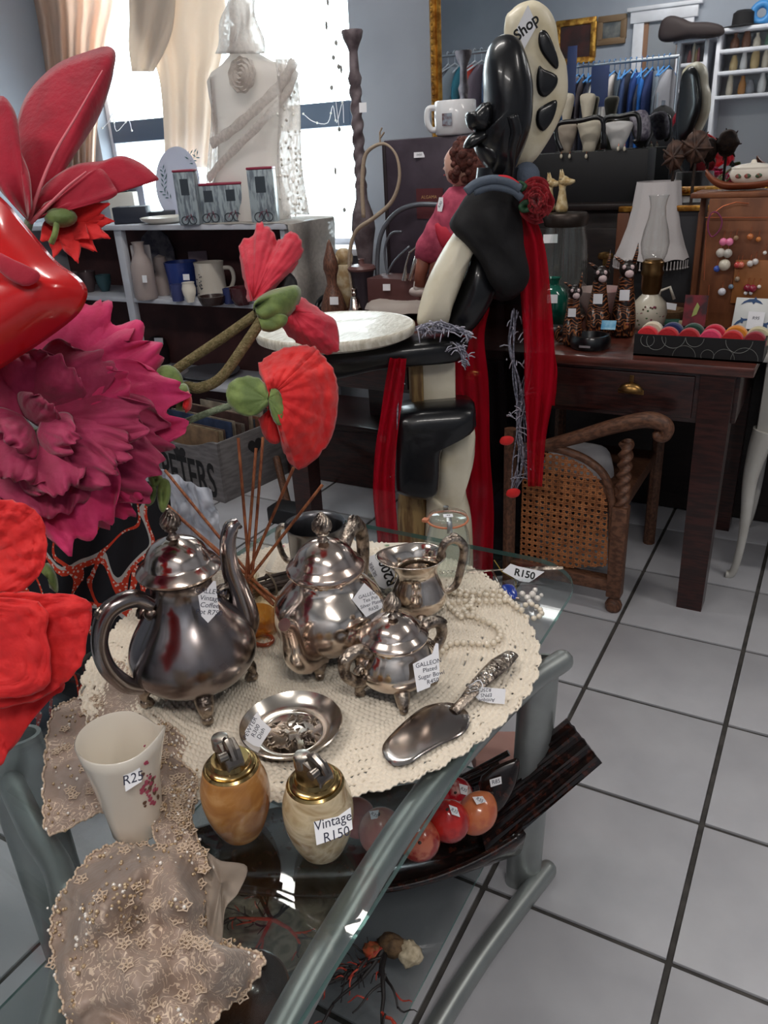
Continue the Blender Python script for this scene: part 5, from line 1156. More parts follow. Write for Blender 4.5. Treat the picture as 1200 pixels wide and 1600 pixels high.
# rose
r_ = thing('fabric_rose', 'dark red fabric rose pinned at the neck of the carved figure', 'rose', g(838, 345, -.08))
RD = petal_mat('rose_dark_red', S(176, 14, 32), S(150, 8, 26))
for i in range(16):
    a = i * 2.4; rr_ = 6 + i * 1.5; x0, y0 = 838, 314
    o = [(x0 + rr_ * math.cos(a + q) * (1.05 + .1 * math.sin(q * 5)), y0 + 1.35 * rr_ * math.sin(a + q)) for q in (-1.0, -.6, -.2, .2, .6, 1.0)]
    mb = MB(); fan(mb, (x0 + 2 * math.cos(a), y0 + 2 * math.sin(a)), o, FH - .13 + .006 * i, FH - .165 + .005 * i, .012, .002, 3, 6, seed=i, place=gh); mb.build('petal', RD, r_, smooth=180, solid=.001)
mb = MB(); mb.ball(g(840, 316, -.04), (.03, .03, .04), 12, 8); mb.build('rose_heart', RD, r_, smooth=180)
for o in ([(810, 322), (820, 312), (832, 318), (828, 330), (815, 332)], [(815, 300), (805, 290), (812, 282), (824, 290)]):
    mb = MB(); cx = sum(p[0] for p in o) / len(o); cy = sum(p[1] for p in o) / len(o); fan(mb, (cx, cy), o, FH - .12, FH - .13, .01, .001, 2, 4, closed=True, place=gh); mb.build('leaf', mk('leaf_dark_green', S(36, 74, 46), .5), r_, smooth=180, solid=.0012)

# ------------------------------------------------------------------ cane armchair
CY = 2.13
def c(x, y, dy=0.0): return gy(x, y, CY + dy)
t = thing('cane_armchair', 'carved brown armchair with cane side, barley twist post and scrolled arm', 'chair', (-.6, 2.38, 0))
mb = MB(); L = crom([c(820, 702), (c(860, 694)), c(905, 682), c(955, 667), c(1000, 657), c(1022, 657), c(1038, 663), c(1043, 672), c(1038, 682), c(1028, 682), c(1025, 675)], 6)
mb.tube(L, [samp([.017, .018, .02, .021, .022, .023, .021, .018, .016, .014, .010], i / (len(L) - 1)) for i in range(len(L))], 10, flat=1.0); mb.build('arm', WOODM, t, smooth=60)
# barley twist upper post + square lower post
b0, b1, b2 = c(972, 688), c(971, 792), V((-.437, CY, .06))
def twist(p0, p1, r, turns=3.2):
    mb = MB(); n, m = 24, 60; rows = []
    for i in range(m + 1):
        u = i / m; z = lerp(p0, p1, u); row = []
        for k in range(n):
            a = 2 * PI * k / n; rr = r * (1 + .28 * math.cos(2 * (a - u * turns * 2 * PI))); row.append(z + V((rr * math.cos(a), rr * math.sin(a), 0)))
        rows.append(row)
    vs = [p for r_ in rows for p in r_]; fs = []
    for i in range(m):
        for k in range(n): fs.append((i * n + k, (i + 1) * n + k, (i + 1) * n + (k + 1) % n, i * n + (k + 1) % n))
    mb.add(vs, fs); return mb
px = b1.x
top = V((px, CY, b0.z)); mid = V((px, CY, b1.z)); bot = V((px, CY, .085))
twist(mid, top, .017).build('twist_post', WOODM, t, smooth=180)
mb = MB(); mb.box((px, CY, (mid.z + .06) / 2), (.044, .044, mid.z - .055), bev=.004); mb.build('leg', WOODM, t)
MB().lathe([(0, 0), (.016, 0), (.024, .012), (.026, .026), (.02, .04), (.013, .048), (.015, .058), (.02, .064), (0, .064)], 20, T(px, CY, 0)).build('bun_foot', WOODM, t, smooth=60)
poly = [(c(x, y).x, c(x, y).z) for x, y in ((818, 706), (850, 706), (885, 713), (915, 728), (938, 750), (949, 785), (949, 884), (830, 890), (812, 888))]
def clip(p, d):
    lo, hi = -9, 9; n = len(poly)
    for i in range(n):
        a, b = poly[i], poly[(i + 1) % n]; ex, ey = b[0] - a[0], b[1] - a[1]; nx, ny = ey, -ex      # outline is clockwise seen from -y
        den = nx * d[0] + ny * d[1]; num = nx * (p[0] - a[0]) + ny * (p[1] - a[1])
        if abs(den) < 1e-9:
            if num < 0: return None
        else:
            tt = -num / den
            if den > 0: lo = max(lo, tt)
            else: hi = min(hi, tt)
    return (lo, hi) if hi > lo else None
area = sum(poly[i][0] * poly[(i + 1) % len(poly)][1] - poly[(i + 1) % len(poly)][0] * poly[i][1] for i in range(len(poly)))
if area > 0: poly = poly[::-1]
mb = MB(); cx = sum(p[0] for p in poly) / len(poly); cz = sum(p[1] for p in poly) / len(poly); pit = .019
for ang, off, ly, w in ((0, .0028, 0, .0017), (90, .0028, .001, .0017), (45, 0, .002, .0022), (-45, 0, .003, .0022)):
    d = (math.cos(math.radians(ang)), math.sin(math.radians(ang))); nx, nz = -d[1], d[0]
    for k in range(-24, 25):
        for o_ in ((-off, off) if off else (0,)):
            s_ = k * pit * (1 if off else .7071) + o_ + (0 if off else pit * .35); p = (cx + nx * s_, cz + nz * s_); r = clip(p, d)
            if r: mb.tube([V((p[0] + d[0] * r[0], CY - .003 + ly, p[1] + d[1] * r[0])), V((p[0] + d[0] * r[1], CY - .003 + ly, p[1] + d[1] * r[1]))], w, 4, flat=.4, up=(0, 1, 0), caps=False)
stuff(mb.build('cane_webbing', mk('cane', S(176, 112, 66), .55, col2=S(140, 84, 46), nscale=40), t, smooth=0))
mb = MB(); L = crom([c(800, 698), c(850, 699), c(888, 706), c(922, 722), c(946, 746), c(957, 785), c(957, 830), c(956, 890)], 6); mb.tube(L, .013, 8); mb.build('panel_frame', WOODM, t, smooth=60)
mb = MB(); a, b = c(800, 898), c(958, 893); mb.box(((a.x + b.x) / 2, CY, (a.z + b.z) / 2), (b.x - a.x, .04, .04), bev=.004); mb.build('seat_rail', WOODM, t)
zs = (a.z + b.z) / 2
mb = MB(); mb.box((-.6, CY + .27, .33), (.3, .46, .05), bev=.01); mb.build('seat', WOODM, t)
mb = MB(); L = [V((px, CY + .5, .0)), V((px, CY + .5, .5))]; mb.tube(L, .02, 8); mb.build('leg', WOODM, t)
for yy in (CY, CY + .5):
    mb = MB(); mb.tube([(-.79, yy, 0), (-.79, yy, .55)], .02, 8); mb.build('leg', WOODM, t)
mb = MB(); q = [c(x, y, .22) for x, y in ((850, 720), (870, 696), (905, 690), (940, 696), (955, 720), (955, 760), (900, 770), (855, 760))]; puff(mb, q, (0, -1, .3), .07, 2.2, 7)
for v in mb.v: v += V((0, 0, .012 * noise.noise(v * 11)))
o = mb.build('cushion', mk('cushion_grey_white', S(188, 186, 188), .9, bump=.3, bscale=60), smooth=180); tag(o, 'grey white crumpled cushion lying in the cane armchair', 'cushion')

# ------------------------------------------------------------------ white dressing table at the right edge
t = thing('white_vanity', 'white painted vanity with cabriole legs cut by the right edge', 'vanity', (.2, 2.6, 0))
WV = mk('white_gloss_paint', S(206, 204, 198), .35, col2=S(190, 187, 180), nscale=6)
A = gz(1140, 903, 0); YV = A.y
def cab(x0, yv, sgn):
    P0 = gz(1140, 903, 0); pts = [(1134, 900, .0), (1146, 892, 0), (1158, 850, 0), (1166, 800, 0), (1172, 750, 0), (1184, 705, 0), (1196, 672, 0)]
    L = crom([gy(x, y, YV) for x, y, _ in pts], 5); o = V((x0, yv, 0)); L = [V(((p.x - A.x) * sgn, 0, max(.012, p.z))) + o for p in L]
    mb = MB(); mb.tube(L, [samp([.014, .012, .013, .017, .022, .03, .036], i / (len(L) - 1)) for i in range(len(L))], 10); return mb
cab(A.x, YV, 1).build('leg', WV, t, smooth=60); cab(A.x, YV + .4, 1).build('leg', WV, t, smooth=60); cab(A.x + .95, YV, -1).build('leg', WV, t, smooth=60)
zt = gy(1196, 690, YV).z; x0 = gy(1190, 620, YV).x
mb = MB(); mb.box((x0 + .42, YV + .2, zt + .12), (.84, .44, .25), bev=.008); mb.build('carcass', WV, t)
mb = MB(); mb.box((x0 + .2, YV - .022, zt + .13), (.3, .012, .18), bev=.004); mb.build('drawer', WV, t)
mb = MB(); mb.box((x0 + .42, YV + .2, zt + .26), (.92, .5, .024), bev=.006); mb.build('vanity_top', WV, t)
# ------------------------------------------------------------------ things on the desk
def lat(root, name, x, y, prof, mat, z0=DT, n=32, smooth=45, P=None, fn=None, sx=1.0):
    P = P or gz(x, y, z0); k = mpp(P); mb = MB()
    mb.lathe([(r * k, h * k * 1.03) for r, h in prof], n, T(P) @ (Matrix.Diagonal((sx, 1, 1, 1)) if sx != 1 else Matrix.Identity(4)), fn=fn); return mb.build(name, mat, root, smooth=smooth)
def stk(root, x, y, w, h, Y, txt=None, rot=0, size=None):          # little white price sticker facing the viewer
    P = gy(x, y, Y); k = mpp(P); return card(root, fr(P, (.25, -1, .12)), rect(w * k, h * k), txt, size or h * k * .55, 'price_tag', INK, .1, 0, None, rot)
# upright dark trunk with a lettered plate
TY = 2.80
a, b = gy(603, 330, TY), gy(762, 330, TY); zt = gy(650, 216, TY).z
t = thing('trunk', 'dark plum coloured upright trunk with a small lettered plate', 'trunk', ((a.x + b.x) / 2, TY + .06, DT))
TRM = mk('trunk_plum', S(74, 64, 74), .5, col2=S(60, 50, 60), nscale=8, bump=.1)  # plum raised a little, window glare put into the colour
mb = MB(); mb.box(((a.x + b.x) / 2, TY + .06, (DT + zt) / 2 + .001), (b.x - a.x, .12, zt - DT), bev=.008); mb.build('case', TRM, t)
for xx in (a.x + .004, b.x - .004):
    mb = MB(); mb.box((xx, TY + .06, (DT + zt) / 2), (.014, .128, zt - DT - .02), bev=.003); mb.build('edge_strip', mk('trunk_edge', S(40, 30, 34), .5), t)
P = gy(672, 318, TY); k = mpp(P); M = fr(P + V((0, -.003, 0)), (0, -1, 0)); pl = card(t, M, rect(46 * k, 44 * k), None, name='plate', paper=mk('plate_maroon', S(92, 44, 48), .5))
lettering(pl, M @ T(-.002, .022, 0), 'ALGAMA', .016, mk('ink_gold', S(186, 150, 100), .5), 0); lettering(pl, M @ T(-.002, .008, 0), '- - - - - -', .008, mk('ink_gold', S(186, 150, 100), .5), 0)
stk(t, 655, 242, 17, 8, TY - .004, '0450')
# big white mug on top of the trunk
P = gy(712, 216, TY + .06); P.z = zt + .002; k = mpp(P)
t = thing('white_mug', 'large white mug with a small picture standing on the trunk', 'mug', P)
MB().lathe([(0, 0), (28 * k, 0), (31 * k, 3 * k), (33 * k, 25 * k), (32 * k, 47 * k), (30.5 * k, 48.5 * k), (29 * k, 46 * k), (29 * k, 6 * k), (0, 4 * k)], 40, T(P)).build('cup', mk('mug_white', S(226, 226, 228), .15, coat=.4), t, smooth=50)
mb = MB(); mb.tube(crom([P + HR * (-31 * k) + V((0, 0, 40 * k)), P + HR * (-42 * k) + V((0, 0, 38 * k)), P + HR * (-44 * k) + V((0, 0, 22 * k)), P + HR * (-38 * k) + V((0, 0, 10 * k)), P + HR * (-31 * k) + V((0, 0, 9 * k))], 6), 4.5 * k, 10); mb.build('handle', mk('mug_white', S(226, 226, 228), .15), t, smooth=180)
dv = (NF - HR * .55).normalized(); mb = MB(); mb.box((0, 0, 0), (16 * k, 17 * k, .001), fr(P + dv * (33.2 * k) + V((0, 0, 22 * k)), dv)); mb.build('picture', mk('mug_picture', S(96, 62, 62), .4, col2=S(150, 160, 172), nscale=40), t, smooth=0)
# coiled rope whip
t = thing('rope_whip', 'braided pale rope whip looped in the air beside the candlestick', 'whip', gz(552, 480, DT))
mb = MB(); L = crom([gy(x, y, 2.66) for x, y in ((553, 478), (548, 440), (546, 400), (556, 362), (585, 340), (612, 315), (624, 280), (620, 245), (604, 226), (586, 228), (570, 245), (566, 290), (568, 340))], 7)
mb.tube(L, [lerp(.004, .008, abs(math.sin(i * .06))) for i in range(len(L))], 8); mb.build('rope', mk('rope_pale', S(176, 158, 138), .9, bump=.8, bscale=260), t, smooth=180)
mb = MB(); q = gy(594, 222, 2.66); mb.tube([q, q + V((0, 0, .03)), q + V((.01, 0, .045))], .003, 6); mb.tube([q + V((0, 0, .012)), q + V((.018, 0, .03))], .003, 6); mb.build('tip_knot', mk('rope_pale', S(176, 158, 138), .9), t, smooth=60)
# tall carved candlestick
CSM = mk('candlestick_wood', S(122, 110, 114), .5, col2=S(86, 74, 78), nscale=20, bump=.3)  # dark wood painted paler to stand in for glare from the window
P = gz(575, 478, DT); t = thing('candlestick', 'tall carved dark wooden candlestick in front of the window edge', 'candlestick', P)
lat(t, 'base', 0, 0, [(0, 0), (26, 0), (28, 6), (22, 14), (12, 22), (10, 60), (14, 90), (18, 110), (16, 130), (9, 150), (8, 170)], CSM, P=P)
k = mpp(P); z1 = P.z + 165 * k * 1.03
def tw(r, z, a): return r * (1 + .16 * math.cos(2 * (a - (z) * 60))), z
mb = MB(); mb.lathe([(8 * k, i * 3 * k) for i in range(46)], 18, T(P.x, P.y, z1), fn=tw); mb.build('twisted_stem', CSM, t, smooth=180)
z2 = z1 + 135 * k; MB().lathe([(8 * k, 0), (10 * k, 8 * k), (7 * k, 16 * k), (6 * k, 40 * k), (8 * k, 46 * k), (13 * k, 56 * k), (15 * k, 64 * k), (14 * k, 66 * k), (5 * k, 62 * k), (0, 62 * k)], 24, T(P.x, P.y, z2)).build('drip_cup', CSM, t, smooth=45)
stk(t, 567, 168, 12, 14, P.y - .02)
# lidded dark pot, wooden box, cloth, bell, bottle, china dog
P = gz(569, 484, DT); t = thing('lidded_pot', 'small dark brown wooden pot with a flat knobbed lid', 'pot', P)
lat(t, 'pot_body', 0, 0, [(0, 0), (13, 0), (14, 20), (17, 48), (19, 58), (0, 58)], mk('pot_dark', S(54, 46, 54), .4), P=P); lat(t, 'lid', 0, 0, [(0, 58), (21, 58), (22, 61), (19, 65), (5, 67), (4, 71), (5, 74), (0, 75)], mk('lid_brown', S(108, 76, 74), .4), P=P)
a, b = gy(574, 460, 2.62), gy(655, 460, 2.62); z = gy(610, 436, 2.62).z
mb = MB(); mb.box(((a.x + b.x) / 2, 2.69, (DT + z) / 2 + .001), (b.x - a.x, .14, z - DT), bev=.004); o = thing('cigar_box', 'reddish brown wooden box with a white sticker beside the lidded pot', 'box', ((a.x + b.x) / 2, 2.69, DT)); mb.build('box_body', mk('box_brown', S(88, 54, 52), .45), o); stk(o, 604, 449, 12, 10, 2.612)
mb = MB(); q = MB(); puff(mb, [gz(x, y, DT + .012) for x, y in ((570, 488), (590, 474), (620, 462), (660, 450), (690, 455), (690, 490), (640, 498), (600, 496))], (0, 0, 1), .05, 2.2, 8, back=.2)
for v in mb.v: v += V((0, 0, .02 * noise.noise(v * 14)))
zm = min(v.z for v in mb.v)
for v in mb.v: v.z += DT + .002 - zm
o = mb.build('folded_cloth', mk('linen_beige', S(176, 164, 156), .95, bump=.3, bscale=70), smooth=180); tag(o, 'crumpled beige linen cloth behind the round tray', 'cloth')
P = gz(555, 487, DT); t = thing('hand_bell', 'small shiny silver bell by the edge of the tray', 'bell', P)
lat(t, 'bell_body', 0, 0, [(13, 0), (13.5, 2), (10, 8), (8, 18), (5, 23), (0, 24)], SILV, P=P); lat(t, 'bell_handle', 0, 0, [(0, 23), (3, 24), (4, 28), (2.5, 30), (4.5, 34), (0, 37)], SILV, P=P)
P = gz(522, 486, DT); t = thing('wooden_bottle', 'curvy brown carved wooden bottle with a pointed neck', 'bottle', P)
CW = mk('carved_wood_brown', S(124, 84, 66), .4, col2=S(86, 58, 48), nscale=20, stretch=(12, 12, 2))
lat(t, 'bottle_body', 0, 0, [(0, 0), (18, 0), (19, 6), (13, 26), (7, 40), (8, 52), (11, 62), (10, 74), (6, 86), (3, 98), (0, 104)], CW, P=P, sx=1.1); stk(t, 522, 470, 14, 12, P.y - .045, )
P = gz(542, 478, DT); t = thing('china_dog', 'cream china dog figurine behind the wooden bottle', 'figurine', P); k = mpp(P)
CHI = mk('china_cream_brown', S(206, 190, 160), .35, col2=S(170, 140, 100), nscale=26)
lat(t, 'dog_body', 0, 0, [(0, 0), (17, 0), (20, 8), (18, 30), (14, 50), (12, 60), (0, 64)], CHI, P=P)
mb = MB(); mb.ball(P + V((0, 0, 74 * k)), (13 * k, 12 * k, 13 * k), 14, 10); mb.ball(P + V((-8 * k, -8 * k, 70 * k)), 7 * k, 10, 8); mb.build('head', CHI, t, smooth=180)
for s_ in (-1, 1): mb = MB(); mb.ball(P + V((s_ * 11 * k, 2 * k, 72 * k)), (4 * k, 4 * k, 10 * k), 10, 8); mb.build('ear', CHI, t, smooth=180)
mb = MB(); q = gz(506, 484, DT); mb.tube([q + V((.03 * math.cos(a), .012 * math.sin(a) , .028 + .024 * math.sin(a + .5))) for a in [k_ * PI / 12 for k_ in range(24)]], .010, 8, closed=True); o = mb.build('black_ring', BLACKG, smooth=180); tag(o, 'glossy black ring shaped ornament beside the wooden bottle', 'ornament')
# grey metal arch and horn in front of the trunk
t = thing('metal_arch', 'curved grey metal rods arching in front of the trunk', 'metalwork', gz(620, 470, DT)); MG = mk('metal_grey_dull', S(120, 124, 132), .4, .6)
for pts in (((590, 470), (590, 400), (598, 360), (620, 332), (650, 320), (690, 320)), ((620, 470), (604, 420), (602, 385), (612, 365), (628, 362)), ((600, 440), (615, 410), (640, 385))):
    mb = MB(); mb.tube(crom([gy(x, y, 2.72) for x, y in pts], 6), .009 if len(pts) == 6 else .005, 8); mb.build('rod', MG, t, smooth=180)
t = thing('silver_horn', 'small silver horn propped beside the doll', 'horn', gz(640, 465, DT))
mb = MB(); mb.tube([gy(640, 438, 2.6), gy(648, 415, 2.6), gy(658, 392, 2.6), gy(664, 380, 2.6)], [.006, .01, .016, .02], 12); mb.build('horn_body', SILV, t, smooth=60)
mb = MB(); mb.tube([gy(632, 438, 2.6), gy(634, 415, 2.6), gy(640, 395, 2.6), gy(652, 385, 2.6)], [.012, .004, .004, .004], 8); mb.build('stand', SILV, t, smooth=60)
# ------------------------------------------------------------------ doll
DY = 2.45
def dl(x, y, d=0.0): return gy(x, y, DY + d)
t = thing('doll', 'doll with curly auburn hair in a pink dress looking left', 'doll', gz(665, 470, DT))
SKIN = mk('doll_skin', S(206, 160, 142), .5, ss=.1); HAIR = mk('doll_hair_auburn', S(104, 54, 44), .7, col2=S(70, 34, 28), nscale=60, bump=1, bscale=130); PINK = mk('dress_pink', S(196, 84, 108), .8, col2=S(172, 66, 92), nscale=30, bump=.3, bscale=60)
k = mpp(dl(715, 255)); hc = dl(720, 258)
mb = MB(); mb.ball((0, 0, 0), 1, 32, 22)                                # head: profile towards -x
for v in mb.v:
    x, y, z = v; f = max(0, -x)
    v.x *= 26; v.y *= 25; v.z *= 31
    nose = math.exp(-((z + .12) / .11) ** 2 - (y / .16) ** 2) * f; chin = math.exp(-((z + .72) / .2) ** 2 - (y / .4) ** 2) * f; brow = math.exp(-((z - .3) / .3) ** 2) * f; mouth = math.exp(-((z + .42) / .07) ** 2 - (y / .25) ** 2) * f; eye = sum(math.exp(-((z - .06) / .10) ** 2 - ((y - s_ * .38) / .16) ** 2) for s_ in (-1, 1)) * f
    v.x += -5.5 * nose - 5 * chin - 1.5 * brow - 2.2 * mouth + 2.5 * eye
mb.v = [hc + V((v.x * k, v.y * k, v.z * k)) for v in mb.v]; mb.tube([dl(718, 285), dl(716, 300)], 10 * k, 12)
hd_ = mb.build('head', SKIN, t, smooth=180)
for s_ in (-1, 1):
    mb = MB(); mb.ball(hc + V((-22.5 * k, s_ * 9.5 * k, 2 * k)), (2.5 * k, 3.6 * k, 3.2 * k), 10, 8); mb.build('eye', mk('doll_eye', S(40, 44, 56), .2), hd_, smooth=180)
    mb = MB(); mb.tube([hc + V((-23.5 * k, s_ * 5 * k, 8.5 * k)), hc + V((-23.5 * k, s_ * 10 * k, 10 * k)), hc + V((-20 * k, s_ * 15 * k, 8 * k))], .8 * k, 5); mb.build('eyebrow', HAIR, hd_, smooth=60)
mb = MB(); mb.tube([hc + V((-26.2 * k, -5 * k, -13.5 * k)), hc + V((-28.5 * k, 0, -13 * k)), hc + V((-26.2 * k, 5 * k, -13.5 * k))], 1.2 * k, 6); mb.build('mouth', mk('doll_lips', S(176, 70, 74), .4), hd_, smooth=60)
mb = MB(); rr = random.Random(6)
mb.ball(hc + V((9 * k, 0, 9 * k)), (25 * k, 29 * k, 28 * k), 22, 16)
for v in mb.v: v += (v - hc).normalized() * (3.2 * k * noise.noise(v * 130))
mb.ball(hc + V((26 * k, 4 * k, -8 * k)), (22 * k, 24 * k, 26 * k), 18, 12)
for i in range(90):                                                     # curls
    a, b = rr.uniform(-2.2, 2.2), rr.uniform(-.9, 1.35); dv = V((math.cos(a) * math.cos(b), math.sin(a) * math.cos(b), math.sin(b)))
    if dv.x < -.45 and dv.z < .55: continue
    p = hc + V((5 * k, 0, 4 * k)) + V((dv.x * 27 * k, dv.y * 29 * k, dv.z * 31 * k)); mb.ball(p, rr.uniform(4.5, 7.5) * k, 8, 6)
stuff(mb.build('hair', HAIR, t, smooth=180))
mb = MB(); puff(mb, [dl(x, y) for x, y in ((706, 292), (735, 290), (760, 310), (765, 350), (755, 385), (725, 405), (690, 412), (655, 408), (650, 390), (662, 365), (676, 340), (690, 312))], (0, -1, .1), .06, 2.3, 8)
for v in mb.v: v += V((0, .006 * math.sin(v.x * 90 + v.z * 50), 0))
dr = mb.build('dress', PINK, t, smooth=180)
mb = MB(); puff(mb, [dl(x, y, -.03) for x, y in ((697, 308), (712, 300), (722, 318), (716, 340), (700, 330))], (0, -1, .1), .02, 2.3, 4); mb.build('collar', PINK, dr, smooth=180)
mb = MB(); puff(mb, [dl(x, y, -.05) for x, y in ((680, 350), (700, 352), (712, 372), (706, 392), (690, 385))], (0, -1, .1), .02, 2.3, 4); mb.build('bow', mk('bow_red', S(190, 40, 62), .7), dr, smooth=180)
for dx in (0, 22):
    mb = MB(); mb.tube([dl(664 + dx, 400), dl(658 + dx, 425), dl(655 + dx, 447)], [.026, .021, .019], 12); mb.build('leg', mk('doll_leg', S(150, 92, 74), .5), t, smooth=180)
    mb = MB(); q = dl(653 + dx, 456); mb.ball(q, (.034, .02, .018), 12, 8); mb.build('shoe', mk('doll_shoe', S(190, 176, 170), .5), t, smooth=180)
    mb = MB(); mb.tube([dl(655 + dx, 440), q], .018, 10); mb.build('sock', mk('doll_sock', S(206, 196, 190), .9), t, smooth=180)
P = dl(688, 320, -.055); card(t, fr(P, (-.3, -1, .2)), [(-.009, -.02), (.009, -.02), (.012, .0), (.008, .022), (-.008, .022), (-.012, 0)], 'R80', .013, rot=1.1)
# ------------------------------------------------------------------ glass jar, foxes, green vase, stone
P = gz(878, 497, DT); t = thing('storage_jar', 'large clear glass storage jar with a dark metal lid', 'jar', P); k = mpp(P)
lat(t, 'jar_body', 0, 0, [(0, 0), (30, 0), (34, 6), (35, 60), (34, 110), (30, 126), (30, 136), (28, 136), (31, 110), (32, 10), (0, 6)], JG, P=P); lat(t, 'lid', 0, 0, [(30, 132), (32, 134), (33, 146), (30, 150), (0, 152)], mk('lid_dark_metal', S(64, 56, 52), .4, .7), P=P); stk(t, 860, 373, 22, 13, P.y - .065)
lz = P.z + 152 * k * 1.03
for i, (x, y, s_, lab) in enumerate(((877, 340, 1.0, 'cream fox figurine with a long snout on the jar lid'), (858, 335, .9, 'cream fox figurine half hidden behind the rose'))):
    Q = gy(x, y, P.y + (-.02 if i == 0 else .03)); Q.z = lz; kk = mpp(Q) * s_
    f = thing('fox_figurine', lab, 'figurine', Q, 'fox figurines on the jar')
    FX = mk('fox_cream', S(214, 196, 156), .35, col2=S(176, 148, 100), nscale=60)
    mb = MB(); mb.lathe([(0, 0), (9 * kk, 0), (10 * kk, 6 * kk), (7 * kk, 20 * kk), (5 * kk, 32 * kk), (6 * kk, 40 * kk), (0, 44 * kk)], 14, T(Q)); mb.build('fox_body', FX, f, smooth=180)
    mb = MB(); hq = Q + V((2 * kk, 0, 44 * kk)); mb.ball(hq, (9 * kk, 8 * kk, 8 * kk), 12, 8); mb.tube([hq, hq + V((10 * kk, -2 * kk, -1 * kk)), hq + V((18 * kk, -4 * kk, 0))], [7 * kk, 5 * kk, 2 * kk], 10); mb.build('head', FX, f, smooth=180)
    for s2 in (-1, 1): mb = MB(); mb.tube([hq + V((-3 * kk, s2 * 4 * kk, 4 * kk)), hq + V((-5 * kk, s2 * 5 * kk, 17 * kk))], [4 * kk, .6 * kk], 8); mb.build('ear', FX, f, smooth=60)
P = gz(862, 512, DT); t = thing('green_vase', 'squat emerald green glass vase with a white sticker', 'vase', P)
lat(t, 'vase_body', 0, 0, [(0, 0), (18, 0), (22, 6), (25, 24), (24, 44), (18, 58), (10, 64), (10, 70), (13, 74), (11, 74), (8, 68), (0, 66)], mk('glass_emerald', S(14, 92, 76), .1, coat=.6, col2=S(8, 70, 58), nscale=8), P=P); stk(t, 863, 467, 16, 13, P.y - .058)
mb = MB(); q = gz(868, 524, DT); mb.ball((0, 0, 0), 1, 18, 12)
for v in mb.v: v *= 1 + .15 * noise.noise(v * 1.7)
mb.v = [q + V((v.x * .036, v.y * .03, v.z * .017 + .0175)) for v in mb.v]; o = mb.build('black_stone', mk('stone_black', S(34, 33, 36), .35), smooth=180); tag(o, 'smooth black stone in front of the green vase', 'stone')
# ------------------------------------------------------------------ three carved cats
def cat_mat():
    m, nt, out = newmat('cat_dotted_paint'); p = nd(nt, 'ShaderNodeBsdfPrincipled'); nt.links.new(p.outputs[0], out.inputs[0]); p.inputs['Roughness'].default_value = .3
    w = nd(nt, 'ShaderNodeTexWave', wave_type='RINGS', rings_direction='SPHERICAL'); w.inputs['Scale'].default_value = 34; w.inputs['Distortion'].default_value = 14; w.inputs['Detail'].default_value = 1; nt.links.new(coords(nt), w.inputs['Vector'])
    r = nd(nt, 'ShaderNodeValToRGB'); e = r.color_ramp.elements; e[0].position = .0; e[0].color = S(26, 16, 13); e[1].position = 1; e[1].color = S(190, 140, 92)
    for pos, c_ in ((.35, S(60, 34, 24)), (.62, S(28, 18, 15)), (.72, S(110, 30, 32)), (.86, S(160, 104, 60))): q = r.color_ramp.elements.new(pos); q.color = c_
    r.color_ramp.interpolation = 'CONSTANT'; nt.links.new(w.outputs['Fac'], r.inputs[0]); nt.links.new(r.outputs[0], p.inputs['Base Color']); return m
CAT = cat_mat(); CATD = mk('cat_dark', S(34, 26, 24), .3); CATW = mk('cat_muzzle', S(214, 190, 190), .5)
def cat(x, y, h, lab, tilt):
    P = gz(x, y, DT); k = mpp(P) * h / 135; t = thing('carved_cat', lab, 'figurine', P, 'carved dotted cats'); yv = Matrix.Translation(P) @ RZ(tilt)
    pr = [(0, 0), (15, 0), (17, 6), (18, 25), (15, 50), (11, 75), (9.5, 86), (0, 88)]
    MB().lathe([(p.x * k, p.y * k) for p in crom([(a, b, 0) for a, b in pr], 3)], 24, yv).build('cat_body', CAT, t, smooth=180)
    for s_ in (-1, 1):
        mb = MB(); mb.tube([V((s_ * 6 * k, -10 * k, 48 * k)), V((s_ * 6 * k, -16 * k, 20 * k)), V((s_ * 6 * k, -18 * k, 3 * k))], [5 * k, 5 * k, 6 * k], 8, M=yv); mb.build('foreleg', CAT, t, smooth=180)
    hq = V((2 * k, -5 * k, 97 * k)); mb = MB(); mb.ball(hq, (13 * k, 12.5 * k, 13 * k), 16, 10, yv); hdp = mb.build('head', CATD, t, smooth=180)
    mb = MB(); mb.ball(hq + V((2 * k, -10 * k, -5 * k)), (6.5 * k, 5 * k, 6 * k), 10, 8, yv); mb.build('muzzle', CATW, hdp, smooth=180)
    for s_ in (-1, 1):
        mb = MB(); mb.ball(hq + V((s_ * 5.5 * k, -10 * k, 4 * k)), (3 * k, 2 * k, 3.4 * k), 8, 6, yv); mb.build('eye', CATW, hdp, smooth=180)
        mb = MB(); e0 = hq + V((s_ * 7 * k, 0, 8 * k)); mb.tube([e0, e0 + V((s_ * (3 if s_ > 0 else 9) * k, 0, (14 if s_ > 0 else 7) * k)), e0 + V((s_ * (4 if s_ > 0 else 14) * k, 0, (28 if s_ > 0 else 10) * k))], [6 * k, 4 * k, .5 * k], 8, M=yv, flat=.6); mb.build('ear', CAT, t, smooth=180)
    mb = MB(); mb.tube(crom([V((-14 * k, 2 * k, 10 * k)), V((-24 * k, 0, 8 * k)), V((-28 * k, -2 * k, 22 * k)), V((-22 * k, -4 * k, 34 * k))], 5), 4.5 * k, 8, M=yv); mb.build('tail', CAT, t, smooth=180)
    card(t, fr(P + V((3 * k, -17 * k, 62 * k)), (.2, -1, .1)), rect(14 * k, 15 * k)); return t
cat(893, 538, 112, 'smallest carved dotted cat, leftmost of the three', .3); cat(932, 526, 132, 'middle carved dotted cat with a sideways ear', .25); cat(972, 524, 140, 'tallest carved dotted cat beside the oil lamp', .2)
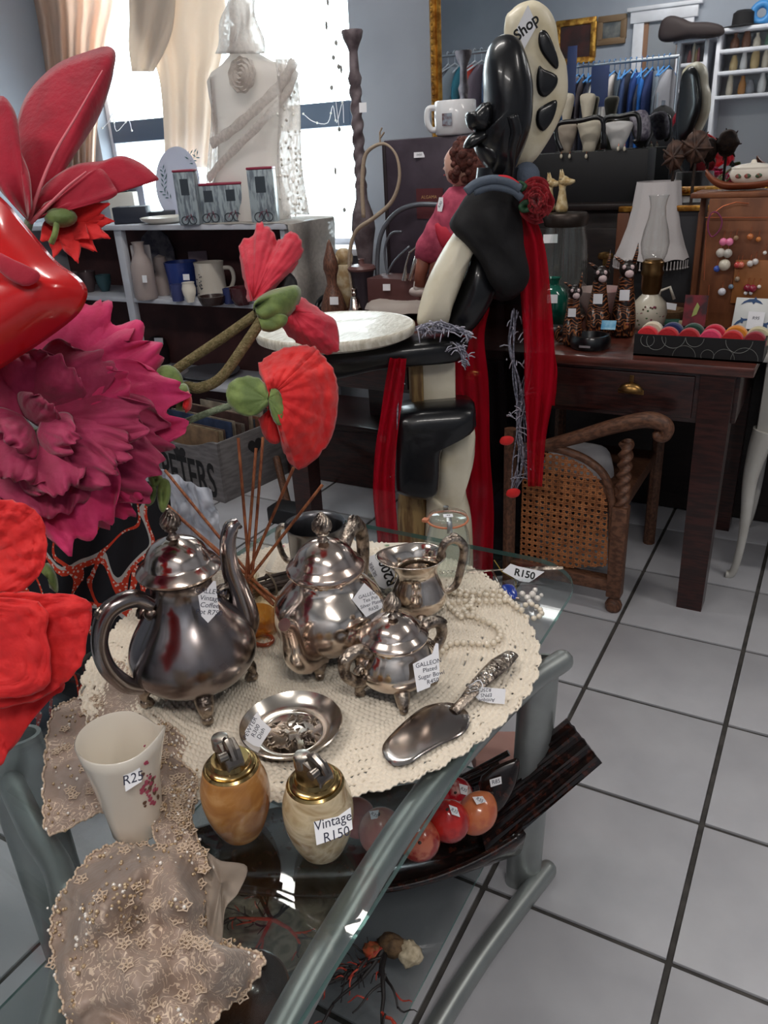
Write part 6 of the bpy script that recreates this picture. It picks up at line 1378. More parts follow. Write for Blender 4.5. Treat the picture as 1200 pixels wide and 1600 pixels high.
# black ashtray, blue card, bowl, canister
P = gz(922, 543, DT); t = thing('ashtray', 'heavy black ashtray with a silver strip in front of the cats', 'ashtray', P)
lat(t, 'ashtray_body', 0, 0, [(0, 0), (28, 0), (31, 4), (31, 14), (28, 20), (24, 20), (20, 8), (0, 6)], BLACKG, P=P); k = mpp(P); mb = MB(); mb.box((0, 0, 0), (17 * k, 3 * k, .002), fr(P + V((.3 * .0, -31.5 * k, 8 * k)), (0, -1, 0))); mb.build('silver_strip', mk('foil_silver', S(190, 190, 196), .3, .5), t)
mb = MB(); mb.box((0, 0, 0), (22 * k, 15 * k, .002), fr(gy(951, 508, P.y + .04), (.1, -1, .7))); o = mb.build('blue_card', mk('card_blue_sea', S(86, 150, 190), .25, col2=S(160, 206, 226), nscale=30), smooth=0); tag(o, 'small glossy blue picture card behind the ashtray', 'card')
P = gz(935, 500, DT); t = thing('china_bowl', 'wide pale pink china bowl behind the cats', 'bowl', P)
lat(t, 'bowl_body', 0, 0, [(0, 0), (14, 0), (16, 4), (26, 20), (36, 40), (38, 46), (36, 46), (24, 22), (0, 10)], mk('china_pink', S(206, 186, 180), .3, col2=S(188, 140, 140), nscale=10), P=P)
P = gz(945, 478, DT); t = thing('brass_canister', 'tall brass canister with a domed lid beside the lampshade', 'canister', P)
lat(t, 'canister_body', 0, 0, [(0, 0), (15, 0), (15, 70), (0, 70)], BRASS, P=P); lat(t, 'lid', 0, 0, [(0, 70), (18, 70), (19, 73), (18, 78), (10, 83), (0, 85)], BRASS, P=P)
# table lamp and oil lamp
P = gz(1012, 486, DT); t = thing('table_lamp', 'table lamp with a pale bell shaped fringed fabric shade', 'lamp', P); k = mpp(P)
lat(t, 'lamp_base', 0, 0, [(0, 0), (24, 0), (26, 6), (10, 14), (5, 22), (5, 90), (4, 170), (0, 172)], BRASS, P=P)
def shd(r, z, a): return r * (1 + .015 * math.cos(12 * a)), z + (2.2 * k * abs(math.sin(6 * a)) if z < 82 * k * 1.03 else 0)
SHM = mk('shade_fabric', S(206, 200, 200), .9, bump=.25, bscale=120)
lat(t, 'shade', 0, 0, [(57, 78), (50, 96), (41, 122), (35, 150), (31, 182), (30.5, 182), (34, 150), (40, 122), (49, 96), (56, 78)], SHM, P=P, n=96, fn=shd, smooth=70)
mb = MB()
for i in range(64): a = 2 * PI * i / 64; q = P + V((56.5 * k * math.cos(a), 56.5 * k * math.sin(a), 80 * k)); mb.tube([q, q - V((0, 0, 10 * k))], .9 * k, 5); mb.ball(q - V((0, 0, 11 * k)), 1.6 * k, 6, 4)
stuff(mb.build('fringe', SHM, t, smooth=60))
P = gz(1012, 512, DT); t = thing('oil_lamp', 'oil lamp with clear chimney, brass burner and flowered china base', 'oil lamp', P); k = mpp(P)
CB_ = mk('china_flowered', S(216, 208, 190), .25, coat=.3)
lat(t, 'china_base', 0, 0, [(0, 0), (20, 0), (24, 6), (27, 22), (24, 38), (14, 48), (11, 52), (0, 53)], CB_, P=P)
rr = random.Random(3); mb = MB()
for i in range(26): a = rr.uniform(-2.6, -.4); z = rr.uniform(8, 38); r = (26.5 - abs(z - 22) * .12) * k; q = P + V((r * math.cos(a), r * math.sin(a), z * k)); mb.prism([(.0035 * math.cos(b), .0035 * math.sin(b)) for b in [j * 1.05 for j in range(6)]], .001, fr(q, (math.cos(a), math.sin(a), 0)))
stuff(mb.build('flower_print', mk('print_flower_mix', S(150, 70, 90), .4, col2=S(80, 110, 70), nscale=90, lo=.48, hi=.52), t, smooth=0))
lat(t, 'burner', 0, 0, [(0, 50), (12, 50), (15, 58), (15, 76), (17, 80), (15, 86), (16, 96), (12, 100), (0, 100)], mk('burner_brass', S(128, 98, 62), .35, .9), P=P)
lat(t, 'chimney', 0, 0, [(15, 98), (19, 108), (21, 122), (18, 140), (13, 156), (11, 172), (13, 184), (15, 187), (14.4, 187), (10.4, 172), (12.4, 156), (17.4, 140), (20.4, 122), (18.4, 108), (14.4, 98)], glassy('chimney_glass', (.95, .955, .95, 1), 1, .03), P=P)
# tagged white pot and basket of oddments
P = gz(1042, 498, DT); t = thing('oddment_basket', 'low brown woven basket of string and paper tags beside the oil lamp', 'basket', P)
lat(t, 'basket_body', 0, 0, [(0, 0), (22, 0), (26, 8), (28, 14), (25, 14), (20, 4), (0, 4)], mk('wicker', S(128, 98, 68), .8, bump=1, bscale=150), P=P); k = mpp(P)
mb = MB(); mb.tube([P + V((-20 * k, 0, 12 * k)), P + V((-14 * k, 0, 42 * k)), P + V((0, 0, 48 * k)), P + V((8 * k, 0, 30 * k))], 2.5 * k, 8); mb.build('handle', CER, t, smooth=180)
card(t, fr(P + V((4 * k, -10 * k, 22 * k)), (.2, -1, .6)), [(-.02, -.01), (.02, -.016), (.022, .006), (-.018, .012)], None, rot=.4)
# ribbon tray with rolls
YT = gz(1090, 562, DT).y; a, b = gy(990, 545, YT), gy(1192, 560, YT); zt2 = gy(1090, 527, YT).z
t = thing('ribbon_tray', 'black cardboard tray with silver ring print at the desk corner', 'tray', ((a.x + b.x) / 2, YT + .07, DT)); xc, w = (a.x + b.x) / 2, b.x - a.x; hh = zt2 - DT
TB = mk('card_black', S(22, 22, 24), .5)
mb = MB(); mb.box((xc, YT + .07, DT + .003), (w, .14, .005)); mb.box((xc, YT + .07, DT + .011), (w - .012, .126, .012)); mb.build('tray_floor', TB, t, smooth=0)
for cxy, sz in (((xc, YT + .002, DT + hh / 2), (w, .004, hh)), ((xc, YT + .138, DT + hh / 2), (w, .004, hh)), ((a.x + .002, YT + .07, DT + hh / 2), (.004, .132, hh)), ((b.x - .002, YT + .07, DT + hh / 2), (.004, .132, hh))):
    mb = MB(); mb.box(cxy, sz); mb.build('tray_side', TB, t, smooth=0)
rr = random.Random(12); SIL = mk('print_silver', S(128, 130, 126), .5)
for i in range(9):
    cx_, cz_, r = lerp(a.x + .02, b.x - .02, (i + rr.uniform(.2, .8)) / 9), DT + hh * rr.choice((.1, .2, .75, .95)), hh * rr.uniform(.25, .62); L = []
    for j in range(28):
        q = j / 28 * 2 * PI; z = cz_ + r * math.sin(q)
        L.append(V((cx_ + r * math.cos(q), YT - .0006, z)) if DT + .002 < z < DT + hh - .001 and a.x + .003 < cx_ + r * math.cos(q) < b.x - .003 else None)
    run = []
    mb = MB()
    for q in L + L[:1]:
        if q is None:
            if len(run) > 1: mb.tube(run, .0005, 4)
            run = []
        else: run.append(q)
    if len(run) > 1: mb.tube(run, .0007, 4)
    if mb.v: stuff(mb.build('ring_print', SIL, t, smooth=60))
cols = [((222, 38, 48), (226, 212, 186)), ((196, 30, 40), (32, 44, 96)), ((178, 24, 34), (24, 66, 52)), ((232, 60, 104), (206, 24, 60)), ((196, 28, 34), (224, 140, 40)), ((150, 30, 46), (206, 196, 160))]
nm_ = ['red', 'red', 'crimson', 'pink', 'scarlet', 'maroon']; nm2 = ['cream', 'navy', 'dark green', 'deep rose', 'orange', 'pale straw']
for i, (f, bk) in enumerate(cols):
    for j, cc_ in enumerate((f, bk)):
        x = lerp(a.x + .028, b.x - .028, i / 5); r = .029 if j == 0 else .031
        mb = MB(); mb.lathe([(.008, -.014), (r - .002, -.014), (r, -.012), (r, .012), (r - .002, .014), (.008, .014), (.008, -.014)], 28, T(x + .003 * j, YT + .035 + .045 * j, DT + .018 + r) @ RX(PI / 2))
        tt = thing('ribbon_roll', f'{nm_[i] if j == 0 else nm2[i]} ribbon roll, ' + ('front' if j == 0 else 'back') + ' of slot ' + ['one', 'two', 'three', 'four', 'five', 'six'][i] + ' in the black tray', 'ribbon', (x, YT + .035 + .045 * j, DT + .018), 'ribbon rolls in the black tray')
        mb.build('ribbon_coil', mk('ribbon_%d_%d' % (i, j), S(*cc_), .6, sheen=.3, bump=.3, bscale=200), tt, smooth=45)
        mb = MB(); mb.lathe([(.005, -.0145), (.0085, -.0145), (.0085, .0145), (.005, .0145), (.005, -.0145)], 16, T(x + .003 * j, YT + .035 + .045 * j, DT + .018 + r) @ RX(PI / 2)); mb.build('spool_core', mk('spool_card', S(180, 160, 130), .8), tt)
# earring display board
YB = 2.52; a, b = gy(1096, 420, YB), gy(1215, 420, YB); zb = gy(1140, 310, YB).z
t = thing('earring_board', 'brown wooden display board hung with earrings on copper wire', 'display', ((a.x + b.x) / 2, YB + .02, DT))
WB = mk('board_wood', S(128, 78, 48), .5, col2=S(104, 60, 36), nscale=8, stretch=(3, 10, 1))
mb = MB(); mb.box(((a.x + b.x) / 2, YB + .02, (DT + zb) / 2 + .001), (b.x - a.x, .03, zb - DT), bev=.003); mb.build('board', WB, t)
mb = MB(); mb.box(((a.x + b.x) / 2 + .04, YB - .002, gy(1150, 440, YB).z), (b.x - a.x - .1, .012, .12), bev=.002); mb.build('inner_panel', mk('board_inner', S(150, 94, 50), .5), t)
COP = mk('copper_wire', S(206, 120, 84), .3, .9)
for pts in (((1102, 340), (1200, 340)), ((1104, 345), (1100, 438)), ((1108, 338), (1130, 322), (1150, 316), (1170, 318)), ((1104, 500), (1108, 445))):
    mb = MB(); mb.tube([gy(x, y, YB - .01) for x, y in pts], .0016, 6); mb.build('wire', COP, t)
EB = [(1130, 378, 6, (226, 120, 160)), (1140, 378, 6, (232, 130, 170)), (1126, 395, 7, (196, 190, 180)), (1137, 396, 7, (180, 176, 168)), (1132, 414, 9, (206, 198, 180)), (1152, 414, 5, (190, 70, 66)), (1158, 414, 5, (206, 110, 90)), (1172, 412, 5, (206, 200, 196)), (1180, 409, 5, (206, 200, 196)), (1168, 450, 6, (130, 26, 50)), (1176, 451, 6, (140, 30, 56)), (1128, 456, 6, (206, 206, 214)), (1165, 458, 3, (230, 226, 226)), (1173, 458, 3, (230, 226, 226)), (1172, 370, 5, (190, 110, 60)), (1150, 372, 4, (150, 120, 90)), (1152, 436, 4, (150, 130, 110)), (1186, 448, 3, (226, 220, 210)), (1195, 395, 3, (230, 226, 220)), (1185, 374, 4, (196, 120, 60)), (1120, 420, 5, (60, 90, 180)), (1142, 448, 4, (110, 130, 150))]
for i, (x, y, r, cc_) in enumerate(EB):
    P = gy(x, y, YB - .014); k = mpp(P); e = thing('earring', ['bright', 'dangling', 'small', 'beaded'][i % 4] + ' ' + {0: 'pink', 1: 'rose pink', 2: 'grey', 3: 'silver grey', 4: 'pearl', 5: 'red', 6: 'coral', 7: 'white', 8: 'milk white', 9: 'maroon', 10: 'wine red', 11: 'pale blue', 12: 'white seed', 13: 'ivory seed', 14: 'orange', 15: 'bronze', 16: 'taupe', 17: 'cream', 18: 'ivory', 19: 'amber', 20: 'blue', 21: 'slate'}[i] + ' earring on the wooden display board', 'earring', P - V((0, 0, r * k)), 'earrings on the board')
    mb = MB(); mb.ball(P, r * k, 12, 8); mb.build('bead', mk('earring_%d' % i, S(*cc_), .25, coat=.4), e, smooth=180)
    mb = MB(); mb.tube([P + V((0, 0, r * k)), P + V((.001, 0, (r + 8) * k)), P + V((.002, .008, (r + 9) * k))], .0008, 5); mb.build('hook', COP, e)
mb = MB(); mb.tube(crom([gy(x, y, YB - .02) for x, y in ((1110, 335), (1106, 355), (1112, 370), (1124, 360), (1128, 345), (1120, 332))], 5, True), .0022, 6, closed=True); o = mb.build('bangle_cord', mk('cord_plum', S(120, 44, 84), .6), smooth=180); tag(o, 'plum coloured cord bangle hanging at the corner of the display board', 'bracelet')
# dolphin tile, spotted card, sticks
P = gy(1178, 498, 2.44); k = mpp(P); M = fr(P, (-.1, -1, .25)); t = thing('dolphin_tile', 'white tile with leaping blue dolphins leaning on the display board', 'tile', gz(1178, 530, DT))
mb = MB(); mb.box((0, 0, -.004), (62 * k, 62 * k, .008), M, bev=.002); mb.build('tile_body', mk('tile_white', S(208, 210, 208), .3), t)
DOL = [(-24, 0), (-18, 8), (-8, 13), (2, 14), (4, 19), (8, 13), (16, 9), (22, 3), (14, 5), (6, 7), (2, 2), (-2, 7), (-12, 6)]
for dx, dy, s_, rot_ in ((-6, 20, .7, 0), (-16, -10, .6, .5), (22, -14, .6, 1.0)):
    mb = MB(); mb.prism([(x * k * s_, y * k * s_) for x, y in DOL], .0006, M @ T(dx * k, dy * k, .0006) @ RZ(rot_)); mb.build('dolphin', mk('print_dolphin_blue', S(46, 76, 118), .4), t, smooth=0)
card(t, M @ T(3 * k, -6 * k, .004), rect(24 * k, 33 * k), 'R95', .012, off=(0, .012))
P = gy(1086, 487, 2.42); k = mpp(P); M = fr(P, (0, -1, .15)); t = thing('bird_card', 'small dark card painted with a bird leaning by the ribbon tray', 'card', gz(1086, 512, DT)); mb = MB(); mb.box((0, 0, 0), (34 * k, 50 * k, .004), M); mb.build('card_body', mk('card_dark_print', S(60, 40, 44), .4, col2=S(120, 40, 50), nscale=30), t, smooth=0)
mb = MB(); mb.prism([(-4 * k, -8 * k), (3 * k, -4 * k), (6 * k, 8 * k), (2 * k, 14 * k), (-2 * k, 4 * k)], .001, M @ T(0, 0, .0028)); mb.build('bird_print', mk('print_bird', S(150, 160, 90), .5), t, smooth=0)
for i, (x0, x1, y, cc_) in enumerate(((1026, 1062, 507, (70, 130, 110)), (1060, 1092, 509, (214, 200, 160)), (1100, 1126, 508, (210, 196, 170)), (1085, 1102, 508, (160, 120, 104)))):
    a_, b_ = gz(x0, y, DT), gz(x1, y, DT); mb = MB(); mb.box((0, 0, .0085), ((b_ - a_).length, .02, .016), T((a_ + b_) / 2) @ RZ(math.atan2(b_.y - a_.y, b_.x - a_.x)), bev=.003); o = mb.build('small_box', mk('smallbox_%d' % i, S(*cc_), .5), smooth=40); tag(o, ['small teal box lying behind the ribbon tray', 'cream stick shaped box behind the ribbon tray', 'short ivory box by the bird card', 'tiny brown box between the cream ones'][i], 'box', 'small boxes behind the ribbon tray')
# wooden boat dish and china tureen on top of the board (on a shelf ledge)
P = gy(1160, 309, 2.62); zz = zb + .002
t = thing('display_ledge', 'narrow brown wooden ledge on top of the earring board', 'shelf', ((a.x + b.x) / 2, YB + .1, zb)); mb = MB(); mb.box((gy(1160, 312, 2.6).x, YB + .09, zb + .008), (.26, .17, .014), bev=.003); mb.build('plank', WB, t)
for s_ in (-1, 1): mb = MB(); mb.box((gy(1160, 312, 2.6).x + s_ * .11, YB + .14, (zb + DT) / 2), (.016, .05, zb - DT - .002), bev=.002); mb.build('leg', WB, t)
q = gy(1150, 306, 2.6); q.z = zb + .016; k = mpp(q)
t = thing('wooden_boat_dish', 'reddish wooden boat shaped dish with an upturned end', 'dish', q); mb = MB(); G = []
for i in range(21):
    u = i / 20 * 2 - 1; w_ = 15 * k * max(.05, (1 - abs(u) ** 2.2)); row = []
    for j in range(9):
        v = j / 8 * 2 - 1; row.append(q + V((u * 48 * k, v * w_, 2 * k + 8 * k * v * v + 22 * k * max(0, -u) ** 3 + 5 * k * max(0, u) ** 3)))
    G.append(row)
mb.grid(G); mb.build('dish_body', mk('wood_reddish', S(130, 70, 44), .35, coat=.2), t, smooth=180, solid=.006)
q = gy(1172, 300, 2.62); q.z = zb + .03; k = mpp(q); t = thing('china_tureen', 'oval white china tureen with green sprigs in the wooden dish', 'tureen', q)
mb = MB(); mb.lathe([(0, 0), (20 * k, 0), (27 * k, 6 * k), (31 * k, 16 * k), (28 * k, 24 * k), (0, 26 * k)], 32, T(q) @ Matrix.Diagonal((1.1, .7, 1, 1))); mb.build('tureen_body', CER, t, smooth=50)
mb = MB(); mb.lathe([(0, 36 * k), (3 * k, 35 * k), (4 * k, 31 * k), (18 * k, 29 * k), (29 * k, 25 * k), (29 * k, 23 * k), (0, 23 * k)], 32, T(q) @ Matrix.Diagonal((1.1, .7, 1, 1))); mb.build('lid', CER, t, smooth=50)
for i, dx in enumerate((-16, -4, 10)):
    mb = MB(); p_ = q + V((dx * k * 1.1, -21.5 * k * math.sqrt(1 - (dx / 31) ** 2) * .99, 13 * k)); mb.ball(p_, (5 * k, 1.2 * k, 3.5 * k), 8, 6); mb.build('sprig_print', mk('print_sprig', S(70, 96, 70), .5, col2=S(150, 80, 70), nscale=120, lo=.5, hi=.55), t, smooth=180)
# ------------------------------------------------------------------ dark sideboard under the mirror, black case, busts, masks
SBZ = 1.12
t = thing('sideboard', 'tall dark sideboard standing under the gilt mirror behind the desk', 'sideboard', (-.5, 3.1, 0)); DKW = mk('wood_black_brown', S(36, 26, 25), .45, col2=S(26, 19, 19), nscale=8, stretch=(2, 10, 10))
mb = MB(); mb.box((-.5, 3.1, SBZ / 2), (1.7, .3, SBZ - .02), bev=.004); mb.build('carcass', DKW, t)
mb = MB(); mb.box((-.5, 3.09, SBZ - .01), (1.76, .34, .022), bev=.005); mb.build('sideboard_top', DKW, t)
for i in range(4):
    mb = MB(); x = -1.34 + .21 + i * .42; mb.box((x, 2.943, SBZ / 2), (.39, .016, SBZ - .16), bev=.004); d_ = mb.build('door', DKW, t); mb = MB(); mb.ball((x + .16, 2.93, SBZ * .55), .012, 10, 6); mb.build('knob', BRASS, d_, smooth=180)
# black leather picture frame leaning behind the lamp
a, b = gy(1040, 420, 2.86), gy(1100, 420, 2.86); z1 = gy(1060, 322, 2.86).z; t = thing('slate_frame', 'dark slate panel in a brown and gilt wooden frame behind the lamp', 'frame', ((a.x + b.x) / 2 - .1, 2.88, DT))
xa, xb = gy(965, 330, 2.86).x, b.x
mb = MB(); mb.box(((xa + xb) / 2, 2.885, (DT + z1) / 2), (xb - xa - .02, .012, z1 - DT - .02)); mb.build('slate', mk('slate_dark', S(62, 62, 66), .6), t, smooth=0)
for cxy, sz, m_ in ((((xa + xb) / 2, 2.88, z1 - .008), (xb - xa, .024, .018), GOLDF), ((xb - .018, 2.88, (DT + z1) / 2), (.04, .024, z1 - DT - .04), mk('frame_brown', S(100, 60, 40), .5)), ((xa + .018, 2.88, (DT + z1) / 2), (.04, .024, z1 - DT - .04), mk('frame_brown', S(100, 60, 40), .5)), (((xa + xb) / 2, 2.88, DT + .02), (xb - xa - .08, .024, .036), mk('frame_brown', S(100, 60, 40), .5))):
    mb = MB(); mb.box(cxy, sz, bev=.003); mb.build('frame_rail', m_, t)
YC = 3.0
a, b = gy(818, 260, YC), gy(1010, 260, YC); z1 = gy(900, 238, YC).z
t = thing('black_case', 'black box case with long handles and jewellery busts inside, below the mirror', 'case', ((a.x + b.x) / 2, YC + .06, SBZ + .001)); w = b.x - a.x; xc = (a.x + b.x) / 2
for cxy, sz in (((xc, YC, (SBZ + z1) / 2), (w, .008, z1 - SBZ)), ((xc, YC + .12, (SBZ + z1) / 2), (w, .008, z1 - SBZ)), ((a.x, YC + .06, (SBZ + z1) / 2), (.008, .128, z1 - SBZ)), ((b.x, YC + .06, (SBZ + z1) / 2), (.008, .128, z1 - SBZ)), ((xc, YC + .06, SBZ + .006), (w, .12, .008))):
    mb = MB(); mb.box(cxy, sz, bev=.002); mb.build('case_side', BLACK, t)
for pts in (((878, 236), (870, 215), (872, 194), (905, 189), (940, 186), (942, 232)), ((945, 232), (944, 188), (970, 182), (996, 180), (998, 215), (990, 222))):
    mb = MB(); mb.tube(crom([gy(x, y, YC - .006) for x, y in pts], 5), .008, 8); mb.build('handle', BLACKG, t, smooth=180)
def bust(x, y, w, h, lab, m_, Y=YC + .06, grp='jewellery busts in the case', base=True):
    P = gy(x, y, Y); k = mpp(P); t = thing('jewellery_bust', lab, 'bust', V((P.x, P.y, SBZ + .012)), grp); mb = MB()
    puff(mb, [P + V((dx * w * k, -.01 * abs(dy), dy * h * k)) for dx, dy in ((-.5, .42), (-.2, .5), (.2, .5), (.5, .42), (.42, .1), (.28, -.25), (.16, -.5), (-.16, -.5), (-.28, -.25), (-.42, .1))], (0, -1, .25), .02, 2.5, 6); mb.build('bust_form', m_, t, smooth=180)
    mb = MB(); mb.tube([P + V((0, .004, -.45 * h * k)), V((P.x, P.y + .004, SBZ + .013))], .012, 10); mb.build('stem', m_, t, smooth=60)
IV = mk('bust_ivory', S(196, 188, 170), .7); GR = mk('bust_linen_grey', S(164, 152, 138), .8)
bust(884, 218, 36, 46, 'linen grey jewellery bust at the left of the black case', GR); bust(922, 214, 40, 46, 'ivory jewellery bust beside the black handle', IV); bust(966, 212, 44, 40, 'white jewellery bust at the right of the black case', mk('bust_white', S(214, 212, 210), .7))
bust(886, 172, 22, 46, 'slim ivory display neck standing behind the case', IV, YC + .09); bust(918, 172, 24, 46, 'slim pale display neck standing behind the ivory bust', IV, YC + .09)
rr = random.Random(1)
for i, (x, y) in enumerate(((877, 240), (890, 240), (916, 240), (966, 228), (976, 228))):
    P = gy(x, y, YC - .012); e = thing('drop_earring', ['leftmost pearl drop earring on the rim of the black case', 'second pearl drop earring on the rim of the black case', 'middle pearl drop earring on the rim of the black case', 'fourth pearl drop earring on the rim of the black case', 'rightmost pearl drop earring on the rim of the black case'][i], 'earring', P - V((0, 0, .016)), 'drop earrings on the black case'); mb = MB(); mb.ball(P - V((0, 0, .009)), (.005, .004, .008), 10, 8); mb.build('drop', IV, e, smooth=180); mb = MB(); mb.tube([P, P + V((0, .008, .006))], .001, 5); mb.build('hook', COP, e)
mb = MB(); puff(mb, [gy(x, y, YC + .09) for x, y in ((985, 178), (1008, 172), (1016, 190), (1014, 215), (996, 220), (988, 200))], (0, -1, .2), .03, 2.3, 6); o = mb.build('spotted_pouch', mk('pouch_grey_spot', S(150, 146, 156), .8, col2=S(90, 84, 100), nscale=60), smooth=180); tag(o, 'grey spotted fabric pouch at the right of the black case', 'pouch')
# mask ornaments on thin rods
MK = mk('mask_brown', S(84, 58, 46), .55, col2=S(50, 32, 26), nscale=50, bump=.6, bscale=80)
for i, (x, y, r, h) in enumerate(((1054, 245, 16, 22), (1088, 232, 20, 24))):
    Y = 2.9; P = gy(x, y, Y); k = mpp(P); t = thing('mask_ornament', ['brown woven leaf mask on a thin rod in front of the mirror', 'dark brown carved mask on a rod, right of the woven one'][i], 'mask', V((P.x, P.y, DT)), 'masks on rods')
    mb = MB(); puff(mb, [P + V((r * k * math.cos(a) * (1 + .1 * math.cos(6 * a)), 0, h * k * math.sin(a) + 2 * k)) for a in [j * PI / 8 for j in range(16)]], (0, -1, .1), .022, 2.2, 6); fc = mb.build('face', MK, t, smooth=180)
    for s_ in range(7): mb = MB(); a_ = s_ * .9; mb.tube([P + V((0, -.022, 0)), P + V((r * k * .6 * math.cos(a_), -.018, h * k * .6 * math.sin(a_))), P + V((r * k * 1.25 * math.cos(a_), -.004, h * k * 1.2 * math.sin(a_)))], [.004, .007, .002], 6); mb.build('leaf', MK, fc, smooth=60)
    mb = MB(); mb.tube([P - V((0, 0, h * k * .6)), V((P.x + .002, P.y, DT + .002))], .005, 8); mb.build('rod', mk('rod_iron', S(60, 48, 42), .5, .5), t, smooth=60)
    MB().lathe([(0, 0), (.035, 0), (.035, .006), (.006, .012), (0, .012)], 20, T(P.x, P.y, DT)).build('foot_plate', mk('rod_iron', S(60, 48, 42), .5, .5), t)
# ------------------------------------------------------------------ white shelf unit under the window
SY0, SY1, SXL, SXR = 2.75, 3.08, -3.72, -2.0
t = thing('shelf_unit', 'white open shelf unit with a dark red back under the window', 'shelf', ((SXL + SXR) / 2, 2.92, 0))
SW = mk('shelf_white', S(206, 208, 216), .5, col2=S(190, 192, 200), nscale=5)
xc, w = (SXL + SXR) / 2, SXR - SXL
mb = MB(); mb.box((xc, 2.915, 1.07), (w + .04, .36, .022), bev=.003); mb.build('top_board', SW, t)
for z in (.752, .355, .07):
    mb = MB(); mb.box((xc, 2.915, z - .01), (w, .32, .02), bev=.002); mb.build('shelf_board', SW, t)
for x, ww in ((SXL + .012, .024), (-2.945, .045), (SXR - .012, .024)):
    mb = MB(); mb.box((x, 2.915 if ww < .04 else 2.765, .53), (ww, .33 if ww < .04 else .03, 1.06), bev=.002); mb.build('upright', SW, t)
mb = MB(); mb.box((xc, SY1 - .005, .56), (w - .02, .01, 1.0)); mb.build('back_panel', mk('back_dark_red', S(84, 50, 50), .7, col2=S(64, 38, 38), nscale=6), t, smooth=0)
TZ, MZ, LZ = 1.0815, .7525, .3555
# tins with red lids and a bicycle picture
def tin(x, y, w, h, lab, wide):
    P = gz(x, y, TZ); k = mpp(P); t = thing('picture_tin', lab, 'tin', P, 'bicycle tins on the shelf top'); M = T(P) @ RZ(YAW - .12)
    dp = w * .6 if not wide else w * .4
    PN = mk('tin_print', S(164, 176, 182), .35, col2=S(110, 120, 130), nscale=28, stretch=(3, 3, .6), lo=.45, hi=.6)
    mb = MB(); mb.box((0, 0, h * k / 2), (w * k, dp * k, h * k), M, bev=.006); mb.build('tin_body', PN, t)
    mb = MB(); mb.box((0, 0, h * k + .004), (w * k * 1.02, dp * k * 1.03, .010), M, bev=.004); mb.build('lid', mk('tin_lid_red', S(150, 50, 74), .4), t)
    DP = mk('print_dark', S(62, 70, 78), .4); PP = mk('print_plum', S(120, 66, 84), .4)
    fy = -dp * k / 2 - .0008
    n = 2 if wide else 1
    for q in range(n):
        cx = (q - (n - 1) / 2) * w * k * .5; s_ = (w * k * (.36 if wide else .7)); r = s_ * .24
        for ex in (-1, 1):
            mb = MB(); mb.tube([V((cx + ex * s_ * .27 + r * math.cos(a), fy, r * 1.25 + r * math.sin(a))) for a in [j * PI / 9 for j in range(18)]], .0022, 5, closed=True, M=M); mb.build('wheel_print', DP, t, smooth=60)
        mb = MB(); mb.tube([V((cx - s_ * .27, fy, r * 1.25)), V((cx - s_ * .1, fy, r * 2.4)), V((cx + s_ * .18, fy, r * 2.5)), V((cx, fy, r * 1.2)), V((cx - s_ * .1, fy, r * 2.4))], .002, 5, M=M); mb.tube([V((cx + s_ * .27, fy, r * 1.25)), V((cx + s_ * .17, fy, r * 2.9))], .002, 5, M=M); stuff(mb.build('frame_print', PP, t, smooth=60))
        mb = MB(); mb.box((cx, fy, h * k * .72), (s_ * .55, .0006, h * k * .3), M); mb.build('window_print', DP, t, smooth=0)
tin(300, 351, 33, 76, 'tall bicycle tin with a red lid, leftmost of the three', False); tin(352, 347, 70, 54, 'low wide bicycle tin with a red lid in the middle', True); tin(416, 347, 40, 76, 'tall bicycle tin with a red lid nearest the dress form', False)
# oval plate with leaf sprays
P = gy(284, 330, 3.02); P.z = TZ; k = mpp(P); t = thing('oval_plate', 'oval white china plate with green leaf sprays leaning against the window', 'plate', P)
Mp = fr(P + V((0, .015, 50 * k)), (.15, -1, .18)); mb = MB(); mb.lathe([(0, 0), (26 * k, 0), (36 * k, 5 * k), (37 * k, 6.5 * k), (35 * k, 6.5 * k), (25 * k, 2 * k), (0, 2 * k)], 48, Mp @ Matrix.Diagonal((1.08, 1.42, 1, 1))); mb.build('plate_body', mk('china_bluish', S(206, 208, 226), .25, coat=.3), t, smooth=50)
LP = mk('print_leaf_teal', S(70, 104, 110), .5)
for i, (dx, dy, a) in enumerate(((-22, 8, 1.9), (22, 28, .6), (-14, -22, 2.4), (20, -20, -.5), (-26, -8, 1.5), (14, 38, .2))):
    mb = MB()
    for j in range(6):
        s_ = 1 if j % 2 else -1; c_ = V((dx * k + math.cos(a) * j * 3.4 * k, dy * k + math.sin(a) * j * 3.4 * k, 5.5 * k)); b_ = a + s_ * .7
        mb.add([c_, c_ + V((math.cos(b_ - .2), math.sin(b_ - .2), 0)) * 5 * k, c_ + V((math.cos(b_), math.sin(b_), 0)) * 9 * k, c_ + V((math.cos(b_ + .2), math.sin(b_ + .2), 0)) * 5 * k], [(0, 1, 2, 3)], Mp)
    stuff(mb.build('leaf_spray', LP, t, smooth=0))
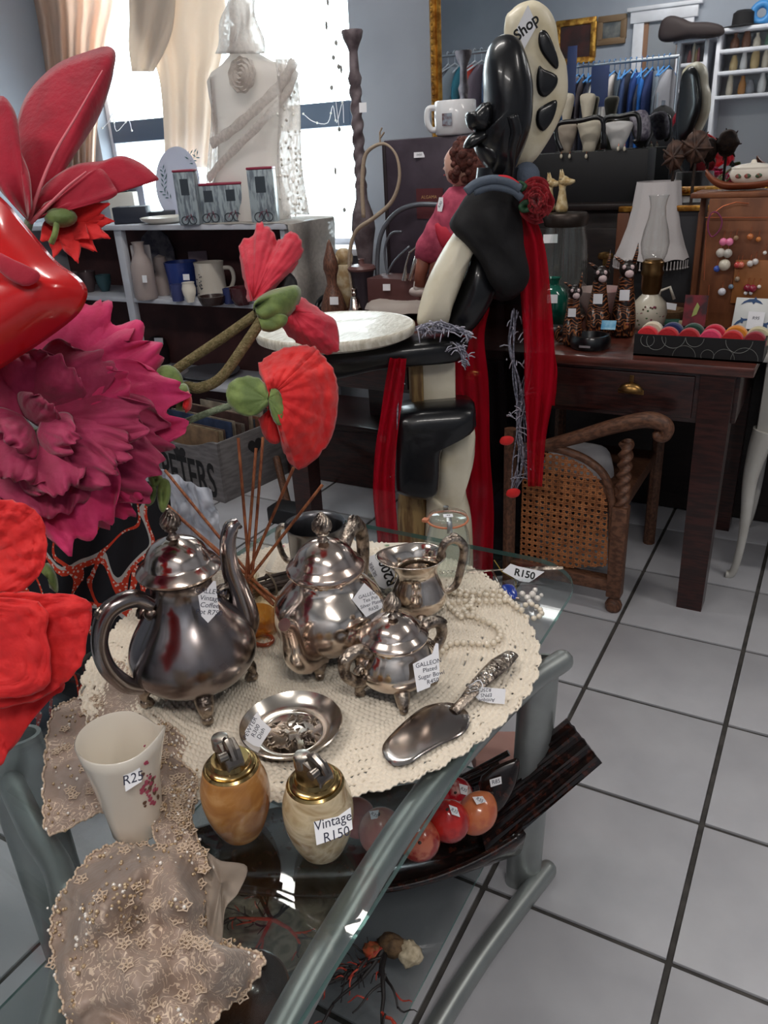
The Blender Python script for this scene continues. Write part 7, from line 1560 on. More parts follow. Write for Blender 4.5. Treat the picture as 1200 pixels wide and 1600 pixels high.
# dark box with tray lid, white box with black jug, photo frame, shallow bowl
def boxpx(name, x0, x1, y0, y1, zb, dpt, mat, lab, cat, rot=0.0, bev=.004, grp=None, Y=None):
    P = gz((x0 + x1) / 2, y1, zb) if Y is None else gy((x0 + x1) / 2, y1, Y); P.z = zb; k = mpp(P); h = (y1 - y0) * k * 1.02; mb = MB(); mb.box((0, dpt / 2, h / 2 + .0006), ((x1 - x0) * k, dpt, h), T(P) @ RZ(YAW + rot), bev=bev); o = mb.build(name, mat); tag(o, lab, cat, grp); return o, P, k, h
boxpx('dark_box', 178, 230, 322, 346, TZ, .1, mk('box_navy_black', S(42, 46, 58), .5), 'small navy black box at the left end of the shelf top', 'box', Y=2.8)
boxpx('black_tray', 228, 268, 319, 333, TZ, .16, mk('tray_black', S(40, 44, 52), .45), 'flat black tray behind the white saucer', 'tray', bev=.003, Y=2.9)
o, P, k, h = boxpx('cream_box', 172, 212, 290, 330, TZ, .09, mk('box_cream', S(206, 200, 190), .7), 'square cream box under the black jug', 'box', Y=2.96)
P = V((o.location.x, o.location.y, TZ + h + .001)); t = thing('black_jug', 'small black jug with a loop handle standing on the cream box', 'jug', P)
k = mpp(P); lat(t, 'jug_body', 0, 0, [(0, 0), (10, 0), (13, 5), (14, 12), (10, 20), (7, 24), (9, 29), (7, 29), (0, 24)], mk('jug_black', S(40, 46, 54), .25), P=P + V((0, 0, .001))); mb = MB(); mb.tube(crom([P + HR * (10 * k) + V((0, 0, 20 * k)), P + HR * (22 * k) + V((0, 0, 22 * k)), P + HR * (20 * k) + V((0, 0, 8 * k)), P + HR * (12 * k) + V((0, 0, 6 * k))], 4), 1.8 * k, 7); mb.build('handle', mk('jug_black', S(40, 46, 54), .25), t, smooth=180)
o, P, k, h = boxpx('glazed_picture', 196, 228, 270, 326, TZ, .02, mk('frame_grey_plum', S(120, 120, 132), .4), 'grey framed picture standing behind the cream box', 'picture', Y=3.06)
P = gy(258, 345, 2.82); P.z = TZ; t = thing('saucer', 'shallow white saucer in front of the black tray', 'saucer', P); lat(t, 'saucer_body', 0, 0, [(0, 0), (24, 0), (36, 5), (38, 9), (36, 9.5), (24, 3), (0, 3)], CER, P=P)
# lace runner over the right end of the shelf top
mb = MB(); G = []
ax_, bx_ = -2.42, SXR + .025
for i in range(33):
    u = i / 32; row = []
    for j in range(15):
        v = j / 14; s_ = u * .84
        if s_ < .44: x, z = ax_ + s_, TZ + .0016
        else: x, z = SXR + .03 + .012 * math.sin(v * 9) + .004 * math.sin(s_ * 30), TZ + .003 - (s_ - .44)
        y = 2.742 + v * .33 - (.012 * abs(math.sin(u * 26)) if j == 0 else 0); row.append(V((x, y, z + (.0006 * math.sin(i + j)))))
    G.append(row)
mb.grid(G); o = mb.build('lace_runner', sheer('runner_lace', S(206, 200, 194), .92, opac2=.8, scale=60), smooth=60, solid=.0015); tag(o, 'cream lace runner hanging over the right end of the shelf', 'runner')
# ------------------------------------------------------------------ dress form in white lace, seen from behind
DFY = 2.93
t = thing('dress_form', 'dress form seen from behind wearing a cream lace top and rosette', 'mannequin', gy(388, 335, DFY) * 1.0); t.location.z = TZ
LT = sheer('dress_cream', S(222, 214, 208), .99, glow=.3); LW = sheer('lace_ivory', S(226, 218, 212), .88, opac2=.76, scale=70, glow=.4)
RG = [(40, 374, 16, .9), (62, 376, 20, .9), (84, 380, 25, .9), (93, 384, 48, .7), (101, 386, 72, .5), (114, 388, 83, .5), (145, 389, 78, .55), (185, 389, 68, .6), (225, 388, 57, .7), (255, 388, 57, .75), (290, 386, 66, .75), (320, 386, 76, .75), (338, 386, 80, .75)]
rows = []; n = 36
for y, x, hw, dr_ in RG:
    c_ = gy(x, y, DFY); k = mpp(c_); rows.append([c_ + V((hw * k * math.cos(a), hw * k * dr_ * .62 * math.sin(a), 0)) + (V((0, 0, .016 * (abs(math.cos(a)) ** 2) * -1)) if 90 < y < 120 else V((0, 0, 0))) for a in [2 * PI * j / n for j in range(n)]])
for p in rows[-1]: p.z = TZ + .002
mb = MB(); vs = [p for r_ in rows for p in r_]; fs = [tuple(range(n)), tuple(range((len(rows) - 1) * n, len(rows) * n))[::-1]]
for i in range(len(rows) - 1):
    for j in range(n): fs.append((i * n + j, (i + 1) * n + j, (i + 1) * n + (j + 1) % n, i * n + (j + 1) % n))
for v in vs: v += V((0, .003 * noise.noise(v * 22), 0))
mb.add(vs, fs); mb.build('torso', LT, t, smooth=70)
k = mpp(gy(388, 200, DFY))
def df(x, y, d=0.0): return gy(x, y, DFY - d)
mb = MB(); c_ = df(377, 116, .095)
mb.lathe([(r * k, .012 + .007 * math.sin(r * 1.15) - .0006 * r) for r in range(0, 26)] + [(0, -.004)], 44, fr(c_, (0, -1, .15)), fn=lambda r, z, a: (r * (1 + .04 * math.sin(9 * a + r * 300)), z))
mb.build('rosette', LW, t, smooth=60)
for pts, r in (([(460, 95), (440, 130), (400, 170), (360, 205), (330, 225)], .012), ([(462, 110), (445, 150), (400, 200), (350, 250), (325, 280)], .010)):
    mb = MB(); L = crom([df(x, y, .10 - .03 * abs(x - 388) / 80) for x, y in pts], 6); mb.tube(L, [r * 1.7 * (1 + .12 * math.sin(i * 1.7)) for i in range(len(L))], 10, flat=.22, up=(0, 1, 0)); mb.build('lace_sash', LW, t, smooth=60)
for i, (y, rr_) in enumerate(((72, 22), (78, 25))):
    mb = MB(); c_ = gy(379, y, DFY)
    for j in range(26): a = 2 * PI * j / 26; mb.ball(c_ + V((rr_ * k * math.cos(a), rr_ * k * .6 * math.sin(a), 0)), .006, 8, 6)
    stuff(mb.build('bead_collar', mk('beads_plum', S(110, 70, 78), .3) if i == 0 else PEARLB, t, smooth=180))
mb = MB(); mb.ball(df(375, 20, 0), (.04, .045, .055), 18, 12); mb.build('head_form', LT, t, smooth=180)
mb = MB(); G = []
for i in range(17):
    row = []
    for j in range(13): u, v = i / 16, j / 12; row.append(df(375 + (v - .5) * (34 + 46 * u) + 3 * math.sin(u * 9 + v * 7), lerp(-20, 84, u), .05 + .03 * math.sin(v * PI) + .008 * math.sin(v * 30)))
    G.append(row)
mb.grid(G); mb.build('veil', LW, t, smooth=180, solid=.001)
# sequinned shawl over the right shoulder of the form
s_ = thing('sequin_shawl', 'ivory lace shawl with pearly sequins hanging from the dress form shoulder', 'shawl', df(455, 335, .06)); mb = MB(); G = []
for i in range(29):
    row = []
    for j in range(11):
        u, v = i / 28, j / 10; row.append(df(lerp(430, 440, u) + (v) * lerp(30, 42, u) + 3 * math.sin(u * 7), lerp(92, 336, u), .085 - .05 * v + .008 * math.sin(v * 14 + u * 4)))
    G.append(row)
mb.grid(G); mb.build('shawl_cloth', LW, s_, smooth=180, solid=.001)
mb = MB(); rr = random.Random(2)
for q in range(60):
    p = G[rr.randrange(2, 29)][rr.randrange(0, 11)] + V((0, -.006, 0)); mb.ball(p, (.006, .003, .006), 8, 5)
stuff(mb.build('sequins', PEARLB, s_, smooth=180))
mb = MB(); G = []
for i in range(25):
    row = []
    for j in range(9): u, v = i / 24, j / 8; row.append(df(lerp(328, 325, u) + v * lerp(10, 24, u) + 3 * math.sin(u * 6), lerp(120, 330, u), .04 + .008 * math.sin(v * 12)))
    G.append(row)
mb.grid(G); o = mb.build('lace_stole', LW, smooth=180, solid=.001); tag(o, 'narrow ivory lace stole hanging down the left of the dress form', 'stole')
# ------------------------------------------------------------------ hanging nightgown, curtain, shell string
def hang(name, lab, cat, prof, Y, mat, folds=5, amp=.02, nv=40, close=None):
    mb = MB(); G = []; P = crom([(a, b, c_) for a, b, c_ in prof], 6)
    for i, p in enumerate(P):
        row = []
        for j in range(nv + 1):
            v = j / nv; row.append(gy(lerp(p.y, p.z, v), p.x, Y + amp * math.sin(v * folds * 2 * PI + i * .08) + .01 * noise.noise(V((v * 5, i * .1, 2)))))
        G.append(row)
    mb.grid(G); o = mb.build(name, mat, smooth=180, solid=.0012); tag(o, lab, cat); return o
CV = sheer('voile_cream', S(232, 216, 200), .96, glow=.24); CV2 = sheer('voile_peach', S(234, 208, 190), .85, glow=.4)
ng = hang('nightgown', 'long cream cotton nightgown hanging in front of the window', 'nightgown', [(-60, 205, 335), (0, 208, 352), (40, 215, 350), (90, 238, 345), (130, 250, 336), (200, 256, 332), (262, 258, 330)], 3.2, CV, 3, .018)
sl = hang('sleeve', 'lace trimmed cream sleeve', 'sleeve', [(-40, 200, 275), (30, 202, 272), (70, 201, 262), (112, 206, 240)], 3.17, CV, 2, .01)
del sl['category']; sl.parent = ng; sl.location = sl.location - ng.location
hang('curtain', 'sheer peach curtain gathered at the left of the window', 'curtain', [(-120, -30, 190), (0, 15, 182), (60, 36, 170), (140, 55, 160), (220, 85, 150), (330, 95, 148)], 3.22, CV2, 6, .022, 60)
t = thing('shell_string', 'string of small shells hanging beside the right window edge', 'decoration', gy(528, 345, 3.18))
pts = [(508, -30), (512, 5), (524, 30), (526, 66), (528, 80), (529, 105), (532, 120), (518, 137), (525, 160), (530, 202), (527, 240), (524, 266), (538, 328), (532, 350)]
mb = MB(); mb.tube([gy(x, y, 3.18) for x, y in pts], .0015, 5); mb.build('thread', PAPER, t)
SHL = mk('shell_grey', S(166, 164, 160), .3, col2=S(120, 118, 116), nscale=60)
for i, (x, y) in enumerate(((512, 2), (525, 67), (529, 104), (533, 108), (518, 137), (530, 202), (524, 267), (538, 328), (521, 90), (510, 40))):
    mb = MB(); mb.ball(gy(x, y, 3.175), (.008, .006, .010) if i % 3 else (.006, .005, .016), 10, 7); mb.build('shell', SHL, t, smooth=180)
t = thing('fairy_lights', 'thin wire fairy lights looped along the window crossbar', 'lights', gy(500, 200, 3.2))
for i, pts in enumerate((((474, 178), (490, 190), (512, 192), (520, 165), (526, 192), (535, 160), (537, 192)), ((160, 200), (170, 190), (176, 178), (182, 205), (200, 188), (206, 204)))):
    mb = MB(); L = crom([gy(x, y, 3.24) for x, y in pts], 4); mb.tube(L, .0018, 5); w_ = mb.build('wire', PAPER, t)
    for j in range(0, len(L), 5): mb = MB(); mb.ball(L[j], .005, 8, 6); mb.build('bulb', mk('bulb_clear', S(230, 228, 220), .1), w_, smooth=180)
# ------------------------------------------------------------------ middle shelf
def onshelf(name, lab, cat, x, y, prof, mat, z=MZ, part='body', grp=None):
    P = gz(x, y, z); P.z = z + .0006; t = thing(name, lab, cat, P, grp); lat(t, part, 0, 0, prof, mat, P=P); return t, P, mpp(P)
SB = mk('stoneware_beige', S(166, 152, 148), .6); BL = mk('glaze_cobalt', S(38, 58, 126), .2, coat=.4)
t, P, k = onshelf('stoneware_bottle', 'tall beige stoneware bottle on the middle shelf', 'bottle', 230, 467, [(0, 0), (16, 0), (18, 5), (17, 48), (12, 60), (8, 66), (8, 78), (10, 82), (0, 82)], SB); stk(t, 226, 436, 8, 11, P.y - .05)
t, P, k = onshelf('stone_figure', 'small carved beige stone figure beside the bottle', 'figurine', 258, 460, [(0, 0), (14, 0), (16, 10), (13, 26), (9, 34), (12, 44), (9, 54), (0, 58)], SB)
t, P, k = onshelf('blue_mug', 'cobalt blue pottery mug with a white sticker', 'mug', 290, 462, [(0, 0), (20, 0), (23, 4), (24, 30), (26, 50), (24, 50), (21, 30), (20, 6), (0, 5)], BL); stk(t, 291, 433, 11, 9, P.y - .078); t.location.z += .0
mb = MB(); mb.tube(crom([P + HR * (23 * k) + V((0, 0, 40 * k)), P + HR * (36 * k) + V((0, 0, 36 * k)), P + HR * (34 * k) + V((0, 0, 14 * k)), P + HR * (22 * k) + V((0, 0, 10 * k))], 5), 3 * k, 8); mb.build('handle', BL, t, smooth=180)
t, P, k = onshelf('toby_jug', 'tiny white head shaped jug in front of the blue mug', 'jug', 298, 472, [(0, 0), (6, 0), (7, 4), (10, 12), (11, 20), (9, 27), (10, 29), (8, 29), (0, 26)], CER)
t, P, k = onshelf('blue_cup', 'small dull blue cup left of the tiny white jug', 'cup', 279, 470, [(0, 0), (9, 0), (9.5, 24), (8, 24), (7, 3), (0, 3)], mk('glaze_dull_blue', S(60, 66, 112), .4))
t, P, k = onshelf('beer_stein', 'cream stein with a printed crest and loop handle', 'stein', 333, 465, [(0, 0), (22, 0), (23, 3), (22, 46), (23, 52), (21, 52), (20, 5), (0, 4)], mk('stein_cream', S(206, 198, 186), .35)); stk_ = P
mb = MB(); mb.tube(crom([P + HR * (21 * k) + V((0, 0, 44 * k)), P + HR * (33 * k) + V((0, 0, 42 * k)), P + HR * (36 * k) + V((0, 0, 28 * k)), P + HR * (30 * k) + V((0, 0, 14 * k)), P + HR * (21 * k) + V((0, 0, 12 * k))], 5), 3.2 * k, 9); mb.build('handle', mk('stein_cream', S(206, 198, 186), .35), t, smooth=180)
dv = (NF - HR * .5).normalized(); mb = MB(); rr = random.Random(7)
for q in range(26): c_ = P + dv * (22.6 * k) + V((0, 0, 24 * k)) + HR * (rr.gauss(0, 4) * k) + V((0, 0, rr.gauss(0, 8) * k)); mb.prism([(.004 * math.cos(b_), .003 * math.sin(b_)) for b_ in [j * 1.25 for j in range(5)]], .001, fr(c_, dv))
stuff(mb.build('crest_print', mk('print_crest', S(70, 70, 78), .5), t, smooth=0))
t, P, k = onshelf('brown_dish', 'shallow dark brown glazed dish in front of the stein', 'dish', 333, 476, [(0, 0), (17, 0), (21, 8), (22, 13), (20, 13), (15, 4), (0, 4)], mk('glaze_dark_brown', S(54, 38, 36), .2, coat=.3))
t, P, k = onshelf('blue_glass', 'small blue glass tumbler right of the stein', 'glass', 360, 474, [(0, 0), (9, 0), (10, 22), (8.5, 22), (8, 3), (0, 3)], mk('glass_blue_dark', S(52, 60, 104), .15))
t, P, k = onshelf('ruby_glass', 'dark ruby glass bowl behind the pink poppy petal', 'bowl', 380, 476, [(0, 0), (12, 0), (18, 10), (19, 26), (17, 26), (15, 10), (0, 4)], mk('glass_ruby', S(72, 32, 38), .12, coat=.4))
# things standing at the back of the middle shelf
o, P, k, h = boxpx('greeting_card', 250, 293, 398, 455, MZ, .004, mk('card_greyish', S(156, 146, 150), .8), 'pale card with a red spot standing behind the stone figure', 'card'); o.location += HF * .13
o, P, k, h = boxpx('white_card', 207, 240, 392, 470, MZ, .004, mk('card_white', S(186, 180, 182), .8), 'tall white card behind the stoneware bottle', 'card', -.2); o.location += HF * .1
o, P, k, h = boxpx('small_sign', 292, 322, 402, 460, MZ, .004, mk('card_pinkish', S(150, 132, 140), .8), 'small pinkish card behind the blue mug', 'card'); o.location += HF * .15
mb = MB(); P = gz(240, 462, MZ) + HF * .2; P.z = MZ; k = mpp(P); mb.prism([(x * k, y * k) for x, y in [(-26, 0), (26, 0), (26, 60), (20, 78), (8, 88), (-8, 88), (-20, 78), (-26, 60)]], .012, T(P) @ RZ(YAW) @ RX(PI / 2), bev=.002); o = mb.build('arched_plaque', mk('plaque_grey', S(120, 116, 124), .6, col2=S(70, 70, 84), nscale=26), smooth=40); tag(o, 'grey arched plaque with a dark pattern at the back of the shelf', 'plaque')
# glass pieces in the left bay
for i, (x, y, r, h, cc_) in enumerate(((140, 456, 14, 30, (120, 100, 104)), (165, 455, 12, 24, (90, 130, 140)), (112, 462, 16, 34, (130, 110, 112)), (90, 458, 12, 40, (110, 100, 110)))):
    onshelf('glass_dish', ['smoky glass dish in the left bay of the shelf', 'turquoise glass dish nearest the upright in the left bay', 'rosy glass dish behind the red daisy', 'plum glass dish far in the left bay'][i], 'dish', x, y, [(0, 0), (r * .5, 0), (r * .6, 3), (r * .9, h * .5), (r, h), (r * .9, h), (r * .5, 6), (0, 5)], glassy('bay_glass_%d' % i, tuple(S(*cc_)[:3]) + (1,), 1, .05, .4), grp='glass dishes in the left bay')
# ------------------------------------------------------------------ lower shelf
for i, (x, y, r, lab, cc_, pr) in enumerate((
    (222, 560, 12, 'pale pink china rose on the lower shelf', (160, 130, 132), [(0, 0), (10, 0), (14, 8), (12, 16), (6, 20), (0, 21)]),
    (250, 568, 12, 'dark lidded jar with a white tag on the lower shelf', (50, 44, 46), [(0, 0), (16, 0), (18, 20), (15, 34), (8, 40), (0, 42)]),
    (200, 572, 10, 'small terracotta bowl beside the china rose', (104, 70, 62), [(0, 0), (8, 0), (16, 10), (17, 14), (15, 14), (0, 4)]),
    (330, 588, 10, 'grey glass plate lying on the lower shelf', (96, 98, 104), [(0, 0), (26, 0), (44, 6), (46, 9), (43, 9), (0, 3)]),
    (262, 592, 10, 'stack of pale flat dishes at the front of the lower shelf', (130, 126, 130), [(0, 0), (26, 0), (34, 3), (34, 5), (30, 5), (34, 8), (34, 10), (0, 8)]))):
    t, P, k = onshelf('lower_shelf_ware', lab, 'crockery', x, y, pr, mk('ware_%d' % i, S(*cc_), .35), z=LZ, grp='crockery on the lower shelf')
    if i == 1: stk(t, 248, 533, 15, 10, P.y - .06, None)
# ------------------------------------------------------------------ lettered crate with record sleeves
A, B, C_ = gz(352, 788, 0), gz(232, 752, 0), gz(438, 716, 0)
ux = (A - B); Lf = .50; ux.normalize(); uy = V((-ux.y, ux.x, 0)); CD = .42; H_ = .27
t = thing('record_crate', 'grey painted wooden crate lettered PETERS with heart cut-outs painted dark, full of sleeves', 'crate', A - ux * Lf / 2 + uy * CD / 2)
CRM = mk('crate_grey', S(126, 122, 122), .75, col2=S(106, 102, 102), nscale=7, stretch=(2, 2, 10), bump=.1)
Mf = Matrix(((ux.x, 0, -uy.x, A.x), (ux.y, 0, -uy.y, A.y), (0, 1, 0, 0), (0, 0, 0, 1)))
def heart(cx, cy, s_): return [(cx + s_ * .062 * 16 * math.sin(a) ** 3, cy + s_ * .062 * (13 * math.cos(a) - 5 * math.cos(2 * a) - 2 * math.cos(3 * a) - math.cos(4 * a))) for a in [j * PI / 12 for j in range(24)]]
def dip(L): return [(-L, 0), (0, 0), (0, H_)] + [(-L * (j / 14), H_ - .045 * math.sin(PI * min(1, max(0, (j / 14 - .12) / .76))) ** .7) for j in range(1, 14)] + [(-L, H_)]
mb = MB(); mb.prism(dip(Lf), .014, Mf @ T(0, 0, -.007), bev=0); fp = mb.build('front_board', CRM, t, smooth=0)
mb = MB(); mb.prism(dip(Lf), .014, Mf @ T(0, 0, -CD + .007)); mb.build('back_board', CRM, t, smooth=0)
Ms = Matrix(((uy.x, 0, ux.x, A.x), (uy.y, 0, ux.y, A.y), (0, 1, 0, 0), (0, 0, 0, 1)))
for off in (-.007, -Lf + .007):
    mb = MB(); mb.box((CD / 2, H_ / 2, off), (CD - .03, H_, .010), Ms, bev=.002); sdp = mb.build('side_board', CRM, t)
    mb = MB(); mb.prism(heart(CD / 2, H_ - .075, .042), .0164, Ms @ T(0, 0, off)); mb.build('heart_shade', mk('cutout_shade', S(40, 38, 40), .9), sdp, smooth=0)  # no hole: a dark heart stands in for the shade inside a cut-out
mb = MB(); mb.prism(heart(-.25, H_ - .085, .04), .001, Mf @ T(0, 0, .0006)); mb.build('heart_shade', mk('cutout_shade', S(40, 38, 40), .9), fp, smooth=0)  # dark heart on the board, painting the shade of an opening
lettering(fp, Mf @ T(-.215, .088, 0) @ Matrix.Diagonal((.68, 1.3, 1, 1)), 'PETERS', .165, BLACKP, 0, .003, dz=.0012)
mb = MB(); mb.box((-Lf / 2, .014, -CD / 2), (Lf - .03, .016, CD - .03), Mf); mb.build('crate_floor', CRM, t, smooth=0)
rr = random.Random(4); SC_ = [(150, 120, 92), (176, 156, 126), (120, 96, 84), (60, 74, 106), (160, 146, 128), (110, 90, 80), (140, 130, 120), (86, 60, 56), (170, 150, 130), (96, 100, 110), (150, 100, 80), (180, 168, 150), (70, 60, 60), (128, 110, 98)]
nmz = ['tan', 'straw', 'brown', 'navy', 'beige', 'umber', 'grey', 'maroon', 'cream', 'slate', 'terracotta', 'ivory', 'charcoal', 'taupe']
for i, cc_ in enumerate(SC_):
    mb = MB(); hh = .27 + .04 * rr.random(); mb.box((-Lf / 2 + rr.gauss(0, .006), .024 + hh / 2, -.035 - i * .025), (Lf - .09, hh, .006), Mf @ T(0, 0, 0) @ RX(-.05)); o = mb.build('record_sleeve', mk('sleeve_%d' % i, S(*cc_), .7, col2=S(*[int(c_ * .75) for c_ in cc_]), nscale=14), smooth=0)
    tag(o, f'{nmz[i]} paper record sleeve standing in the lettered crate, ' + (['frontmost', 'second from the front', 'third from the front', 'fourth from the front', 'fifth from the front', 'sixth from the front', 'seventh from the front', 'seventh from the back', 'sixth from the back', 'fifth from the back', 'fourth from the back', 'third from the back', 'second from the back', 'rearmost'][i]), 'record sleeve', 'record sleeves in the crate')
# ------------------------------------------------------------------ gilt mirror
YM = 3.245
ml = gy(680, 100, YM).x; mz = gy(1040, 300, YM).z; MX1, MZ1 = .35, 2.55
t = thing('wall_mirror', 'large gilt framed mirror on the far wall reflecting the shop', 'mirror', ((ml + MX1) / 2, YM, mz))
m, nt, out = newmat('mirror_silvering'); gl = nd(nt, 'ShaderNodeBsdfGlossy'); gl.inputs[0].default_value = (.80, .83, .85, 1); gl.inputs['Roughness'].default_value = .012; nt.links.new(gl.outputs[0], out.inputs[0])
mb = MB(); mb.box(((ml + MX1) / 2, YM + .012, (mz + MZ1) / 2), (MX1 - ml - .02, .012, MZ1 - mz - .02)); mb.build('mirror_glass', m, t, smooth=0)
def rail(name, a, b, wd):
    a, b = V(a), V(b); d = (b - a).normalized(); s_ = V((0, -1, 0)).cross(d); prof = [(-wd / 2, 0), (-wd / 2, .018), (-wd * .32, .03), (-wd * .1, .022), (wd * .12, .034), (wd * .34, .026), (wd / 2, .012), (wd / 2, 0)]
    mb = MB(); rows = [[p + s_ * u + V((0, -v, 0)) for u, v in prof] for p in (a, b)]; n = len(prof); vs = rows[0] + rows[1]; fs = [(i, (i + 1) % n, n + (i + 1) % n, n + i) for i in range(n)] + [tuple(range(n))[::-1], tuple(range(n, 2 * n))]
    mb.add(vs, fs)
    L = (b - a).length; m_ = int(L / .022)
    for i in range(m_): mb.ball(a + d * ((i + .5) * L / m_) + V((0, -.033, 0)) + s_ * wd * .12, (.007, .005, .007), 6, 4)
    mb.build(name, GOLDF, t, smooth=40)
fw = .05
rail('frame_rail', (ml, YM + .02, mz - .02), (ml, YM + .02, MZ1), fw); rail('frame_rail', (MX1, YM + .02, mz - .02), (MX1, YM + .02, MZ1), fw)
rail('frame_rail', (ml, YM + .02, mz), (MX1, YM + .02, mz), fw * .7); rail('frame_rail', (ml, YM + .02, MZ1), (MX1, YM + .02, MZ1), fw)
# ------------------------------------------------------------------ the shop behind the viewer, seen only in the mirror
def gm(x, y, Y): p = gy(x, y, 2 * YM - Y); return V((p.x, Y, p.z))
def mk_(p): return ((2 * YM - p.y) * 1.0) / 1300                     # rough metres per pixel there
# clothes rails
HG = mk('hanger_pale', S(190, 196, 206), .4); RAIL = mk('rail_steel', (.4, .42, .45, 1), .3, .9)
def garment(P, lab, cat_, col, w, L, i, grp, yaw=0.0, blue=False):
    t = thing('garment', lab, cat_, P - V((0, 0, L + .1)), grp); mb = MB(); G = []
    for a in range(13):
        u = a / 12; row = []
        for b in range(17):
            th = 2 * PI * b / 16; ww = w * (.25 + .75 * min(1, u / .16) ** .6) * (1 + .12 * u) * .5; dd = .028 + .012 * u + .008 * math.sin(b * 2.1 + i)
            row.append(P + RZ(yaw).to_3x3() @ V((dd * math.sin(th), ww * math.cos(th), -.085 - u * L - .05 * (abs(math.cos(th)) ** 2) * min(1, u / .16))))
        G.append(row)
    mb.grid(G); mb.build('cloth', mk('garment_' + '%d_%d_%d' % col, S(*col), .85, bump=.3, bscale=40), t, smooth=180)
    mb = MB(); R_ = RZ(yaw).to_3x3(); mb.tube(crom([P + R_ @ V((0, -w * .46, -.13)), P + R_ @ V((0, -w * .1, -.075)), P + V((0, 0, -.06)), P + R_ @ V((0, w * .1, -.075)), P + R_ @ V((0, w * .46, -.13))], 4), .006, 6); mb.tube(crom([P + V((0, 0, -.06)), P + V((0, 0, -.01)), P + R_ @ V((0, .018, .012)), P + R_ @ V((0, -.002, .024)), P + R_ @ V((0, -.02, .012))], 4), .0028, 6); mb.build('hanger', HG if not blue else mk('hanger_blue', S(70, 130, 190), .4), t, smooth=60)
YR = -.55
a, b = gm(868, 100, YR), gm(1050, 96, YR); rz = (a.z + b.z) / 2; L_ = b.x - a.x
t = thing('clothes_rail', 'steel clothes rail with blue hangers along the wall in the mirror', 'clothes rail', ((a.x + b.x) / 2, YR, 0))
mb = MB(); mb.tube([(a.x - .05, YR, rz), (b.x + .05, YR, rz)], .014, 10); mb.build('rail', RAIL, t, smooth=60)
for x in (a.x - .05, b.x + .05):
    mb = MB(); mb.tube([(x, YR, rz), (x, YR, .03)], .014, 10); mb.build('upright', RAIL, t, smooth=60)
    mb = MB(); mb.tube([(x, YR - .22, .016), (x, YR + .22, .016)], .014, 10); mb.build('foot_bar', RAIL, t, smooth=60)
CL = [(30, 34, 44), (40, 60, 100), (56, 110, 170), (70, 62, 70), (92, 78, 84), (60, 54, 60), (40, 44, 60), (30, 34, 50), (190, 186, 180), (206, 202, 196), (170, 170, 172), (196, 190, 186), (90, 100, 110), (50, 70, 110), (36, 40, 56), (30, 60, 120), (40, 110, 190), (60, 64, 80), (34, 50, 96), (140, 150, 160), (120, 128, 138), (150, 150, 156)]
cw = {0: 'black', 1: 'blue', 2: 'sky blue', 3: 'plum grey', 4: 'mauve', 5: 'brown grey', 6: 'navy', 7: 'ink blue', 8: 'white', 9: 'cream', 10: 'pale grey', 11: 'off white', 12: 'steel grey', 13: 'denim', 14: 'midnight', 15: 'royal blue', 16: 'bright blue', 17: 'charcoal blue', 18: 'indigo', 19: 'silver grey', 20: 'dove grey', 21: 'light grey'}
for i, c_ in enumerate(CL):
    x = lerp(a.x + .02, b.x - .02, i / (len(CL) - 1)); garment(V((x, YR, rz + .0)), f'{cw[i]} garment on the long clothes rail seen in the mirror', 'garment', c_, .40, .72 + .1 * math.sin(i * 2.3), i, 'garments on the long rail', .25 * math.sin(i * 1.9), True)
YL = .35
a2, b2 = gm(697, 84, YL), gm(775, 80, YL); rz2 = (a2.z + b2.z) / 2
t = thing('clothes_rail', 'clothes rail with pale hangers at the left of the mirror image', 'clothes rail', ((a2.x + b2.x) / 2, YL, 0))
mb = MB(); mb.tube([(a2.x - .06, YL, rz2), (b2.x + .03, YL, rz2)], .014, 10); mb.build('rail', RAIL, t, smooth=60)
for x in (a2.x - .06, b2.x + .03): mb = MB(); mb.tube([(x, YL, rz2), (x, YL, .005)], .014, 10); mb.build('upright', RAIL, t, smooth=60)
for i, c_ in enumerate(((130, 136, 146), (150, 156, 164), (60, 130, 150), (196, 66, 52), (206, 70, 56), (120, 106, 116), (90, 110, 140), (110, 90, 100))):
    x = lerp(a2.x + .01, b2.x - .01, i / 7); garment(V((x, YL, rz2)), ['grey', 'pale grey', 'teal', 'orange red', 'coral red', 'mauve grey', 'slate blue', 'dusty plum'][i] + ' shirt on the left clothes rail in the mirror', 'garment', c_, .40, .62, i, 'garments on the left rail', .3 * math.sin(i * 1.7))
# blue folders hanging among the clothes, black coat
for i, (x, y, w_, h_) in enumerate(((892, 120, 14, 80), (936, 135, 26, 54))):
    P = gm(x, y, YR + .24); mb = MB(); mb.box(P, (w_ * .0052, .006, h_ * .0052), bev=.001); o = mb.build('blue_board', mk('board_navy_blue', S(52, 66, 112), .5), smooth=40); tag(o, ['narrow blue board hooked at the left end of the long rail', 'blue board with a white label hooked on the long rail'][i], 'board')
P = gm(1030, 235, .2); t = thing('black_coat', 'long black coat on a stand below the right end of the rail', 'coat', V((P.x, .2, 0))); mb = MB(); mb.lathe([(.02, 1.52), (.07, 1.5), (.15, 1.42), (.17, 1.1), (.19, .7), (.22, .45), (0, .45)], 20, T(P.x, .2, 0) @ Matrix.Diagonal((.8, .6, 1, 1))); mb.build('cloth', CH_, t, smooth=180)
mb = MB(); mb.tube([(P.x, .2, 0), (P.x, .2, 1.55)], .014, 8); mb.build('stand_pole', RAIL, t); MB().lathe([(0, 0), (.16, 0), (.16, .015), (.02, .03), (0, .03)], 24, T(P.x, .2, 0)).build('stand_foot', RAIL, t)
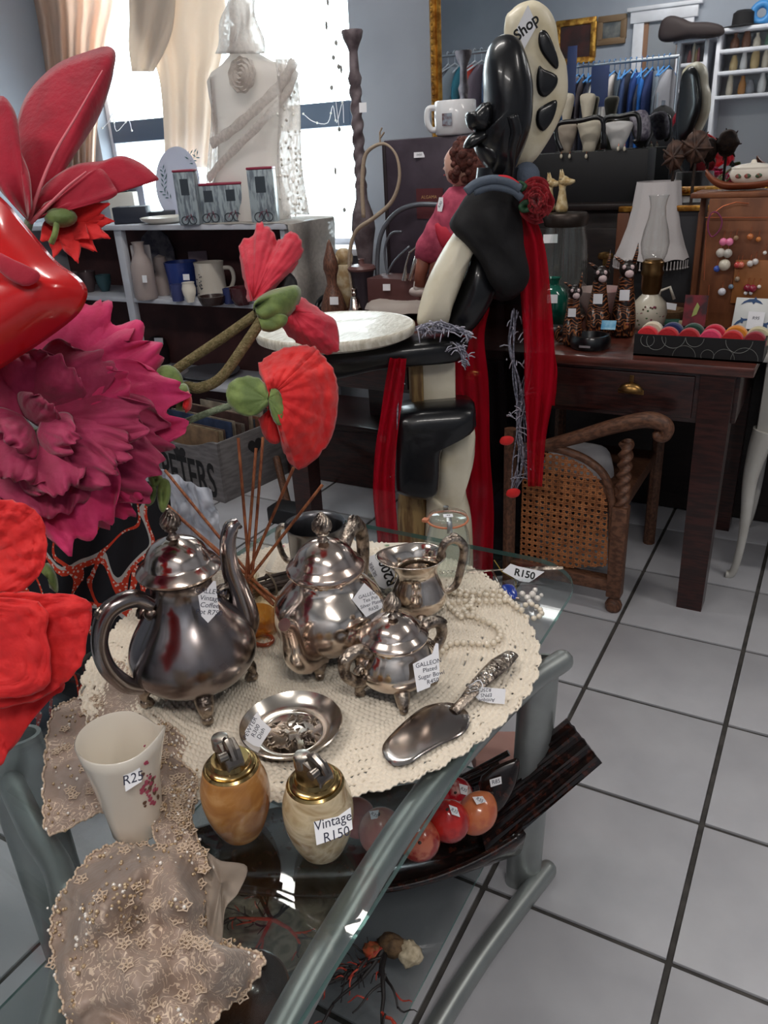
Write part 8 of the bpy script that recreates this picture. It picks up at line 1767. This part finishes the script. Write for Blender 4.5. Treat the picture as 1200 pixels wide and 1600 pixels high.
# door and white frame on the near wall
NW = Y0
def nb(x0, x1, y0, y1, d0=.0, d1=.03):                                 # box on the near wall from its mirror outline
    p, q = gm(x0, y0, NW + d1), gm(x1, y1, NW + d1); z0, z1 = min(p.z, q.z), max(p.z, q.z); return V(((p.x + q.x) / 2, NW + (d0 + d1) / 2, (z0 + z1) / 2)), (abs(q.x - p.x), d1 - d0, z1 - z0)
dx0, dx1 = gm(990, 60, NW).x, gm(1082, 60, NW).x; dz = gm(1030, 32, NW).z
d_ = bpy.data.objects.new('door_1', None); COL.objects.link(d_); d_.location = ((dx0 + dx1) / 2, NW, 0); d_['kind'] = 'structure'; d_['label'] = 'white framed doorway with brown reveal seen in the mirror'
for x in (dx0 + .04, dx1 - .04): mb = MB(); mb.box((x, NW + .02, dz / 2), (.085, .04, dz), bev=.004); mb.build('door_jamb', WHITEP, d_)
mb = MB(); mb.box(((dx0 + dx1) / 2, NW + .025, dz + .04), (dx1 - dx0 + .06, .05, .09), bev=.006); mb.build('door_head', WHITEP, d_)
mb = MB(); mb.box(((dx0 + dx1) / 2, NW + .03, dz + .095), (dx1 - dx0 + .12, .07, .03), bev=.006); mb.build('cornice', WHITEP, d_)
mb = MB(); mb.box(((dx0 + dx1) / 2, NW + .008, dz / 2), (dx1 - dx0 - .16, .016, dz)); mb.build('door_leaf', mk('door_grey', S(136, 140, 146), .5), d_, smooth=0)
for x in (dx0 + .1, dx1 - .1): mb = MB(); mb.box((x, NW + .014, dz / 2), (.04, .026, dz - .01)); mb.build('reveal', mk('reveal_brown', S(140, 104, 80), .6), d_, smooth=0)
# pictures
for i, (x0, x1, y0, y1, fm) in enumerate(((868, 928, 34, 96, GOLDF), (934, 976, 27, 66, mk('frame_tan', S(120, 96, 70), .5)))):
    c_, s_ = nb(x0, x1, y0, y1, .0, .02); t = thing('wall_picture', ['large dark painting in a gilt frame reflected above the rail', 'small dark picture in a tan frame beside the gilt painting'][i], 'picture', c_ - V((0, 0, s_[2] / 2)), 'pictures in the mirror')
    mb = MB(); mb.box(c_, (s_[0] - .06, .012, s_[2] - .06)); mb.build('canvas', mk('canvas_%d' % i, S(44, 26, 26) if i == 0 else S(70, 76, 80), .5, col2=S(74, 36, 32) if i == 0 else S(120, 120, 116), nscale=9), t, smooth=0)
    for q, sz in ((V((0, 0, s_[2] / 2 - .02)), (s_[0], .035, .05)), (V((0, 0, -s_[2] / 2 + .02)), (s_[0], .035, .05)), (V((s_[0] / 2 - .02, 0, 0)), (.05, .035, s_[2] - .06)), (V((-s_[0] / 2 + .02, 0, 0)), (.05, .035, s_[2] - .06))): mb = MB(); mb.box(c_ + q, sz, bev=.006); mb.build('frame_rail', fm, t)
# white wall unit with shelves and small wares
def wares(t0, zs, x0, x1, Y, seed, labp, n=6):
    rr = random.Random(seed); words_ = ['amber', 'cream', 'brown', 'grey', 'rose', 'green', 'white', 'straw']; cs = [(170, 120, 70), (206, 196, 176), (110, 76, 60), (130, 132, 138), (180, 120, 120), (90, 120, 100), (214, 214, 212), (190, 166, 120)]
    for zi, z in enumerate(zs):
        for j in range(n):
            x = lerp(x0 + .04, x1 - .04, (j + .5) / n) + rr.gauss(0, .006); r = (x1 - x0) / n * rr.uniform(.28, .4); h = rr.uniform(.09, .2); ci = rr.randrange(8)
            mb = MB(); mb.lathe([(0, 0), (r * .7, 0), (r, h * .15), (r * rr.uniform(.8, 1), h * .55), (r * rr.uniform(.3, .7), h * .8), (r * .45, h), (r * .35, h), (0, h * .9)], 14, T(x, Y, z + .001)); o = mb.build('shelf_vase', mk('ware_m_%d' % ci, S(*cs[ci]), .35), smooth=50)
            tag(o, f'small {words_[ci]} vase, ' + ['first', 'second', 'third', 'fourth', 'fifth', 'sixth', 'seventh', 'eighth'][j] + ' on the ' + ['lowest', 'second', 'third', 'top'][zi] + ' board of the ' + labp, 'vase', 'vases on the ' + labp)
def unit(name, lab, x0, x1, ytop, boards, dpt, seed, labp, back, n):
    p, q = gm(x0, ytop, NW + dpt), gm(x1, ytop, NW + dpt); xa, xb = p.x, q.x; zt_ = p.z
    t = thing(name, lab, 'shelf', ((xa + xb) / 2, NW + dpt / 2, 0)); zs = [gm(x0, y, NW + dpt).z for y in boards]; zs = sorted(zs)
    mb = MB(); mb.box(((xa + xb) / 2, NW + .012, zt_ / 2), (xb - xa, .012, zt_)); mb.build('back_panel', back, t, smooth=0)
    for x in (xa + .015, xb - .015): mb = MB(); mb.box((x, NW + .01 + dpt / 2, zt_ / 2), (.03, dpt - .012, zt_), bev=.003); mb.build('upright', WHITEP, t)
    for z in [zt_] + zs + [.08]: mb = MB(); mb.box(((xa + xb) / 2, NW + .01 + dpt / 2, z - .012), (xb - xa + (.06 if z == zt_ else -.04), dpt - .016, .024), bev=.003); mb.build('shelf_board', WHITEP, t)
    wares(t, zs, xa + .03, xb - .03, NW + dpt * .55, seed, labp, n); return xa, xb, zt_
xa, xb, zt_ = unit('wall_unit', 'narrow white shelf unit beside the doorway in the mirror', 1058, 1108, 62, (100, 140, 182), .26, 3, 'narrow white unit', mk('unit_back_grey', S(170, 172, 176), .6), 4)
xa, xb, zt_ = unit('bookcase', 'wide white bookcase at the right of the mirror image', 1122, 1260, 45, (78, 112, 150), .3, 8, 'wide white bookcase', mk('unit_back_pale', S(190, 192, 196), .6), 6)
P = V((lerp(xa, xb, .25), NW + .17, zt_ + .002)); t = thing('black_hat', 'black felt hat on top of the wide bookcase', 'hat', P); MB().lathe([(0, .12), (.05, .118), (.075, .1), (.08, .02), (.16, .008), (.16, .0), (0, 0)], 28, T(P)).build('hat_body', CH_, t, smooth=50)
P = V((lerp(xa, xb, .45), NW + .14, zt_ + .09)); mb = MB(); mb.tube([P + V((.06 * math.cos(a), 0, .06 * math.sin(a))) for a in [j * PI / 12 for j in range(24)]], .028, 12, closed=True); o = mb.build('blue_ring', mk('ring_blue', S(60, 130, 190), .4), smooth=180); tag(o, 'bright blue ring cushion on top of the wide bookcase', 'ring')
# guitar bag lying over the narrow unit
P = gm(1078, 50, NW + .2); mb = MB(); puff(mb, [gm(x, y, NW + .32) for x, y in ((1028, 52), (1034, 32), (1048, 24), (1066, 28), (1080, 34), (1105, 34), (1128, 40), (1130, 54), (1105, 60), (1078, 60), (1058, 64), (1040, 66), (1030, 62))], (0, 1, 0), .05, 2.4, 6); o = mb.build('guitar_bag', mk('bag_dark_brown', S(44, 34, 34), .7), smooth=180); tag(o, 'dark padded guitar bag lying above the narrow white unit', 'guitar bag')
